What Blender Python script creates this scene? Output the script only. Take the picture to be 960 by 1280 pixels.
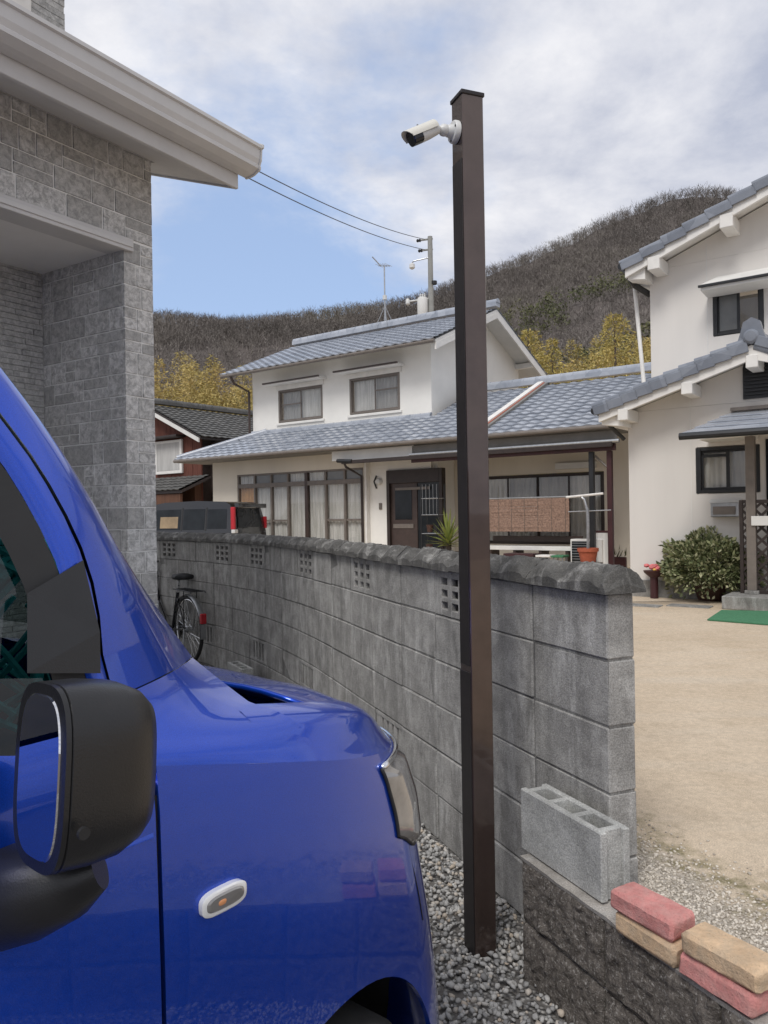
import bpy, math, random
import numpy as np
from mathutils import Vector, Matrix, noise as mnoise
R = math.radians
random.seed(7)
rng = np.random.default_rng(11)
for o in list(bpy.data.objects):
    bpy.data.objects.remove(o)
sc = bpy.context.scene
col = sc.collection

# ------------------------------------------------------------------ camera
EYE = 1.45
PITCH = 1.5 / 960
ROLL = 0.016
F_ = Vector((0, math.cos(PITCH), math.sin(PITCH)))
U0 = Vector((0, -math.sin(PITCH), math.cos(PITCH)))
X0 = Vector((1, 0, 0))
RV = X0 * math.cos(ROLL) - U0 * math.sin(ROLL)
UV = X0 * math.sin(ROLL) + U0 * math.cos(ROLL)
CAM = Vector((0, 0, EYE))
cam = bpy.data.cameras.new('camera')
cam.sensor_fit = 'VERTICAL'
cam.sensor_height = 36
cam.lens = 27.0
cam.clip_start = 0.05
cam.clip_end = 3000
co = bpy.data.objects.new('camera', cam)
col.objects.link(co)
m3 = Matrix((RV, UV, -F_)).transposed()
co.matrix_world = Matrix.Translation(CAM) @ m3.to_4x4()
sc.camera = co

# ------------------------------------------------------------------ sky, sun, exposure
SUN_EL, SUN_AZ = 52.0, 205.0          # azimuth measured clockwise from +Y: behind the camera, slightly right
w = bpy.data.worlds.new('World')
sc.world = w
w.use_nodes = True
nt = w.node_tree
nt.nodes.clear()
def wn(t, **k):
    n = nt.nodes.new(t)
    for a, b in k.items():
        setattr(n, a, b)
    return n
def wl(a, b):
    nt.links.new(a, b)
def wmath(op, a, b=None, clamp=False):
    n = wn('ShaderNodeMath', operation=op, use_clamp=clamp)
    for i, v in enumerate((a, b)):
        if v is None:
            continue
        if isinstance(v, (int, float)):
            n.inputs[i].default_value = v
        else:
            wl(v, n.inputs[i])
    return n.outputs[0]
sky = wn('ShaderNodeTexSky', sky_type='NISHITA', sun_disc=False)
sky.sun_elevation = R(SUN_EL)
sky.sun_rotation = R(SUN_AZ)
sky.air_density = 1.0
sky.dust_density = 0.6
sky.ozone_density = 1.5
tc = wn('ShaderNodeTexCoord')
sep = wn('ShaderNodeSeparateXYZ')
wl(tc.outputs['Generated'], sep.inputs[0])
zc = wmath('ADD', wmath('MAXIMUM', sep.outputs[2], 0.0), 0.22)
comb = wn('ShaderNodeCombineXYZ')
wl(wmath('DIVIDE', sep.outputs[0], zc), comb.inputs[0])
wl(wmath('DIVIDE', sep.outputs[1], zc), comb.inputs[1])
comb.inputs[2].default_value = 3.7
def wnoise(scale, detail, rough, dist=0.0, vec=None):
    n = wn('ShaderNodeTexNoise')
    n.inputs['Scale'].default_value = scale
    n.inputs['Detail'].default_value = detail
    n.inputs['Roughness'].default_value = rough
    n.inputs['Distortion'].default_value = dist
    wl(vec or comb.outputs[0], n.inputs['Vector'])
    return n.outputs['Fac']
n_big = wnoise(1.1, 7, 0.6, 0.15)
n_det = wnoise(2.3, 9, 0.62, 0.15)
# break in the cloud deck, low over the ridge to the left of the post
def blob(px, py, power, amt):
    d = (F_ + RV * ((px - 480) / 960) + UV * ((640 - py) / 960)).normalized()
    dp = wn('ShaderNodeVectorMath', operation='DOT_PRODUCT')
    wl(tc.outputs['Generated'], dp.inputs[0])
    dp.inputs[1].default_value = d
    return wmath('MULTIPLY', wmath('POWER', wmath('MAXIMUM', dp.outputs['Value'], 0.0), power), amt)
cover = wmath('ADD', n_big, 0.13)
cover = wmath('SUBTRACT', cover, blob(250, 335, 26, 0.33))
cover = wmath('SUBTRACT', cover, blob(480, 350, 40, 0.10))
ramp = wn('ShaderNodeMapRange', interpolation_type='SMOOTHSTEP')
ramp.inputs['From Min'].default_value = 0.33
ramp.inputs['From Max'].default_value = 0.57
wl(cover, ramp.inputs['Value'])
shade = wn('ShaderNodeMapRange')
shade.inputs['From Min'].default_value = 0.34
shade.inputs['From Max'].default_value = 0.66
wl(n_det, shade.inputs['Value'])
cmix = wn('ShaderNodeMix', data_type='RGBA')
cmix.inputs[6].default_value = (3.5, 3.8, 4.7, 1)
cmix.inputs[7].default_value = (6.7, 6.7, 6.95, 1)
wl(shade.outputs[0], cmix.inputs[0])
thin = wn('ShaderNodeMix', data_type='RGBA')           # thin veil in front of the blue
thin.inputs[0].default_value = 0.6
wl(sky.outputs[0], thin.inputs[6])
thin.inputs[7].default_value = (3.6, 4.75, 7.1, 1)
fin = wn('ShaderNodeMix', data_type='RGBA')
wl(ramp.outputs[0], fin.inputs[0])
wl(thin.outputs[2], fin.inputs[6])
wl(cmix.outputs[2], fin.inputs[7])
bg = wn('ShaderNodeBackground')
bg.inputs[1].default_value = 0.10
wl(fin.outputs[2], bg.inputs[0])
wo = wn('ShaderNodeOutputWorld')
wl(bg.outputs[0], wo.inputs[0])

sl = bpy.data.lights.new('sun', 'SUN')
sl.energy = 1.5
sl.angle = R(22)
sl.color = (1.0, 0.975, 0.94)
so = bpy.data.objects.new('sun', sl)
col.objects.link(so)
sdir = Vector((math.sin(R(SUN_AZ)) * math.cos(R(SUN_EL)), math.cos(R(SUN_AZ)) * math.cos(R(SUN_EL)), math.sin(R(SUN_EL))))
so.rotation_euler = sdir.to_track_quat('Z', 'Y').to_euler()
sc.view_settings.view_transform = 'Standard'
sc.view_settings.look = 'None'
sc.view_settings.exposure = 0.45
sc.view_settings.gamma = 1.0
sc.render.engine = 'CYCLES'

# ------------------------------------------------------------------ helpers: pixels to points
def ray(px, py):
    return (F_ + RV * ((px - 480) / 960) + UV * ((640 - py) / 960))
def on_z(px, py, z):
    d = ray(px, py)
    return CAM + d * ((z - EYE) / d.z)
def at_depth(px, py, dep):
    return CAM + ray(px, py) * dep
class Frame:
    def __init__(s, x, y, z, rot):
        s.o = Vector((x, y, z)); s.rot = rot
        s.M = Matrix.Translation(s.o) @ Matrix.Rotation(rot, 4, 'Z')
        s.I = s.M.inverted()
    def hit(s, px, py, y):                      # local (x, z) where the pixel's ray meets the local plane y = const
        o = s.I @ CAM; d = s.I.to_3x3() @ ray(px, py)
        t = (y - o.y) / d.y
        p = o + d * t
        return p.x, p.z
    def hitz(s, px, py, z):
        p = s.I @ on_z(px, py, z)
        return p.x, p.y

# ------------------------------------------------------------------ helpers: meshes
class MB:
    def __init__(s):
        s.v = []; s.f = []
    def add(s, vs, fs):
        b = len(s.v)
        s.v.extend([tuple(p) for p in vs]); s.f.extend([tuple(i + b for i in f) for f in fs])
        return s
    def box(s, x0, x1, y0, y1, z0, z1, M=None):
        vs = [Vector(p) for p in ((x0, y0, z0), (x1, y0, z0), (x1, y1, z0), (x0, y1, z0), (x0, y0, z1), (x1, y0, z1), (x1, y1, z1), (x0, y1, z1))]
        if M: vs = [M @ p for p in vs]
        return s.add(vs, [(0, 3, 2, 1), (4, 5, 6, 7), (0, 1, 5, 4), (1, 2, 6, 5), (2, 3, 7, 6), (3, 0, 4, 7)])
    def cbox(s, x0, x1, y0, y1, z0, z1, c=0.004, M=None, jit=0.0):
        lo = (x0, y0, z0); hi = (x1, y1, z1)
        vs = []; idx = {}
        for sx in (0, 1):
            for sy in (0, 1):
                for sz in (0, 1):
                    S = (sx, sy, sz)
                    for ax in range(3):
                        p = []
                        for k in range(3):
                            b = hi[k] if S[k] else lo[k]
                            if k != ax: b += -c if S[k] else c
                            p.append(b + (random.uniform(-jit, jit) if jit else 0))
                        idx[(S, ax)] = len(vs); vs.append(Vector(p))
        fs = []
        def q(*a): fs.append(tuple(a))
        for ax in range(3):
            a, b = [(1, 2), (2, 0), (0, 1)][ax]
            for sg in (0, 1):
                seq = []
                for (u, v) in ((0, 0), (1, 0), (1, 1), (0, 1)):
                    S = [0, 0, 0]; S[ax] = sg; S[a] = u; S[b] = v
                    seq.append(idx[(tuple(S), ax)])
                q(*(seq if sg else seq[::-1]))
        for ax in range(3):                       # edges running along ax
            a, b = [(1, 2), (2, 0), (0, 1)][ax]
            for u in (0, 1):
                for v in (0, 1):
                    A = [0, 0, 0]; A[a] = u; A[b] = v; B = list(A); B[ax] = 1
                    A = tuple(A); B = tuple(B)
                    seq = [idx[(A, a)], idx[(B, a)], idx[(B, b)], idx[(A, b)]]
                    q(*(seq if u != v else seq[::-1]))
        for sx in (0, 1):
            for sy in (0, 1):
                for sz in (0, 1):
                    S = (sx, sy, sz)
                    t = [idx[(S, 0)], idx[(S, 1)], idx[(S, 2)]]
                    q(*(t if (sx + sy + sz) % 2 else t[::-1]))
        if M: vs = [M @ p for p in vs]
        return s.add(vs, fs)
    def tube(s, pts, r, n=8, cap=True):
        pts = [Vector(p) for p in pts]
        rs = r if isinstance(r, (list, tuple)) else [r] * len(pts)
        rings = []
        up = None
        for i, p in enumerate(pts):
            d = (pts[min(i + 1, len(pts) - 1)] - pts[max(i - 1, 0)]).normalized()
            if up is None:
                up = Vector((0, 0, 1)) if abs(d.z) < 0.9 else Vector((1, 0, 0))
            a = d.cross(up)
            if a.length < 1e-6: a = d.orthogonal()
            a.normalize(); b = a.cross(d).normalized(); up = b
            rings.append([p + (a * math.cos(2 * math.pi * k / n) + b * math.sin(2 * math.pi * k / n)) * rs[i] for k in range(n)])
        vs = [q for rg in rings for q in rg]
        fs = []
        for i in range(len(pts) - 1):
            for k in range(n):
                k2 = (k + 1) % n
                fs.append((i * n + k, (i + 1) * n + k, (i + 1) * n + k2, i * n + k2))
        if cap:
            fs.append(tuple(range(n))); fs.append(tuple(range((len(pts) - 1) * n, len(pts) * n))[::-1])
        return s.add(vs, fs)
    def lathe(s, prof, n=16, c=(0, 0, 0), M=None):
        vs = []; fs = []
        for (r, z) in prof:
            for k in range(n):
                a = 2 * math.pi * k / n
                p = Vector((c[0] + r * math.cos(a), c[1] + r * math.sin(a), c[2] + z))
                vs.append(M @ p if M else p)
        for i in range(len(prof) - 1):
            for k in range(n):
                k2 = (k + 1) % n
                fs.append((i * n + k, i * n + k2, (i + 1) * n + k2, (i + 1) * n + k))
        fs.append(tuple(range(n))[::-1]); fs.append(tuple(range((len(prof) - 1) * n, len(prof) * n)))
        return s.add(vs, fs)
    def prism(s, poly, ax, a, b, M=None):      # polygon in the two other axes, extruded along ax from a to b
        def mk(p, t):
            q = {0: (t, p[0], p[1]), 1: (p[0], t, p[1]), 2: (p[0], p[1], t)}[ax]
            return M @ Vector(q) if M else Vector(q)
        n = len(poly)
        vs = [mk(p, a) for p in poly] + [mk(p, b) for p in poly]
        fs = [tuple(range(n)), tuple(range(n, 2 * n))[::-1]]
        fs += [(i, i + n, (i + 1) % n + n, (i + 1) % n) for i in range(n)]
        return s.add(vs, fs)
    def grid(s, P, flip=False):                # P[i][j] points
        ni, nj = len(P), len(P[0])
        vs = [p for row in P for p in row]; fs = []
        for i in range(ni - 1):
            for j in range(nj - 1):
                f = (i * nj + j, (i + 1) * nj + j, (i + 1) * nj + j + 1, i * nj + j + 1)
                fs.append(f[::-1] if flip else f)
        return s.add(vs, fs)
    def build(s, name, mat, parent=None, smooth=False, kind=None, fix=True):
        me = bpy.data.meshes.new(name)
        me.from_pydata([tuple(p) for p in s.v], [], s.f)
        if fix:
            import bmesh
            bm = bmesh.new(); bm.from_mesh(me)
            bmesh.ops.recalc_face_normals(bm, faces=bm.faces)
            bm.to_mesh(me); bm.free()
        return mesh_obj(name, me, mat, parent, smooth, kind)
def mesh_obj(name, me, mat, parent=None, smooth=False, kind=None):
    if mat and not me.materials: me.materials.append(mat)
    if smooth:
        me.polygons.foreach_set('use_smooth', [True] * len(me.polygons))
        if smooth != 'all':
            me.set_sharp_from_angle(angle=R(38))
    o = bpy.data.objects.new(name, me)
    col.objects.link(o)
    if parent: o.parent = parent
    if kind: o['kind'] = kind
    return o
def np_obj(name, V, T, mat, parent=None, kind=None, smooth=False):      # numpy triangle mesh
    me = bpy.data.meshes.new(name)
    me.vertices.add(len(V)); me.vertices.foreach_set('co', np.ascontiguousarray(V, dtype=np.float32).ravel())
    me.loops.add(T.size); me.loops.foreach_set('vertex_index', np.ascontiguousarray(T, dtype=np.int32).ravel())
    k = T.shape[1]
    me.polygons.add(len(T)); me.polygons.foreach_set('loop_start', np.arange(0, T.size, k, dtype=np.int32))
    me.update(calc_edges=True)
    return mesh_obj(name, me, mat, parent, 'all' if smooth else False, kind)
def tag(o, label, cat, group=None):
    o['label'] = label; o['category'] = cat
    if group: o['group'] = group
    return o
def thing(name, label, cat, loc=(0, 0, 0), rot=0.0, group=None):
    o = bpy.data.objects.new(name, None)
    o.empty_display_size = 0.1
    col.objects.link(o); o.location = loc
    o.rotation_euler = (0, 0, rot) if isinstance(rot, (int, float)) else rot
    return tag(o, label, cat, group)
def structure(o):
    o['kind'] = 'structure'; return o
def dup(o, parent, loc=None, rot=None, scale=None):
    c = o.copy(); col.objects.link(c); c.parent = parent
    if loc is not None: c.location = loc
    if rot is not None: c.rotation_euler = rot
    if scale is not None: c.scale = scale
    return c

# ------------------------------------------------------------------ helpers: materials
class NT:
    def __init__(s, name):
        s.m = bpy.data.materials.new(name); s.m.use_nodes = True
        s.t = s.m.node_tree; s.b = s.t.nodes['Principled BSDF']
        s.pos = None
    def n(s, t, **k):
        x = s.t.nodes.new(t)
        for a, b in k.items(): setattr(x, a, b)
        return x
    def l(s, a, b): s.t.links.new(a, b)
    def P(s):
        if s.pos is None:
            s.pos = s.n('ShaderNodeNewGeometry').outputs['Position']
        return s.pos
    def O(s): return s.n('ShaderNodeTexCoord').outputs['Object']
    def scaled(s, vec, sx, sy, sz):
        m = s.n('ShaderNodeMapping'); m.inputs['Scale'].default_value = (sx, sy, sz)
        s.l(vec, m.inputs['Vector']); return m.outputs[0]
    def noise(s, scale, detail=4, rough=0.55, vec=None, dist=0.0):
        x = s.n('ShaderNodeTexNoise'); x.inputs['Scale'].default_value = scale
        x.inputs['Detail'].default_value = detail; x.inputs['Roughness'].default_value = rough
        x.inputs['Distortion'].default_value = dist
        s.l(vec or s.P(), x.inputs['Vector']); return x.outputs['Fac']
    def voro(s, scale, out='Distance', vec=None, feature='F1'):
        x = s.n('ShaderNodeTexVoronoi', feature=feature); x.inputs['Scale'].default_value = scale
        s.l(vec or s.P(), x.inputs['Vector']); return x.outputs[out]
    def rng(s, v, a, b, c=0.0, d=1.0):
        x = s.n('ShaderNodeMapRange'); x.inputs['From Min'].default_value = a; x.inputs['From Max'].default_value = b
        x.inputs['To Min'].default_value = c; x.inputs['To Max'].default_value = d
        s.l(v, x.inputs['Value']); return x.outputs[0]
    def math(s, op, a, b):
        x = s.n('ShaderNodeMath', operation=op)
        for i, v in enumerate((a, b)):
            if isinstance(v, (int, float)): x.inputs[i].default_value = v
            else: s.l(v, x.inputs[i])
        return x.outputs[0]
    def mix(s, f, a, b, mode='MIX'):
        x = s.n('ShaderNodeMix', data_type='RGBA', blend_type=mode)
        for i, v in ((0, f), (6, a), (7, b)):
            if isinstance(v, (int, float)): x.inputs[i].default_value = v
            elif isinstance(v, tuple): x.inputs[i].default_value = v + (1,) if len(v) == 3 else v
            else: s.l(v, x.inputs[i])
        return x.outputs[2]
    def bump(s, h, strength=0.3, dist=0.01):
        x = s.n('ShaderNodeBump'); x.inputs['Strength'].default_value = strength; x.inputs['Distance'].default_value = dist
        s.l(h, x.inputs['Height']); s.l(x.outputs[0], s.b.inputs['Normal']); return s
    def color(s, c):
        if isinstance(c, tuple): s.b.inputs['Base Color'].default_value = c + (1,)
        else: s.l(c, s.b.inputs['Base Color'])
        return s
    def set(s, **k):
        for a, v in k.items():
            key = {'rough': 'Roughness', 'metal': 'Metallic', 'coat': 'Coat Weight', 'coatr': 'Coat Roughness', 'spec': 'Specular IOR Level', 'trans': 'Transmission Weight', 'ior': 'IOR', 'alpha': 'Alpha'}[a]
            if isinstance(v, (int, float)): s.b.inputs[key].default_value = v
            else: s.l(v, s.b.inputs[key])
        return s
def c2(c, k): return tuple(min(1, x * k) for x in c)
def plain(name, c, rough=0.6, var=0.18, scale=6.0, metal=0.0, bump=0.0, bscale=60.0, coat=0.0, streak=False):
    t = NT(name)
    vec = t.scaled(t.P(), 1, 1, 0.12) if streak else t.P()
    f = t.rng(t.noise(scale, 5, 0.6, vec), 0.3, 0.7)
    t.color(t.mix(f, c2(c, 1 - var), c2(c, 1 + var))).set(rough=rough, metal=metal, coat=coat)
    if bump: t.bump(t.noise(bscale, 4, 0.6), bump, 0.004)
    return t.m

# ------------------------------------------------------------------ materials
def m_concrete(name, c, stain=0.5, light=(0.42, 0.42, 0.40), seed=0.0):
    t = NT(name)
    oi = t.n('ShaderNodeObjectInfo').outputs['Random']
    base = t.mix(t.rng(t.noise(8, 7, 0.7, None, 0.4), 0.34, 0.66), c2(c, 0.66), c2(c, 1.28))
    base = t.mix(t.rng(oi, 0, 1, 0.0, 0.34), base, c2(c, 0.66))
    streak = t.rng(t.noise(5.0, 5, 0.6, t.scaled(t.P(), 2.2, 2.2, 0.28)), 0.46, 0.68)
    base = t.mix(t.math('MULTIPLY', streak, stain), base, c2(c, 0.42))
    pale = t.rng(t.noise(7.0, 5, 0.7, t.scaled(t.P(), 1.6, 1.6, 0.5)), 0.52, 0.68)
    base = t.mix(t.math('MULTIPLY', pale, 0.7), base, light)
    speck = t.rng(t.noise(240, 2, 0.5), 0.35, 0.7, 0.72, 1.18)
    base = t.mix(1.0, base, t.n('ShaderNodeCombineColor').outputs[0], 'MULTIPLY') if False else base
    g = t.n('ShaderNodeHueSaturation'); t.l(base, g.inputs['Color']); t.l(speck, g.inputs['Value'])
    t.color(g.outputs[0]).set(rough=0.92, spec=0.25)
    t.bump(t.math('ADD', t.noise(120, 5, 0.7), t.math('MULTIPLY', t.noise(18, 4, 0.6), 1.5)), 0.55, 0.006)
    return t.m
M = {}
M['block'] = m_concrete('weathered_block', (0.385, 0.375, 0.355), 0.50, (0.58, 0.57, 0.545))
M['mortar'] = m_concrete('mortar', (0.22, 0.215, 0.205), 0.5)
M['coping'] = m_concrete('coping_concrete', (0.15, 0.145, 0.135), 0.6, (0.40, 0.39, 0.365))
M['fresh_block'] = m_concrete('fresh_block', (0.50, 0.50, 0.475), 0.15, (0.45, 0.45, 0.43))
M['ledge'] = m_concrete('ledge_mortar', (0.44, 0.41, 0.37), 0.35)
M['foundation'] = m_concrete('foundation_concrete', (0.30, 0.29, 0.27), 0.5)

t = NT('split_stone')
f = t.noise(38, 6, 0.75)
t.color(t.mix(t.rng(t.noise(110, 3, 0.7), 0.55, 0.72), t.mix(t.rng(f, 0.35, 0.65), (0.085, 0.073, 0.063), (0.27, 0.24, 0.21)), (0.55, 0.52, 0.48))).set(rough=0.95, spec=0.2)
t.bump(t.math('ADD', t.noise(60, 6, 0.75), t.noise(160, 3, 0.7)), 1.0, 0.012)
M['split'] = t.m

def m_paver(name, c, dust):
    t = NT(name)
    a = t.mix(t.rng(t.noise(22, 6, 0.7), 0.3, 0.7), c2(c, 0.72), c2(c, 1.18))
    nz = t.n('ShaderNodeSeparateXYZ'); t.l(t.n('ShaderNodeNewGeometry').outputs['Normal'], nz.inputs[0])
    side = t.rng(t.noise(30, 5, 0.7), 0.42, 0.62)
    a = t.mix(t.math('MULTIPLY', side, 0.45), a, dust)
    a = t.mix(t.rng(t.noise(210, 3, 0.6), 0.6, 0.72, 0, 0.6), a, c2(c, 0.4))
    t.color(a).set(rough=0.93, spec=0.2).bump(t.math('ADD', t.noise(190, 4, 0.7), t.noise(50, 3)), 0.7, 0.006)
    return t.m
M['paver_red'] = m_paver('red_paver', (0.66, 0.28, 0.255), (0.58, 0.36, 0.32))
M['paver_tan'] = m_paver('tan_paver', (0.70, 0.50, 0.32), (0.46, 0.38, 0.28))

t = NT('gravel_stone')
ri = t.n('ShaderNodeNewGeometry').outputs['Random Per Island']
rp = t.n('ShaderNodeValToRGB')
el = rp.color_ramp.elements
el[0].position = 0.0; el[0].color = (0.22, 0.215, 0.21, 1); el[1].position = 1.0; el[1].color = (0.70, 0.69, 0.66, 1)
for p_, c_ in ((0.25, (0.37, 0.365, 0.35)), (0.55, (0.49, 0.48, 0.46)), (0.8, (0.58, 0.56, 0.52)), (0.93, (0.56, 0.46, 0.35))):
    e = el.new(p_); e.color = c_ + (1,)
t.l(ri, rp.inputs[0])
t.color(t.mix(t.rng(t.noise(90, 4, 0.7), 0.3, 0.7, 0, 0.45), rp.outputs[0], (0.30, 0.295, 0.285))).set(rough=0.9, spec=0.25).bump(t.noise(160, 3), 0.4, 0.003)
M['pebble'] = t.m
t = NT('fine_gravel_stone')
t.color(t.mix(t.n('ShaderNodeNewGeometry').outputs['Random Per Island'], (0.32, 0.28, 0.23), (0.72, 0.66, 0.57))).set(rough=0.95, spec=0.2)
M['fine_pebble'] = t.m
t = NT('gravel_ground')
d = t.voro(48, 'Distance'); cc = t.voro(48, 'Color')
sx = t.n('ShaderNodeSeparateColor'); t.l(cc, sx.inputs[0])
t.color(t.mix(t.rng(d, 0.25, 0.6), t.mix(sx.outputs[0], (0.26, 0.255, 0.24), (0.55, 0.53, 0.50)), (0.14, 0.13, 0.12))).set(rough=0.95).bump(t.rng(d, 0, 0.6, 1, 0), 1.0, 0.02)
M['gravel'] = t.m

# sandy yard: packed decomposed granite, gravelly margin and moss line beside the wall, wheel tracks
t = NT('sandy_yard')
sandy = t.mix(t.rng(t.noise(1.3, 6, 0.6), 0.3, 0.7), (0.57, 0.455, 0.325), (0.68, 0.56, 0.42))
sandy = t.mix(t.rng(t.noise(6.5, 5, 0.65), 0.52, 0.75, 0, 0.55), sandy, (0.47, 0.38, 0.27))
grain = t.math('MULTIPLY', t.rng(t.noise(210, 3, 0.7), 0.3, 0.72, 0.62, 1.26), t.rng(t.noise(34, 4, 0.75), 0.34, 0.66, 0.86, 1.1))
track = t.noise(3.2, 3, 0.5, t.scaled(t.P(), 0.25, 1.5, 1))
sandy = t.mix(t.rng(track, 0.5, 0.7, 0, 0.35), sandy, (0.64, 0.56, 0.45))
sxyz = t.n('ShaderNodeSeparateXYZ'); t.l(t.P(), sxyz.inputs[0])
# distance to the right of the line that continues the block wall
off = t.math('ADD', t.math('MULTIPLY', sxyz.outputs[0], 0.927), t.math('MULTIPLY', sxyz.outputs[1], 0.375))
off = t.math('SUBTRACT', off, 0.927 * 0.66 + 0.375 * 2.286)
offn = t.math('ADD', off, t.math('MULTIPLY', t.math('SUBTRACT', t.noise(4.5, 5, 0.65), 0.5), 0.5))
gcol = t.mix(t.noise(160, 2, 0.6), (0.27, 0.24, 0.20), (0.66, 0.60, 0.52))
sandy = t.mix(t.rng(offn, 0.22, 0.42, 1, 0), sandy, gcol)
mo = t.math('MULTIPLY', t.rng(offn, 0.20, 0.34), t.rng(offn, 0.40, 0.55, 1, 0))
mo = t.math('MULTIPLY', mo, t.rng(t.noise(14, 5, 0.7), 0.42, 0.6, 0, 0.75))
sandy = t.mix(mo, sandy, (0.16, 0.145, 0.055))
g = t.n('ShaderNodeHueSaturation'); t.l(sandy, g.inputs['Color']); t.l(grain, g.inputs['Value'])
t.color(g.outputs[0]).set(rough=0.95, spec=0.2).bump(t.math('ADD', t.noise(150, 4, 0.7), t.math('MULTIPLY', t.noise(9, 4), 2.0)), 0.6, 0.008)
M['yard'] = t.m

M['post'] = plain('bronze_aluminium', (0.085, 0.060, 0.052), 0.20, 0.12, 14, 0.5, coat=0.6)
M['post_dark'] = plain('dark_bronze', (0.022, 0.018, 0.018), 0.42, 0.2, 14, 0.2)
M['white_plastic'] = plain('white_plastic', (0.62, 0.62, 0.60), 0.38, 0.05, 9)
M['cream_plastic'] = plain('cream_plastic', (0.66, 0.64, 0.57), 0.42, 0.06, 9)
M['black_glossy'] = plain('black_glossy', (0.012, 0.012, 0.016), 0.12, 0.1)
M['black'] = plain('black_rubber', (0.018, 0.018, 0.019), 0.6, 0.2, 12)
M['dark_metal'] = plain('dark_metal', (0.04, 0.04, 0.042), 0.45, 0.2, 12, 0.5)
M['steel'] = plain('steel', (0.42, 0.43, 0.44), 0.32, 0.15, 20, 0.9)
M['chrome'] = plain('chrome', (0.75, 0.76, 0.78), 0.1, 0.05, 20, 1.0)
M['stucco_white'] = plain('white_stucco', (0.82, 0.80, 0.75), 0.9, 0.06, 1.1, 0, 0.35, 150)
M['stucco_beige'] = plain('beige_stucco', (0.72, 0.66, 0.56), 0.9, 0.07, 1.0, 0, 0.35, 150, streak=True)
M['stucco_grey'] = plain('cool_white_stucco', (0.68, 0.65, 0.61), 0.9, 0.08, 0.9, 0, 0.35, 150, streak=True)
M['soffit'] = plain('soffit_white', (0.68, 0.67, 0.64), 0.75, 0.06, 3)
M['trim_white'] = plain('trim_white', (0.76, 0.74, 0.70), 0.6, 0.08, 5)
M['brown_frame'] = plain('brown_frame', (0.055, 0.036, 0.030), 0.45, 0.2, 8)
M['taupe_frame'] = plain('taupe_frame', (0.17, 0.145, 0.125), 0.45, 0.15, 8)
M['maroon'] = plain('maroon_paint', (0.050, 0.014, 0.016), 0.5, 0.2, 8)
M['dark_brown'] = plain('dark_brown_wood', (0.032, 0.022, 0.019), 0.5, 0.25, 10)
M['black_frame'] = plain('black_frame', (0.016, 0.017, 0.019), 0.4, 0.2, 10)
M['grey_fascia'] = plain('grey_fascia', (0.20, 0.19, 0.175), 0.6, 0.15, 4)
def m_pane(name, tint, ior=1.5):
    t = NT(name)
    tr = t.n('ShaderNodeBsdfTransparent'); tr.inputs[0].default_value = tint + (1,)
    gl = t.n('ShaderNodeBsdfGlossy'); gl.inputs['Roughness'].default_value = 0.02
    lw = t.n('ShaderNodeLayerWeight')
    fr = t.math('ADD', t.math('MULTIPLY', t.math('POWER', lw.outputs['Facing'], 5.0), 0.9), 0.05)
    mx_ = t.n('ShaderNodeMixShader'); t.l(fr, mx_.inputs[0]); t.l(tr.outputs[0], mx_.inputs[1]); t.l(gl.outputs[0], mx_.inputs[2])
    out = next(x for x in t.t.nodes if x.type == 'OUTPUT_MATERIAL'); t.l(mx_.outputs[0], out.inputs['Surface'])
    t.t.nodes.remove(t.b)
    return t.m
M['glass'] = m_pane('window_glass', (0.93, 0.93, 0.925))
M['glass_dark'] = plain('dark_glass', (0.02, 0.023, 0.026), 0.06, 0.3, 3)
M['glass_dark'].node_tree.nodes['Principled BSDF'].inputs['Specular IOR Level'].default_value = 0.25
M['glass_grey'] = plain('frosted_grey_glass', (0.16, 0.165, 0.165), 0.16, 0.15, 3)
t = NT('curtain')
f = t.noise(3, 3, 0.5, t.scaled(t.P(), 6, 6, 0.4))
t.color(t.mix(t.rng(f, 0.3, 0.7), (0.55, 0.54, 0.50), (0.86, 0.85, 0.82))).set(rough=0.9)
M['curtain'] = t.m
M['curtain_grey'] = plain('grey_curtain', (0.46, 0.45, 0.43), 0.9, 0.16, 7, streak=True)
M['tan_glass'] = plain('tan_lit_view', (0.30, 0.22, 0.13), 0.1, 0.3, 3)  # lit view through the van window, put into a tan colour
M['amber'] = plain('amber_reflection', (0.75, 0.42, 0.16), 0.8, 0.15, 5)  # warm window reflection put into the colour of a curtain
def m_kawara(name, a, b, rough):
    t = NT(name)
    f = t.rng(t.noise(2.3, 5, 0.7), 0.3, 0.7)
    k = t.voro(3.6, 'Color'); s_ = t.n('ShaderNodeSeparateColor'); t.l(k, s_.inputs[0])
    c = t.mix(t.math('MULTIPLY', t.math('ADD', f, s_.outputs[0]), 0.5), a, b)
    t.color(c).set(rough=rough, spec=0.6)
    return t.m
M['kawara'] = m_kawara('blue_grey_kawara', (0.235, 0.26, 0.305), (0.46, 0.485, 0.53), 0.25)
M['kawara_old'] = m_kawara('old_dark_kawara', (0.055, 0.055, 0.052), (0.14, 0.135, 0.125), 0.7)
M['kawara_edge'] = m_kawara('grey_verge_kawara', (0.13, 0.145, 0.175), (0.25, 0.27, 0.31), 0.4)
t = NT('red_wood_boards')
b_ = t.noise(9, 4, 0.6, t.scaled(t.P(), 5, 5, 0.3))
t.color(t.mix(t.rng(b_, 0.3, 0.7), (0.075, 0.022, 0.014), (0.16, 0.055, 0.035))).set(rough=0.85)
M['red_wood'] = t.m
M['brown_wood'] = plain('brown_board', (0.11, 0.05, 0.028), 0.8, 0.3, 9, streak=True)
M['terracotta'] = plain('terracotta', (0.40, 0.10, 0.05), 0.8, 0.15, 20)
M['pot_brown'] = plain('brown_pot', (0.075, 0.035, 0.025), 0.6, 0.2, 20)
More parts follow.
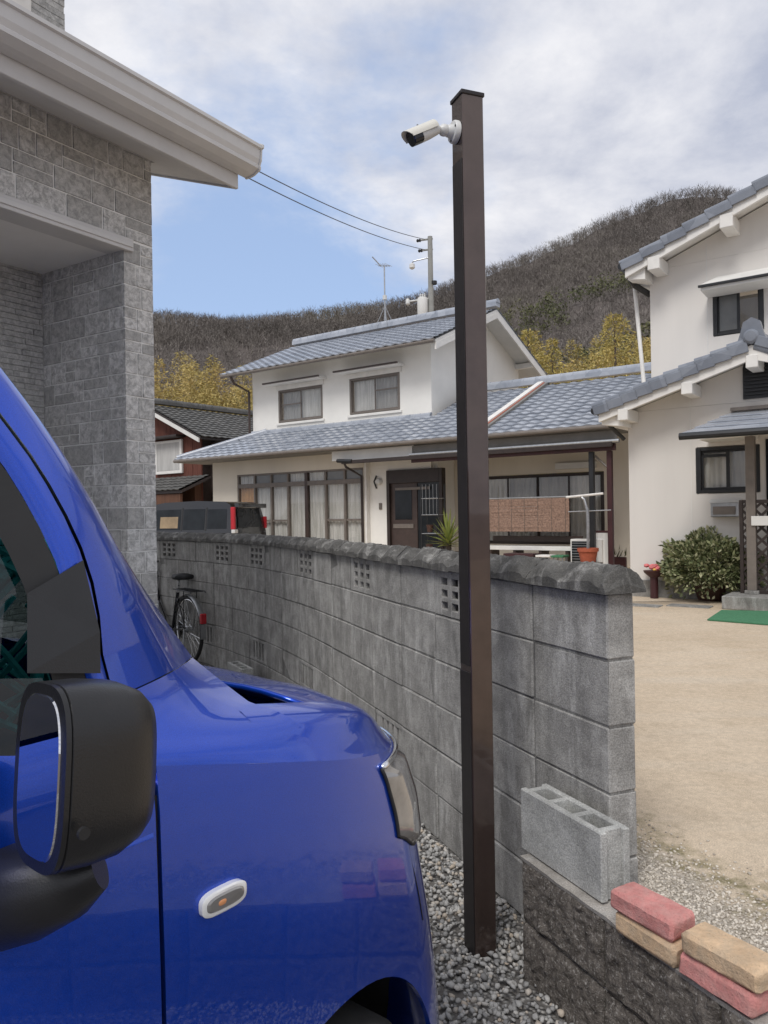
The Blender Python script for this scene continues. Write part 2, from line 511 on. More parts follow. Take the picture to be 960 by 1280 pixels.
M['bamboo_blind'] = plain('reed_blind', (0.31, 0.205, 0.155), 0.9, 0.4, 30)
M['pole_concrete'] = plain('pole_concrete', (0.30, 0.30, 0.28), 0.85, 0.12, 3)
M['wire'] = plain('wire', (0.10, 0.10, 0.105), 0.6, 0.1)
M['mat_green'] = plain('green_mat', (0.06, 0.20, 0.10), 0.95, 0.2, 40, 0, 0.8, 300)
M['teal'] = plain('teal_mesh', (0.02, 0.30, 0.32), 0.6, 0.3, 30)
M['red_plastic'] = plain('red_plastic', (0.45, 0.02, 0.03), 0.25, 0.1)
M['orange'] = plain('amber_lens', (0.8, 0.35, 0.15), 0.2, 0.1)
M['pink'] = plain('pink_ornament', (0.62, 0.16, 0.16), 0.6, 0.3, 25)
M['yellow'] = plain('yellow_ornament', (0.72, 0.45, 0.10), 0.6, 0.3, 25)
M['seat'] = plain('seat_fabric', (0.03, 0.03, 0.033), 0.9, 0.3, 40)

def m_leaf(name, cols, rough=0.6, patch=0.0):
    t = NT(name)
    r = t.n('ShaderNodeValToRGB'); el = r.color_ramp.elements
    el[0].color = cols[0] + (1,); el[1].color = cols[-1] + (1,)
    for i, c in enumerate(cols[1:-1]):
        e = el.new((i + 1) / (len(cols) - 1)); e.color = c + (1,)
    ri = t.n('ShaderNodeNewGeometry').outputs['Random Per Island']
    if patch:
        ri = t.math('ADD', t.math('MULTIPLY', ri, 0.45), t.rng(t.noise(patch, 4, 0.6), 0.32, 0.68, 0, 0.55))
    t.l(ri, r.inputs[0])
    t.color(r.outputs[0]).set(rough=rough, spec=0.3)
    return t.m
M['leaf_shrub'] = m_leaf('variegated_leaf', [(0.075, 0.09, 0.04), (0.15, 0.175, 0.08), (0.25, 0.26, 0.13), (0.52, 0.50, 0.32)])
M['leaf_agave'] = m_leaf('agave_leaf', [(0.10, 0.16, 0.035), (0.21, 0.26, 0.06), (0.42, 0.42, 0.15)])
M['bamboo'] = m_leaf('bamboo_foliage', [(0.17, 0.155, 0.05), (0.34, 0.28, 0.095), (0.52, 0.40, 0.15), (0.62, 0.47, 0.21)], 0.7, 0.22)
M['conifer'] = m_leaf('olive_conifer', [(0.20, 0.18, 0.05), (0.40, 0.33, 0.10), (0.60, 0.46, 0.16)], 0.7)
M['twig'] = m_leaf('bare_twigs', [(0.10, 0.09, 0.08), (0.175, 0.155, 0.138), (0.27, 0.24, 0.215), (0.17, 0.165, 0.11)], 0.9, 0.03)
M['evergreen'] = m_leaf('evergreen_foliage', [(0.06, 0.07, 0.035), (0.115, 0.12, 0.055), (0.18, 0.165, 0.075)], 0.8, 0.03)
M['bark'] = plain('bark', (0.09, 0.07, 0.055), 0.95, 0.3, 12)
t = NT('hill_soil')
t.color(t.mix(t.rng(t.noise(0.05, 6, 0.65), 0.35, 0.65), (0.085, 0.072, 0.066), (0.12, 0.10, 0.09))).set(rough=1.0)
M['hill'] = t.m
# gray house cladding
t = NT('grey_stone_siding')
oi = t.n('ShaderNodeObjectInfo').outputs['Random']
c = t.mix(t.rng(oi, 0, 1), (0.48, 0.475, 0.46), (0.80, 0.795, 0.78))
c = t.mix(t.rng(t.noise(26, 8, 0.8, None, 0.5), 0.40, 0.60, 0, 0.85), c, (0.27, 0.27, 0.265))
c = t.mix(t.rng(t.noise(75, 4, 0.7), 0.6, 0.75, 0, 0.5), c, (0.72, 0.72, 0.70))
t.color(c).set(rough=0.85, spec=0.3).bump(t.noise(70, 6, 0.75), 0.8, 0.008)
M['siding'] = t.m
M['grout'] = plain('siding_grout', (0.80, 0.80, 0.78), 0.9, 0.1, 10)
M['gutter'] = plain('grey_gutter', (0.60, 0.595, 0.585), 0.4, 0.05, 6)
M['eave_soffit'] = plain('eave_soffit', (0.58, 0.575, 0.57), 0.7, 0.06, 4)
M['porch_ceiling'] = plain('porch_ceiling', (0.78, 0.77, 0.75), 0.8, 0.04, 3)
# car
t = NT('blue_car_paint')
fl = t.noise(900, 2, 0.5)
t.color(t.mix(t.rng(fl, 0.3, 0.7), (0.002, 0.045, 0.42), (0.004, 0.075, 0.62))).set(rough=0.32, metal=0.6, coat=1.0, coatr=0.02)
M['paint'] = t.m
M['van_paint'] = plain('black_car_paint', (0.012, 0.012, 0.013), 0.15, 0.1, 4, 0.0, coat=1.0)
M['mirror_plastic'] = plain('black_grained_plastic', (0.014, 0.014, 0.015), 0.30, 0.12, 20, 0, 0.12, 420)
M['mirror_glass'] = plain('mirror_glass', (0.8, 0.8, 0.8), 0.02, 0.02, 5, 1.0)
M['lens'] = plain('clear_lens', (0.30, 0.29, 0.275), 0.06, 0.25, 14, 0.3, coat=1.0)
M['marker_white'] = plain('marker_white', (0.86, 0.86, 0.84), 0.12, 0.03, 10, coat=1.0)
M['tyre'] = plain('tyre_rubber', (0.02, 0.02, 0.02), 0.8, 0.2, 30)
M['car_glass'] = m_pane('car_glass', (0.45, 0.52, 0.50))

# ------------------------------------------------------------------ ground
YARD = 0.30
g = MB()
HD = [22.5, 21.5, 21, 21, 20.5, 20.5, 20.5, 21, 23, 25, 26.5, 29.5, 33, 36, 38, 40, 43, 46, 48, 50, 50, 50]
WP = [Vector((0.66, 2.286, 0))]
for h in HD:
    WP.append(WP[-1] + 0.4 * Vector((-math.sin(R(h)), math.cos(R(h)), 0)))
# one large sheet at z = -0.02 out to the horizon
def fan(name, pts, z, mat):
    m = MB(); m.add([(p[0], p[1], z) for p in pts], [tuple(range(len(pts)))])
    return structure(m.build(name, mat, fix=False))
gr = MB().box(-600, 600, -300, 900, -0.6, -0.03)
structure(gr.build('ground', M['hill']))
# gravel bed on the near side of the wall
gv = [(-12, -8), (6, -8), (6, -6.0)]
end = WP[0] + Vector((0.385, -0.923, 0)) * 9
back = [(p.x + 0.03, p.y) for p in WP]
fan('gravel_bed', [(-14, -9), (end.x, end.y)] + back + [(-14, WP[-1].y)], 0.0, M['gravel'])
# yard on the far side: gently falls away to the left where the van stands
def yard_z(x, y):
    f = max(0.0, min(1.0, (-x - 0.3) / 2.5)); f = f * f * (3 - 2 * f)
    return YARD * (1 - f) + 0.02 * f
ym = MB()
xs = [(-12 + 2 * i) for i in range(5)] + [-3.2 + 0.4 * i for i in range(10)] + [0.8 + 0.8 * i for i in range(14)] + [14, 20, 30]
def wall_x(y):
    if y < WP[0].y: return WP[0].x + 0.095 + (WP[0].y - y) * 0.41
    for a, b in zip(WP, WP[1:]):
        if a.y <= y <= b.y:
            return a.x + (b.x - a.x) * (y - a.y) / (b.y - a.y) + 0.075
    return -30
rows = []
ye = WP[-1].y
for y in [v for v in (-8 + 0.5 * i for i in range(40)) if v < ye - 0.1] + [ye - 0.001, ye + 0.02] + [v for v in (9.5, 10, 10.5, 11, 12, 14, 17, 20, 26, 34, 45) if v > ye + 0.1]:
    x0 = wall_x(y)
    row = []
    for k in range(30):
        x = x0 + (34 - x0) * (k / 29) ** 1.6
        row.append((x, y, yard_z(x, y)))
    rows.append(row)
ym.grid(rows)
structure(ym.build('yard', M['yard'], smooth='all'))

# loose gravel as real stones: near the post and along the walls
def ico():
    t_ = (1 + 5 ** .5) / 2
    v = np.array([(-1, t_, 0), (1, t_, 0), (-1, -t_, 0), (1, -t_, 0), (0, -1, t_), (0, 1, t_), (0, -1, -t_), (0, 1, -t_), (t_, 0, -1), (t_, 0, 1), (-t_, 0, -1), (-t_, 0, 1)], float)
    v /= np.linalg.norm(v[0])
    f = np.array([(0, 11, 5), (0, 5, 1), (0, 1, 7), (0, 7, 10), (0, 10, 11), (1, 5, 9), (5, 11, 4), (11, 10, 2), (10, 7, 6), (7, 1, 8), (3, 9, 4), (3, 4, 2), (3, 2, 6), (3, 6, 8), (3, 8, 9), (4, 9, 5), (2, 4, 11), (6, 2, 10), (8, 6, 7), (9, 8, 1)])
    return v, f
def stones(P, r, flat=0.7):
    n = len(P); v, f = ico()
    V = np.repeat(v[None], n, 0) * (1 + rng.uniform(-0.32, 0.32, (n, 12, 1)))
    V *= (r[:, None, None]) * np.stack([rng.uniform(0.8, 1.45, n), rng.uniform(0.65, 1.1, n), rng.uniform(0.5, 0.95, n) * flat / 0.7], 1)[:, None, :]
    a = rng.uniform(0, 6.28, n); b = rng.uniform(-0.7, 0.7, n)
    ca, sa, cb, sb = np.cos(a), np.sin(a), np.cos(b), np.sin(b)
    x = V[:, :, 0] * cb[:, None] - V[:, :, 2] * sb[:, None]; z = V[:, :, 0] * sb[:, None] + V[:, :, 2] * cb[:, None]; y = V[:, :, 1]
    V = np.stack([x * ca[:, None] - y * sa[:, None], x * sa[:, None] + y * ca[:, None], z], 2) + P[:, None, :]
    T = (f[None] + 12 * np.arange(n)[:, None, None]).reshape(-1, 3)
    return V.reshape(-1, 3), T
def wall_side(x, y):           # signed distance to the left (our side) of the wall line, roughly
    best = np.full(len(x), 1e9)
    for a, b in zip([WP[0] + (WP[0] - WP[1]) * 20] + WP[:-1], WP):
        dx, dy = b.x - a.x, b.y - a.y; L = math.hypot(dx, dy)
        t_ = np.clip(((x - a.x) * dx + (y - a.y) * dy) / L / L, 0, 1)
        d_ = np.hypot(x - a.x - t_ * dx, y - a.y - t_ * dy)
        sgn = np.sign(dx * (y - a.y) - dy * (x - a.x))
        best = np.where(np.abs(d_) < np.abs(best), d_ * sgn, best)
    return best
n = 80000
x = rng.uniform(-1.9, 1.5, n); y = rng.uniform(0.9, 7.4, n)
sd = wall_side(x, y)
den = np.clip(1.25 - (y - 2.6) * 0.28, 0.22, 1)
u = (x * 0.629 + y * 0.777) - (-0.30 * 0.629 + 1.01 * 0.777)          # car-forward coordinate
vv = (x * -0.777 + y * 0.629) - (-0.30 * -0.777 + 1.01 * 0.629)
under = (u < 0.62) & (vv > 0.12) & (vv < 1.6)
keep = (sd > 0.012) & (sd < 2.4) & (rng.uniform(0, 1, n) < den) & ~under
x, y = x[keep], y[keep]
r_ = rng.uniform(0.006, 0.0125, len(x)) * np.clip(0.9 + (y - 2) * 0.08, 0.9, 1.4)
P_ = np.stack([x, y, rng.uniform(0.0, 0.022, len(x))], 1)
V_, T_ = stones(P_, r_)
tag(np_obj('loose_gravel', V_, T_, M['pebble'], None, 'stuff'), 'loose grey crushed gravel around the foot of the brown post', 'gravel')
# pale fine chippings on the yard margin beside the wall end
n = 26000
s_ = rng.uniform(-2.6, 4.2, n); o_ = np.abs(rng.normal(0, 0.13, n)) + 0.105
x = 0.66 - 0.382 * s_ + 0.924 * o_; y = 2.286 + 0.924 * s_ + 0.382 * o_
k_ = (s_ < 0.02) | (o_ > 0.12)
x, y = x[k_], y[k_]
V_, T_ = stones(np.stack([x, y, np.full(len(x), YARD + 0.002)], 1), rng.uniform(0.002, 0.006, len(x)))
tag(np_obj('fine_gravel', V_, T_, M['fine_pebble'], None, 'stuff'), 'pale fine gravel strewn along the yard edge behind the block wall', 'gravel')

# ------------------------------------------------------------------ block wall
wall = thing('block_wall', 'long curving grey concrete block wall with tile-shaped coping and vent blocks', 'wall', WP[0])
BT = 0.10
def block_mesh(kind, v):
    m = MB()
    if kind == 'plain':
        m.cbox(0.0035, 0.3965, -BT, 0.0, 0.0025, 0.1975, 0.0045, jit=0.0012)
    elif kind == 'vent':                     # three columns of slots in three rows
        xs_ = [0.003, 0.066, 0.130, 0.168, 0.232, 0.270, 0.334, 0.397]
        zs_ = [0.002, 0.032, 0.062, 0.084, 0.114, 0.136, 0.166, 0.198]
        for i in range(7):
            for j in range(7):
                if i % 2 == 1 and j % 2 == 1: continue
                if i % 2 == 0:
                    if j == 0: m.cbox(xs_[i], xs_[i + 1], -BT if i in (0, 6) else -0.026, -0.002, zs_[0], zs_[-1], 0.003)
                else:
                    m.cbox(xs_[i] - 0.002, xs_[i + 1] + 0.002, -BT if j in (0, 6) else -0.024, -0.004, zs_[j], zs_[j + 1], 0.003)
        m.box(0.02, 0.38, -BT + 0.001, -BT + 0.016, 0.012, 0.19)
    else:                                    # upright slits
        m.cbox(0.005, 0.395, -BT, -0.001, 0.005, 0.028, 0.003)
        m.cbox(0.005, 0.395, -BT, -0.001, 0.172, 0.195, 0.003)
        e = [0.005, 0.07, 0.105, 0.14, 0.175, 0.21, 0.245, 0.28, 0.315, 0.395]
        for i in range(0, 9, 2):
            m.cbox(e[i], e[i + 1] if i < 8 else 0.395, -BT + 0.002 if i in (0, 8) else -0.03, -0.004, 0.026, 0.174, 0.003)
        m.box(0.04, 0.36, -BT + 0.001, -BT + 0.012, 0.02, 0.18)
    ob = m.build('block', M['block'])
    me = ob.data; bpy.data.objects.remove(ob)
    return me
meshes = {'plain': [block_mesh('plain', i) for i in range(5)], 'vent': [block_mesh('vent', 0)], 'slit': [block_mesh('slit', 0)]}
vents = {2, 5, 8, 11, 13, 16, 19}
slits = {4, 8, 11, 14, 17}
core = MB()
for i, h in enumerate(HD):
    p = WP[i] - WP[0]
    rz = R(90 + h)
    for c_ in range(6):
        kind = 'vent' if (c_ == 5 and i in vents) else 'slit' if (c_ == 1 and i in slits) else 'plain'
        me = random.choice(meshes[kind])
        b = bpy.data.objects.new('vent_block' if kind != 'plain' else 'block', me)
        col.objects.link(b); b.parent = wall
        jig = random.uniform(-0.0035, 0.0035)
        b.location = p + Vector((jig * math.cos(R(h)), jig * math.sin(R(h)), 0.2 * c_ + random.uniform(-0.0015, 0.0015)))
        b.rotation_euler = (0, 0, rz + random.uniform(-0.004, 0.004))
        if c_ == 5 and kind == 'vent' or c_ == 1 and kind == 'slit': continue
        Mx = Matrix.Translation(p) @ Matrix.Rotation(rz, 4, 'Z')
        core.box(-0.001 if i else 0.006, 0.401, -BT + 0.005, -0.0045, 0.2 * c_ - 0.0, 0.2 * c_ + 0.2, Mx)
core.build('mortar', M['mortar'], wall)
# coping: short S-shaped units, two to a block
def coping_mesh(seed, endcap=False):
    m = MB(); rr = random.Random(seed)
    L = 0.2; ny = 33; nx = 25
    def sec(w_):          # w_ in -1..1 across, height of the smooth body
        a = abs(w_)
        return 0.022 + 0.050 * (1 - a ** 1.5) + (0.022 * min(1, (0.30 - a) * 14) if a < 0.30 else 0.0)
    top = []
    for i in range(nx):
        s = i / (nx - 1); row = []
        for j in range(ny):
            w_ = -1 + 2 * j / (ny - 1)
            a = abs(w_)
            ph = s - 0.42 * (1 - a)                        # waves lean back as they climb to the ridge
            ph = ph - math.floor(ph)
            wave = 0.030 * max(0, math.sin(math.pi * ph ** 0.75)) ** 1.3 * min(1, max(0.12, (a - 0.2) * 8)) * (0.55 + 0.45 * min(1, (1.02 - a) * 5))
            z = sec(w_) + wave + 0.007 * mnoise.noise(Vector((s * 9 + seed, w_ * 6, seed * 1.7))) + 0.004 * mnoise.noise(Vector((s * 30 + seed, w_ * 20, seed * 2.7)))
            if endcap:
                z *= 0.35 + 0.65 * min(1, s * 2.2) if s < 0.45 else 1
            row.append((L * s, -BT / 2 + w_ * (BT / 2 + 0.028), z))
        top.append(row)
    m.grid(top)
    for j in (0, ny - 1):
        m.grid([[(p[0][0], p[0][1], 0.0), p[0]] if j == 0 else [(p[-1][0], p[-1][1], 0.0), p[-1]] for p in top])
    for i in (0, nx - 1):
        r0 = top[i]
        m.grid([[(q[0], q[1], 0.0), q] for q in r0])
    m.add([(0, top[0][0][1], 0), (L, top[0][0][1], 0), (L, top[0][-1][1], 0), (0, top[0][-1][1], 0)], [(0, 1, 2, 3)])
    ob = m.build('coping', M['coping'], smooth='all')
    me = ob.data; bpy.data.objects.remove(ob); return me
cms = [coping_mesh(k) for k in range(5)]
for i, h in enumerate(HD):
    for k in range(2):
        p = WP[i] + (WP[i + 1] - WP[i]) * (k * 0.5) - WP[0]
        b = bpy.data.objects.new('coping_tile', random.choice(cms)); col.objects.link(b); b.parent = wall
        b.location = p + Vector((0, 0, 1.2 + random.uniform(0, 0.003))); b.rotation_euler = (random.uniform(-0.02, 0.02), random.uniform(-0.015, 0.015), R(90 + h))
        b.scale = (1.006, random.uniform(0.97, 1.02), random.uniform(0.80, 0.88))
b = bpy.data.objects.new('coping_end', coping_mesh(9, True)); col.objects.link(b); b.parent = wall
b.location = Vector((0.010, -0.024, 1.2)); b.rotation_euler = (0, 0, R(90 + HD[0])); b.scale = (0.16, 0.97, 0.80)

# ------------------------------------------------------------------ low retaining wall of split-faced blocks
RT = 0.375
r0 = on_z(652, 1069, RT); RHD = 23.2
rd = Vector((math.sin(R(RHD)), -math.cos(R(RHD)), 0))          # towards the camera, to the right
ret = thing('retaining_wall', 'low dark split-faced stone block wall topped with a pale mortar ledge', 'wall', (r0.x, r0.y, 0), R(-90 + RHD))
# local x runs along rd, local y to its left = away from us
def split_mesh(seed):
    m = MB(); nx, nz = 22, 12; P = []
    for i in range(nx + 1):
        row = []
        for j in range(nz + 1):
            xx = 0.004 + 0.382 * i / nx; zz = 0.004 + 0.187 * j / nz
            e = min(i, nx - i, j, nz - j)
            d = 0.0 if e == 0 else 0.010 + 0.011 * mnoise.noise(Vector((xx * 22, zz * 22, seed * 3.1))) + 0.007 * mnoise.noise(Vector((xx * 60, zz * 60, seed * 5.3)))
            row.append((xx, -d, zz))
        P.append(row)
    m.grid(P)
    m.box(0.004, 0.386, 0.0005, 0.17, 0.004, 0.191)
    ob = m.build('stone_block', M['split'], smooth=False); me = ob.data; bpy.data.objects.remove(ob); return me
sm = [split_mesh(k) for k in range(4)]
for c_ in range(2):
    for i in range(11):
        b = bpy.data.objects.new('stone_block', sm[(i * 3 + c_ * 2) % 4]); col.objects.link(b); b.parent = ret
        b.location = (0.39 * i + (0.0 if c_ else 0.0), random.uniform(-0.002, 0.002), -0.02 + 0.195 * c_)
MB().box(0, 4.29, 0.008, 0.165, -0.02, 0.37).build('mortar', M['ledge'], ret)
lg = MB(); P = []
for i in range(160):
    xx = 4.29 * i / 159; row = []
    for j in range(7):
        yy = -0.006 + 0.182 * j / 6 + 0.004 * mnoise.noise(Vector((xx * 14, j, 2)))
        row.append((xx, yy, RT + 0.004 * mnoise.noise(Vector((xx * 11, yy * 30, 5)))))
    P.append(row)
lg.grid(P); lg.grid([[(p[0][0], p[0][1] + 0.003, RT - 0.012), p[0]] for p in P])
lg.build('mortar_ledge', M['ledge'], ret, smooth='all')

# hollow block standing on it
def hollow_block(name, label, loc, rot, mat):
    m = MB(); L, T, H = 0.39, 0.10, 0.19; s = 0.022
    m.cbox(0, L, 0, s, 0, H, 0.003); m.cbox(0, L, T - s, T, 0, H, 0.003)
    for xx in (0.012, 0.128, 0.244, 0.352):
        m.box(xx, xx + 0.024, s - 0.002, T - s + 0.002, 0.0, H - 0.0015)
    o = m.build(name, mat); o.location = loc; o.rotation_euler = (0, 0, rot)
    return tag(o, label, 'concrete block', 'loose hollow concrete blocks')
hb = on_z(752.6, 1132, RT)
hh = R(23.5)
hollow_block('hollow_concrete_block', 'pale grey hollow concrete block standing on the low stone wall beside pink paver', (hb.x + 0.1 * math.cos(hh), hb.y + 0.1 * math.sin(hh), RT + 0.004), math.pi / 2 + hh, M['fresh_block'])
hb2 = at_depth(314, 640, 6.25)
hollow_block('hollow_concrete_block', 'hollow concrete block standing at the foot of the block wall near the bicycle', (hb2.x, hb2.y, 0.015), R(90 + 29), M['fresh_block'])

import bmesh
# paver bricks, two stacks
def paver(px, py, z, head, mat, label, dx=0, dy=0):
    p = on_z(px, py, z + 0.054)
    m = MB(); m.cbox(0, 0.195, 0, 0.092, 0, 0.053, 0.009, jit=0.0012)
    o = m.build('paver_brick', mat, smooth=False)
    bm = bmesh.new(); bm.from_mesh(o.data); bmesh.ops.subdivide_edges(bm, edges=bm.edges, cuts=5, use_grid_fill=True)
    sd_ = random.uniform(0, 50)
    for vv_ in bm.verts:
        q_ = vv_.co
        vv_.co = q_ + Vector((mnoise.noise(q_ * 45 + Vector((sd_, 0, 0))), mnoise.noise(q_ * 45 + Vector((0, sd_, 0))), 0.5 * mnoise.noise(q_ * 40 + Vector((0, 0, sd_))))) * 0.0028
    bm.to_mesh(o.data); bm.free()
    o.data.polygons.foreach_set('use_smooth', [True] * len(o.data.polygons)); o.data.set_sharp_from_angle(angle=R(40))
    d = Vector((math.sin(R(head)), -math.cos(R(head)), 0))
    o.location = (p.x + dx, p.y + dy, z); o.rotation_euler = (0, 0, R(-90 + head))
    return tag(o, label, 'brick', 'loose paver bricks on the low wall')
paver(760, 1109, RT + 0.059, 30, M['paver_red'], 'pink-red paver brick on top of the stack next to the hollow block')
paver(766, 1137, RT + 0.004, 27, M['paver_tan'], 'tan paver brick under the pink one next to the hollow block', 0.0, 0.0)
paver(849, 1162, RT + 0.059, 31, M['paver_tan'], 'tan paver brick on top of a stack, lying over a dirty red paver')
paver(846, 1188, RT + 0.004, 28, M['paver_red'], 'dirty red paver brick at the bottom of a stack under a tan one')
# stone at the gravel edge
m = MB(); v, f = ico()
for k in range(1):
    pp = on_z(742, 1272, 0.02)
    m.add([(p[0] * 0.06 + pp.x, p[1] * 0.05 + pp.y, p[2] * 0.03 + 0.03) for p in v * (1 + rng.uniform(-0.2, 0.2, (12, 1)))], [tuple(q) for q in f])
tag(m.build('flat_stone', M['fresh_block']), 'larger pale stone lying in gravel against the split-faced wall', 'stone')

# ------------------------------------------------------------------ brown post with the security camera
pb = on_z(601, 1183, 0.02)
WHD = 21.0
post = thing('post', 'tall square dark brown metal post standing in gravel before the block wall', 'post', (pb.x, pb.y, 0), R(WHD))
hw = 0.0385
PT = EYE + (641 - 122) / 960 * pb.y
MB().cbox(-hw, hw, -hw, hw, -0.05, PT - 0.012, 0.0025).build('column', M['post'], post)
MB().cbox(-hw - 0.004, hw + 0.004, -hw - 0.004, hw + 0.004, PT - 0.014, PT, 0.002).build('cap', M['post_dark'], post)
MB().cbox(-hw - 0.0035, -hw - 0.0005, -hw + 0.002, hw - 0.002, -0.05, 0.93, 0.001).build('lower_cover', M['post_dark'], post)
MB().cbox(-hw - 0.0025, -hw - 0.0005, -hw + 0.004, hw - 0.004, 0.95, PT - 0.22, 0.001).build('channel_cover', M['post_dark'], post)

zc_ = EYE + (641 - 169) / 960 * pb.y
fr = Frame(pb.x, pb.y, 0, R(WHD))
camt = thing('security_camera', 'white bullet security camera on a round bracket near top of the brown post', 'security camera', fr.M @ Vector((-hw - 0.002, 0, zc_)), R(WHD))
m = MB(); MR = Matrix.Rotation(R(-90), 4, 'Y')
m.lathe([(0.036, 0.0), (0.036, 0.012), (0.033, 0.017), (0.022, 0.018), (0.019, 0.034), (0.017, 0.036)], 24, (0, 0, 0), MR)
m.build('mount_base', M['white_plastic'], camt, smooth=True)
m = MB()
for a in (45, 165, 285):
    m.lathe([(0.004, 0.0165), (0.004, 0.0185)], 8, (0, 0, 0), Matrix.Translation((0, 0.028 * math.cos(R(a)), 0.028 * math.sin(R(a)))) @ MR)
m.build('screws', M['dark_metal'], camt)
m = MB()
m.lathe([(0.014, 0.03), (0.018, 0.038), (0.0195, 0.046), (0.018, 0.054), (0.011, 0.062), (0.008, 0.066)], 20, (0, 0, 0), MR)
m.tube([(-0.060, 0, 0), (-0.075, -0.012, -0.003), (-0.088, -0.024, -0.004)], 0.0085, 12)
m.build('arm', M['white_plastic'], camt, smooth=True)
# bullet: aim left of the post, down and a little towards us
aim_w = Vector((-0.86, -0.34, -0.50)).normalized()
aim = (fr.I.to_3x3() @ aim_w).normalized()
side = aim.cross(Vector((0, 0, 1))).normalized(); upv = side.cross(aim).normalized()
MA = Matrix((aim, side, upv)).transposed().to_4x4()
st = Vector((-0.080, -0.022, -0.008))
MA = Matrix.Translation(st) @ MA @ Matrix.Scale(0.74, 4)
def rr_ring(hw_, hh, n=24, e=3.0):
    out = []
    for k in range(n):
        a = 2 * math.pi * k / n
        c_, s_ = math.cos(a), math.sin(a)
        out.append((hw_ * math.copysign(abs(c_) ** (2 / e), c_), hh * math.copysign(abs(s_) ** (2 / e), s_)))
    return out
def loft(stations, n=24, e=3.0, Mx=None):
    mb = MB(); rings = []
    for (x_, a, b, dz) in stations:
        rings.append([Vector((x_, p[0], p[1] + dz)) for p in rr_ring(a, b, n, e)])
    if Mx: rings = [[Mx @ p for p in r_] for r_ in rings]
    vs = [p for r_ in rings for p in r_]; fs = []
    for i in range(len(rings) - 1):
        for k in range(n):
            k2 = (k + 1) % n
            fs.append((i * n + k, i * n + k2, (i + 1) * n + k2, (i + 1) * n + k))
    fs.append(tuple(range(n))[::-1]); fs.append(tuple(range((len(rings) - 1) * n, len(rings) * n)))
    return mb.add(vs, fs)
loft([(0.0, 0.018, 0.018, 0), (0.004, 0.026, 0.026, 0), (0.05, 0.031, 0.031, 0), (0.098, 0.0325, 0.0325, 0)], 24, 2.6, MA).build('body', M['white_plastic'], camt, smooth=True)
loft([(0.098, 0.0322, 0.0322, 0), (0.142, 0.0322, 0.0322, 0), (0.145, 0.029, 0.029, 0)], 24, 3.0, MA).build('front_window', M['black_glossy'], camt, smooth=True)
m = MB(); P = []; Pi = []
for i in range(9):
    s = i / 8; row = []; ri_ = []
    for k in range(13):
        a = R(-8 + 196 * k / 12)
        rad = 0.039
        drop = 0.0
        x_ = 0.012 + 0.158 * s - (0.020 * (1 - math.sin(a)) if s == 1 else 0)
        row.append(MA @ Vector((x_, rad * math.cos(a), 0.002 + rad * 0.93 * math.sin(a))))
        ri_.append(MA @ Vector((x_, (rad - 0.003) * math.cos(a), 0.002 + (rad - 0.003) * 0.93 * math.sin(a))))
    P.append(row); Pi.append(ri_)
m.grid(P); m.grid(Pi)
m.grid([P[-1], Pi[-1]]); m.grid([P[0], Pi[0]]); m.grid([[r_[0] for r_ in P], [r_[0] for r_ in Pi]]); m.grid([[r_[-1] for r_ in P], [r_[-1] for r_ in Pi]])
m.build('sun_shield', M['cream_plastic'], camt, smooth=True)
MB().lathe([(0.004, 0.0), (0.004, 0.006), (0.003, 0.007)], 10, (0, 0, 0), MA @ Matrix.Translation((0.085, 0, 0.037))).build('shield_screw', M['steel'], camt)

# ------------------------------------------------------------------ roof helper
def slope_tiles(name, parent, mat, x0, x1, y0, z0, y1, z1, tw=0.27, tl=0.235, keep=None, amp=0.022, lift=0.045, sx=5, M_=None):
    """pan tiles on the plane from eave line (y0, z0) to top line (y1, z1), between x0 and x1; keep(x, t) masks tiles."""
    L = math.hypot(y1 - y0, z1 - z0); uy, uz = (y1 - y0) / L, (z1 - z0) / L
    ny_, nz_ = -uz * (1 if uy > 0 else -1), abs(uy)
    nr = max(1, round(L / tl)); tl = L / nr
    nc = max(1, round(abs(x1 - x0) / tw)); tw = (x1 - x0) / nc
    V = []; Fq = []
    prof = [(k / sx, amp * (0.5 + 0.5 * math.cos(2 * math.pi * ((k / sx) * 1.0))) + amp * 0.25 * math.sin(2 * math.pi * k / sx)) for k in range(sx + 1)]
    for r in range(nr):
        for c in range(nc):
            if keep and not keep(x0 + (c + 0.5) * tw, (r + 0.5) / nr): continue
            b = len(V)
            for (t_, up) in ((r * tl - 0.035, lift - 0.028), (r * tl - 0.035, lift), ((r + 1) * tl, 0.008)):
                for (px_, h_) in prof:
                    d = up + h_
                    V.append((x0 + (c + px_) * tw, y0 + uy * t_ + ny_ * d, z0 + uz * t_ + nz_ * d))
            n1 = sx + 1
            for k in range(sx):
                Fq.append((b + k, b + k + 1, b + n1 + k + 1, b + n1 + k))
                Fq.append((b + n1 + k, b + n1 + k + 1, b + 2 * n1 + k + 1, b + 2 * n1 + k))
    V = np.array(V, float)
    o = np_obj(name, V, np.array(Fq), mat, parent, 'stuff')
    if M_: o.matrix_local = M_
    me = o.data; me.polygons.foreach_set('use_smooth', [True] * len(me.polygons)); me.set_sharp_from_angle(angle=R(50))
    return o
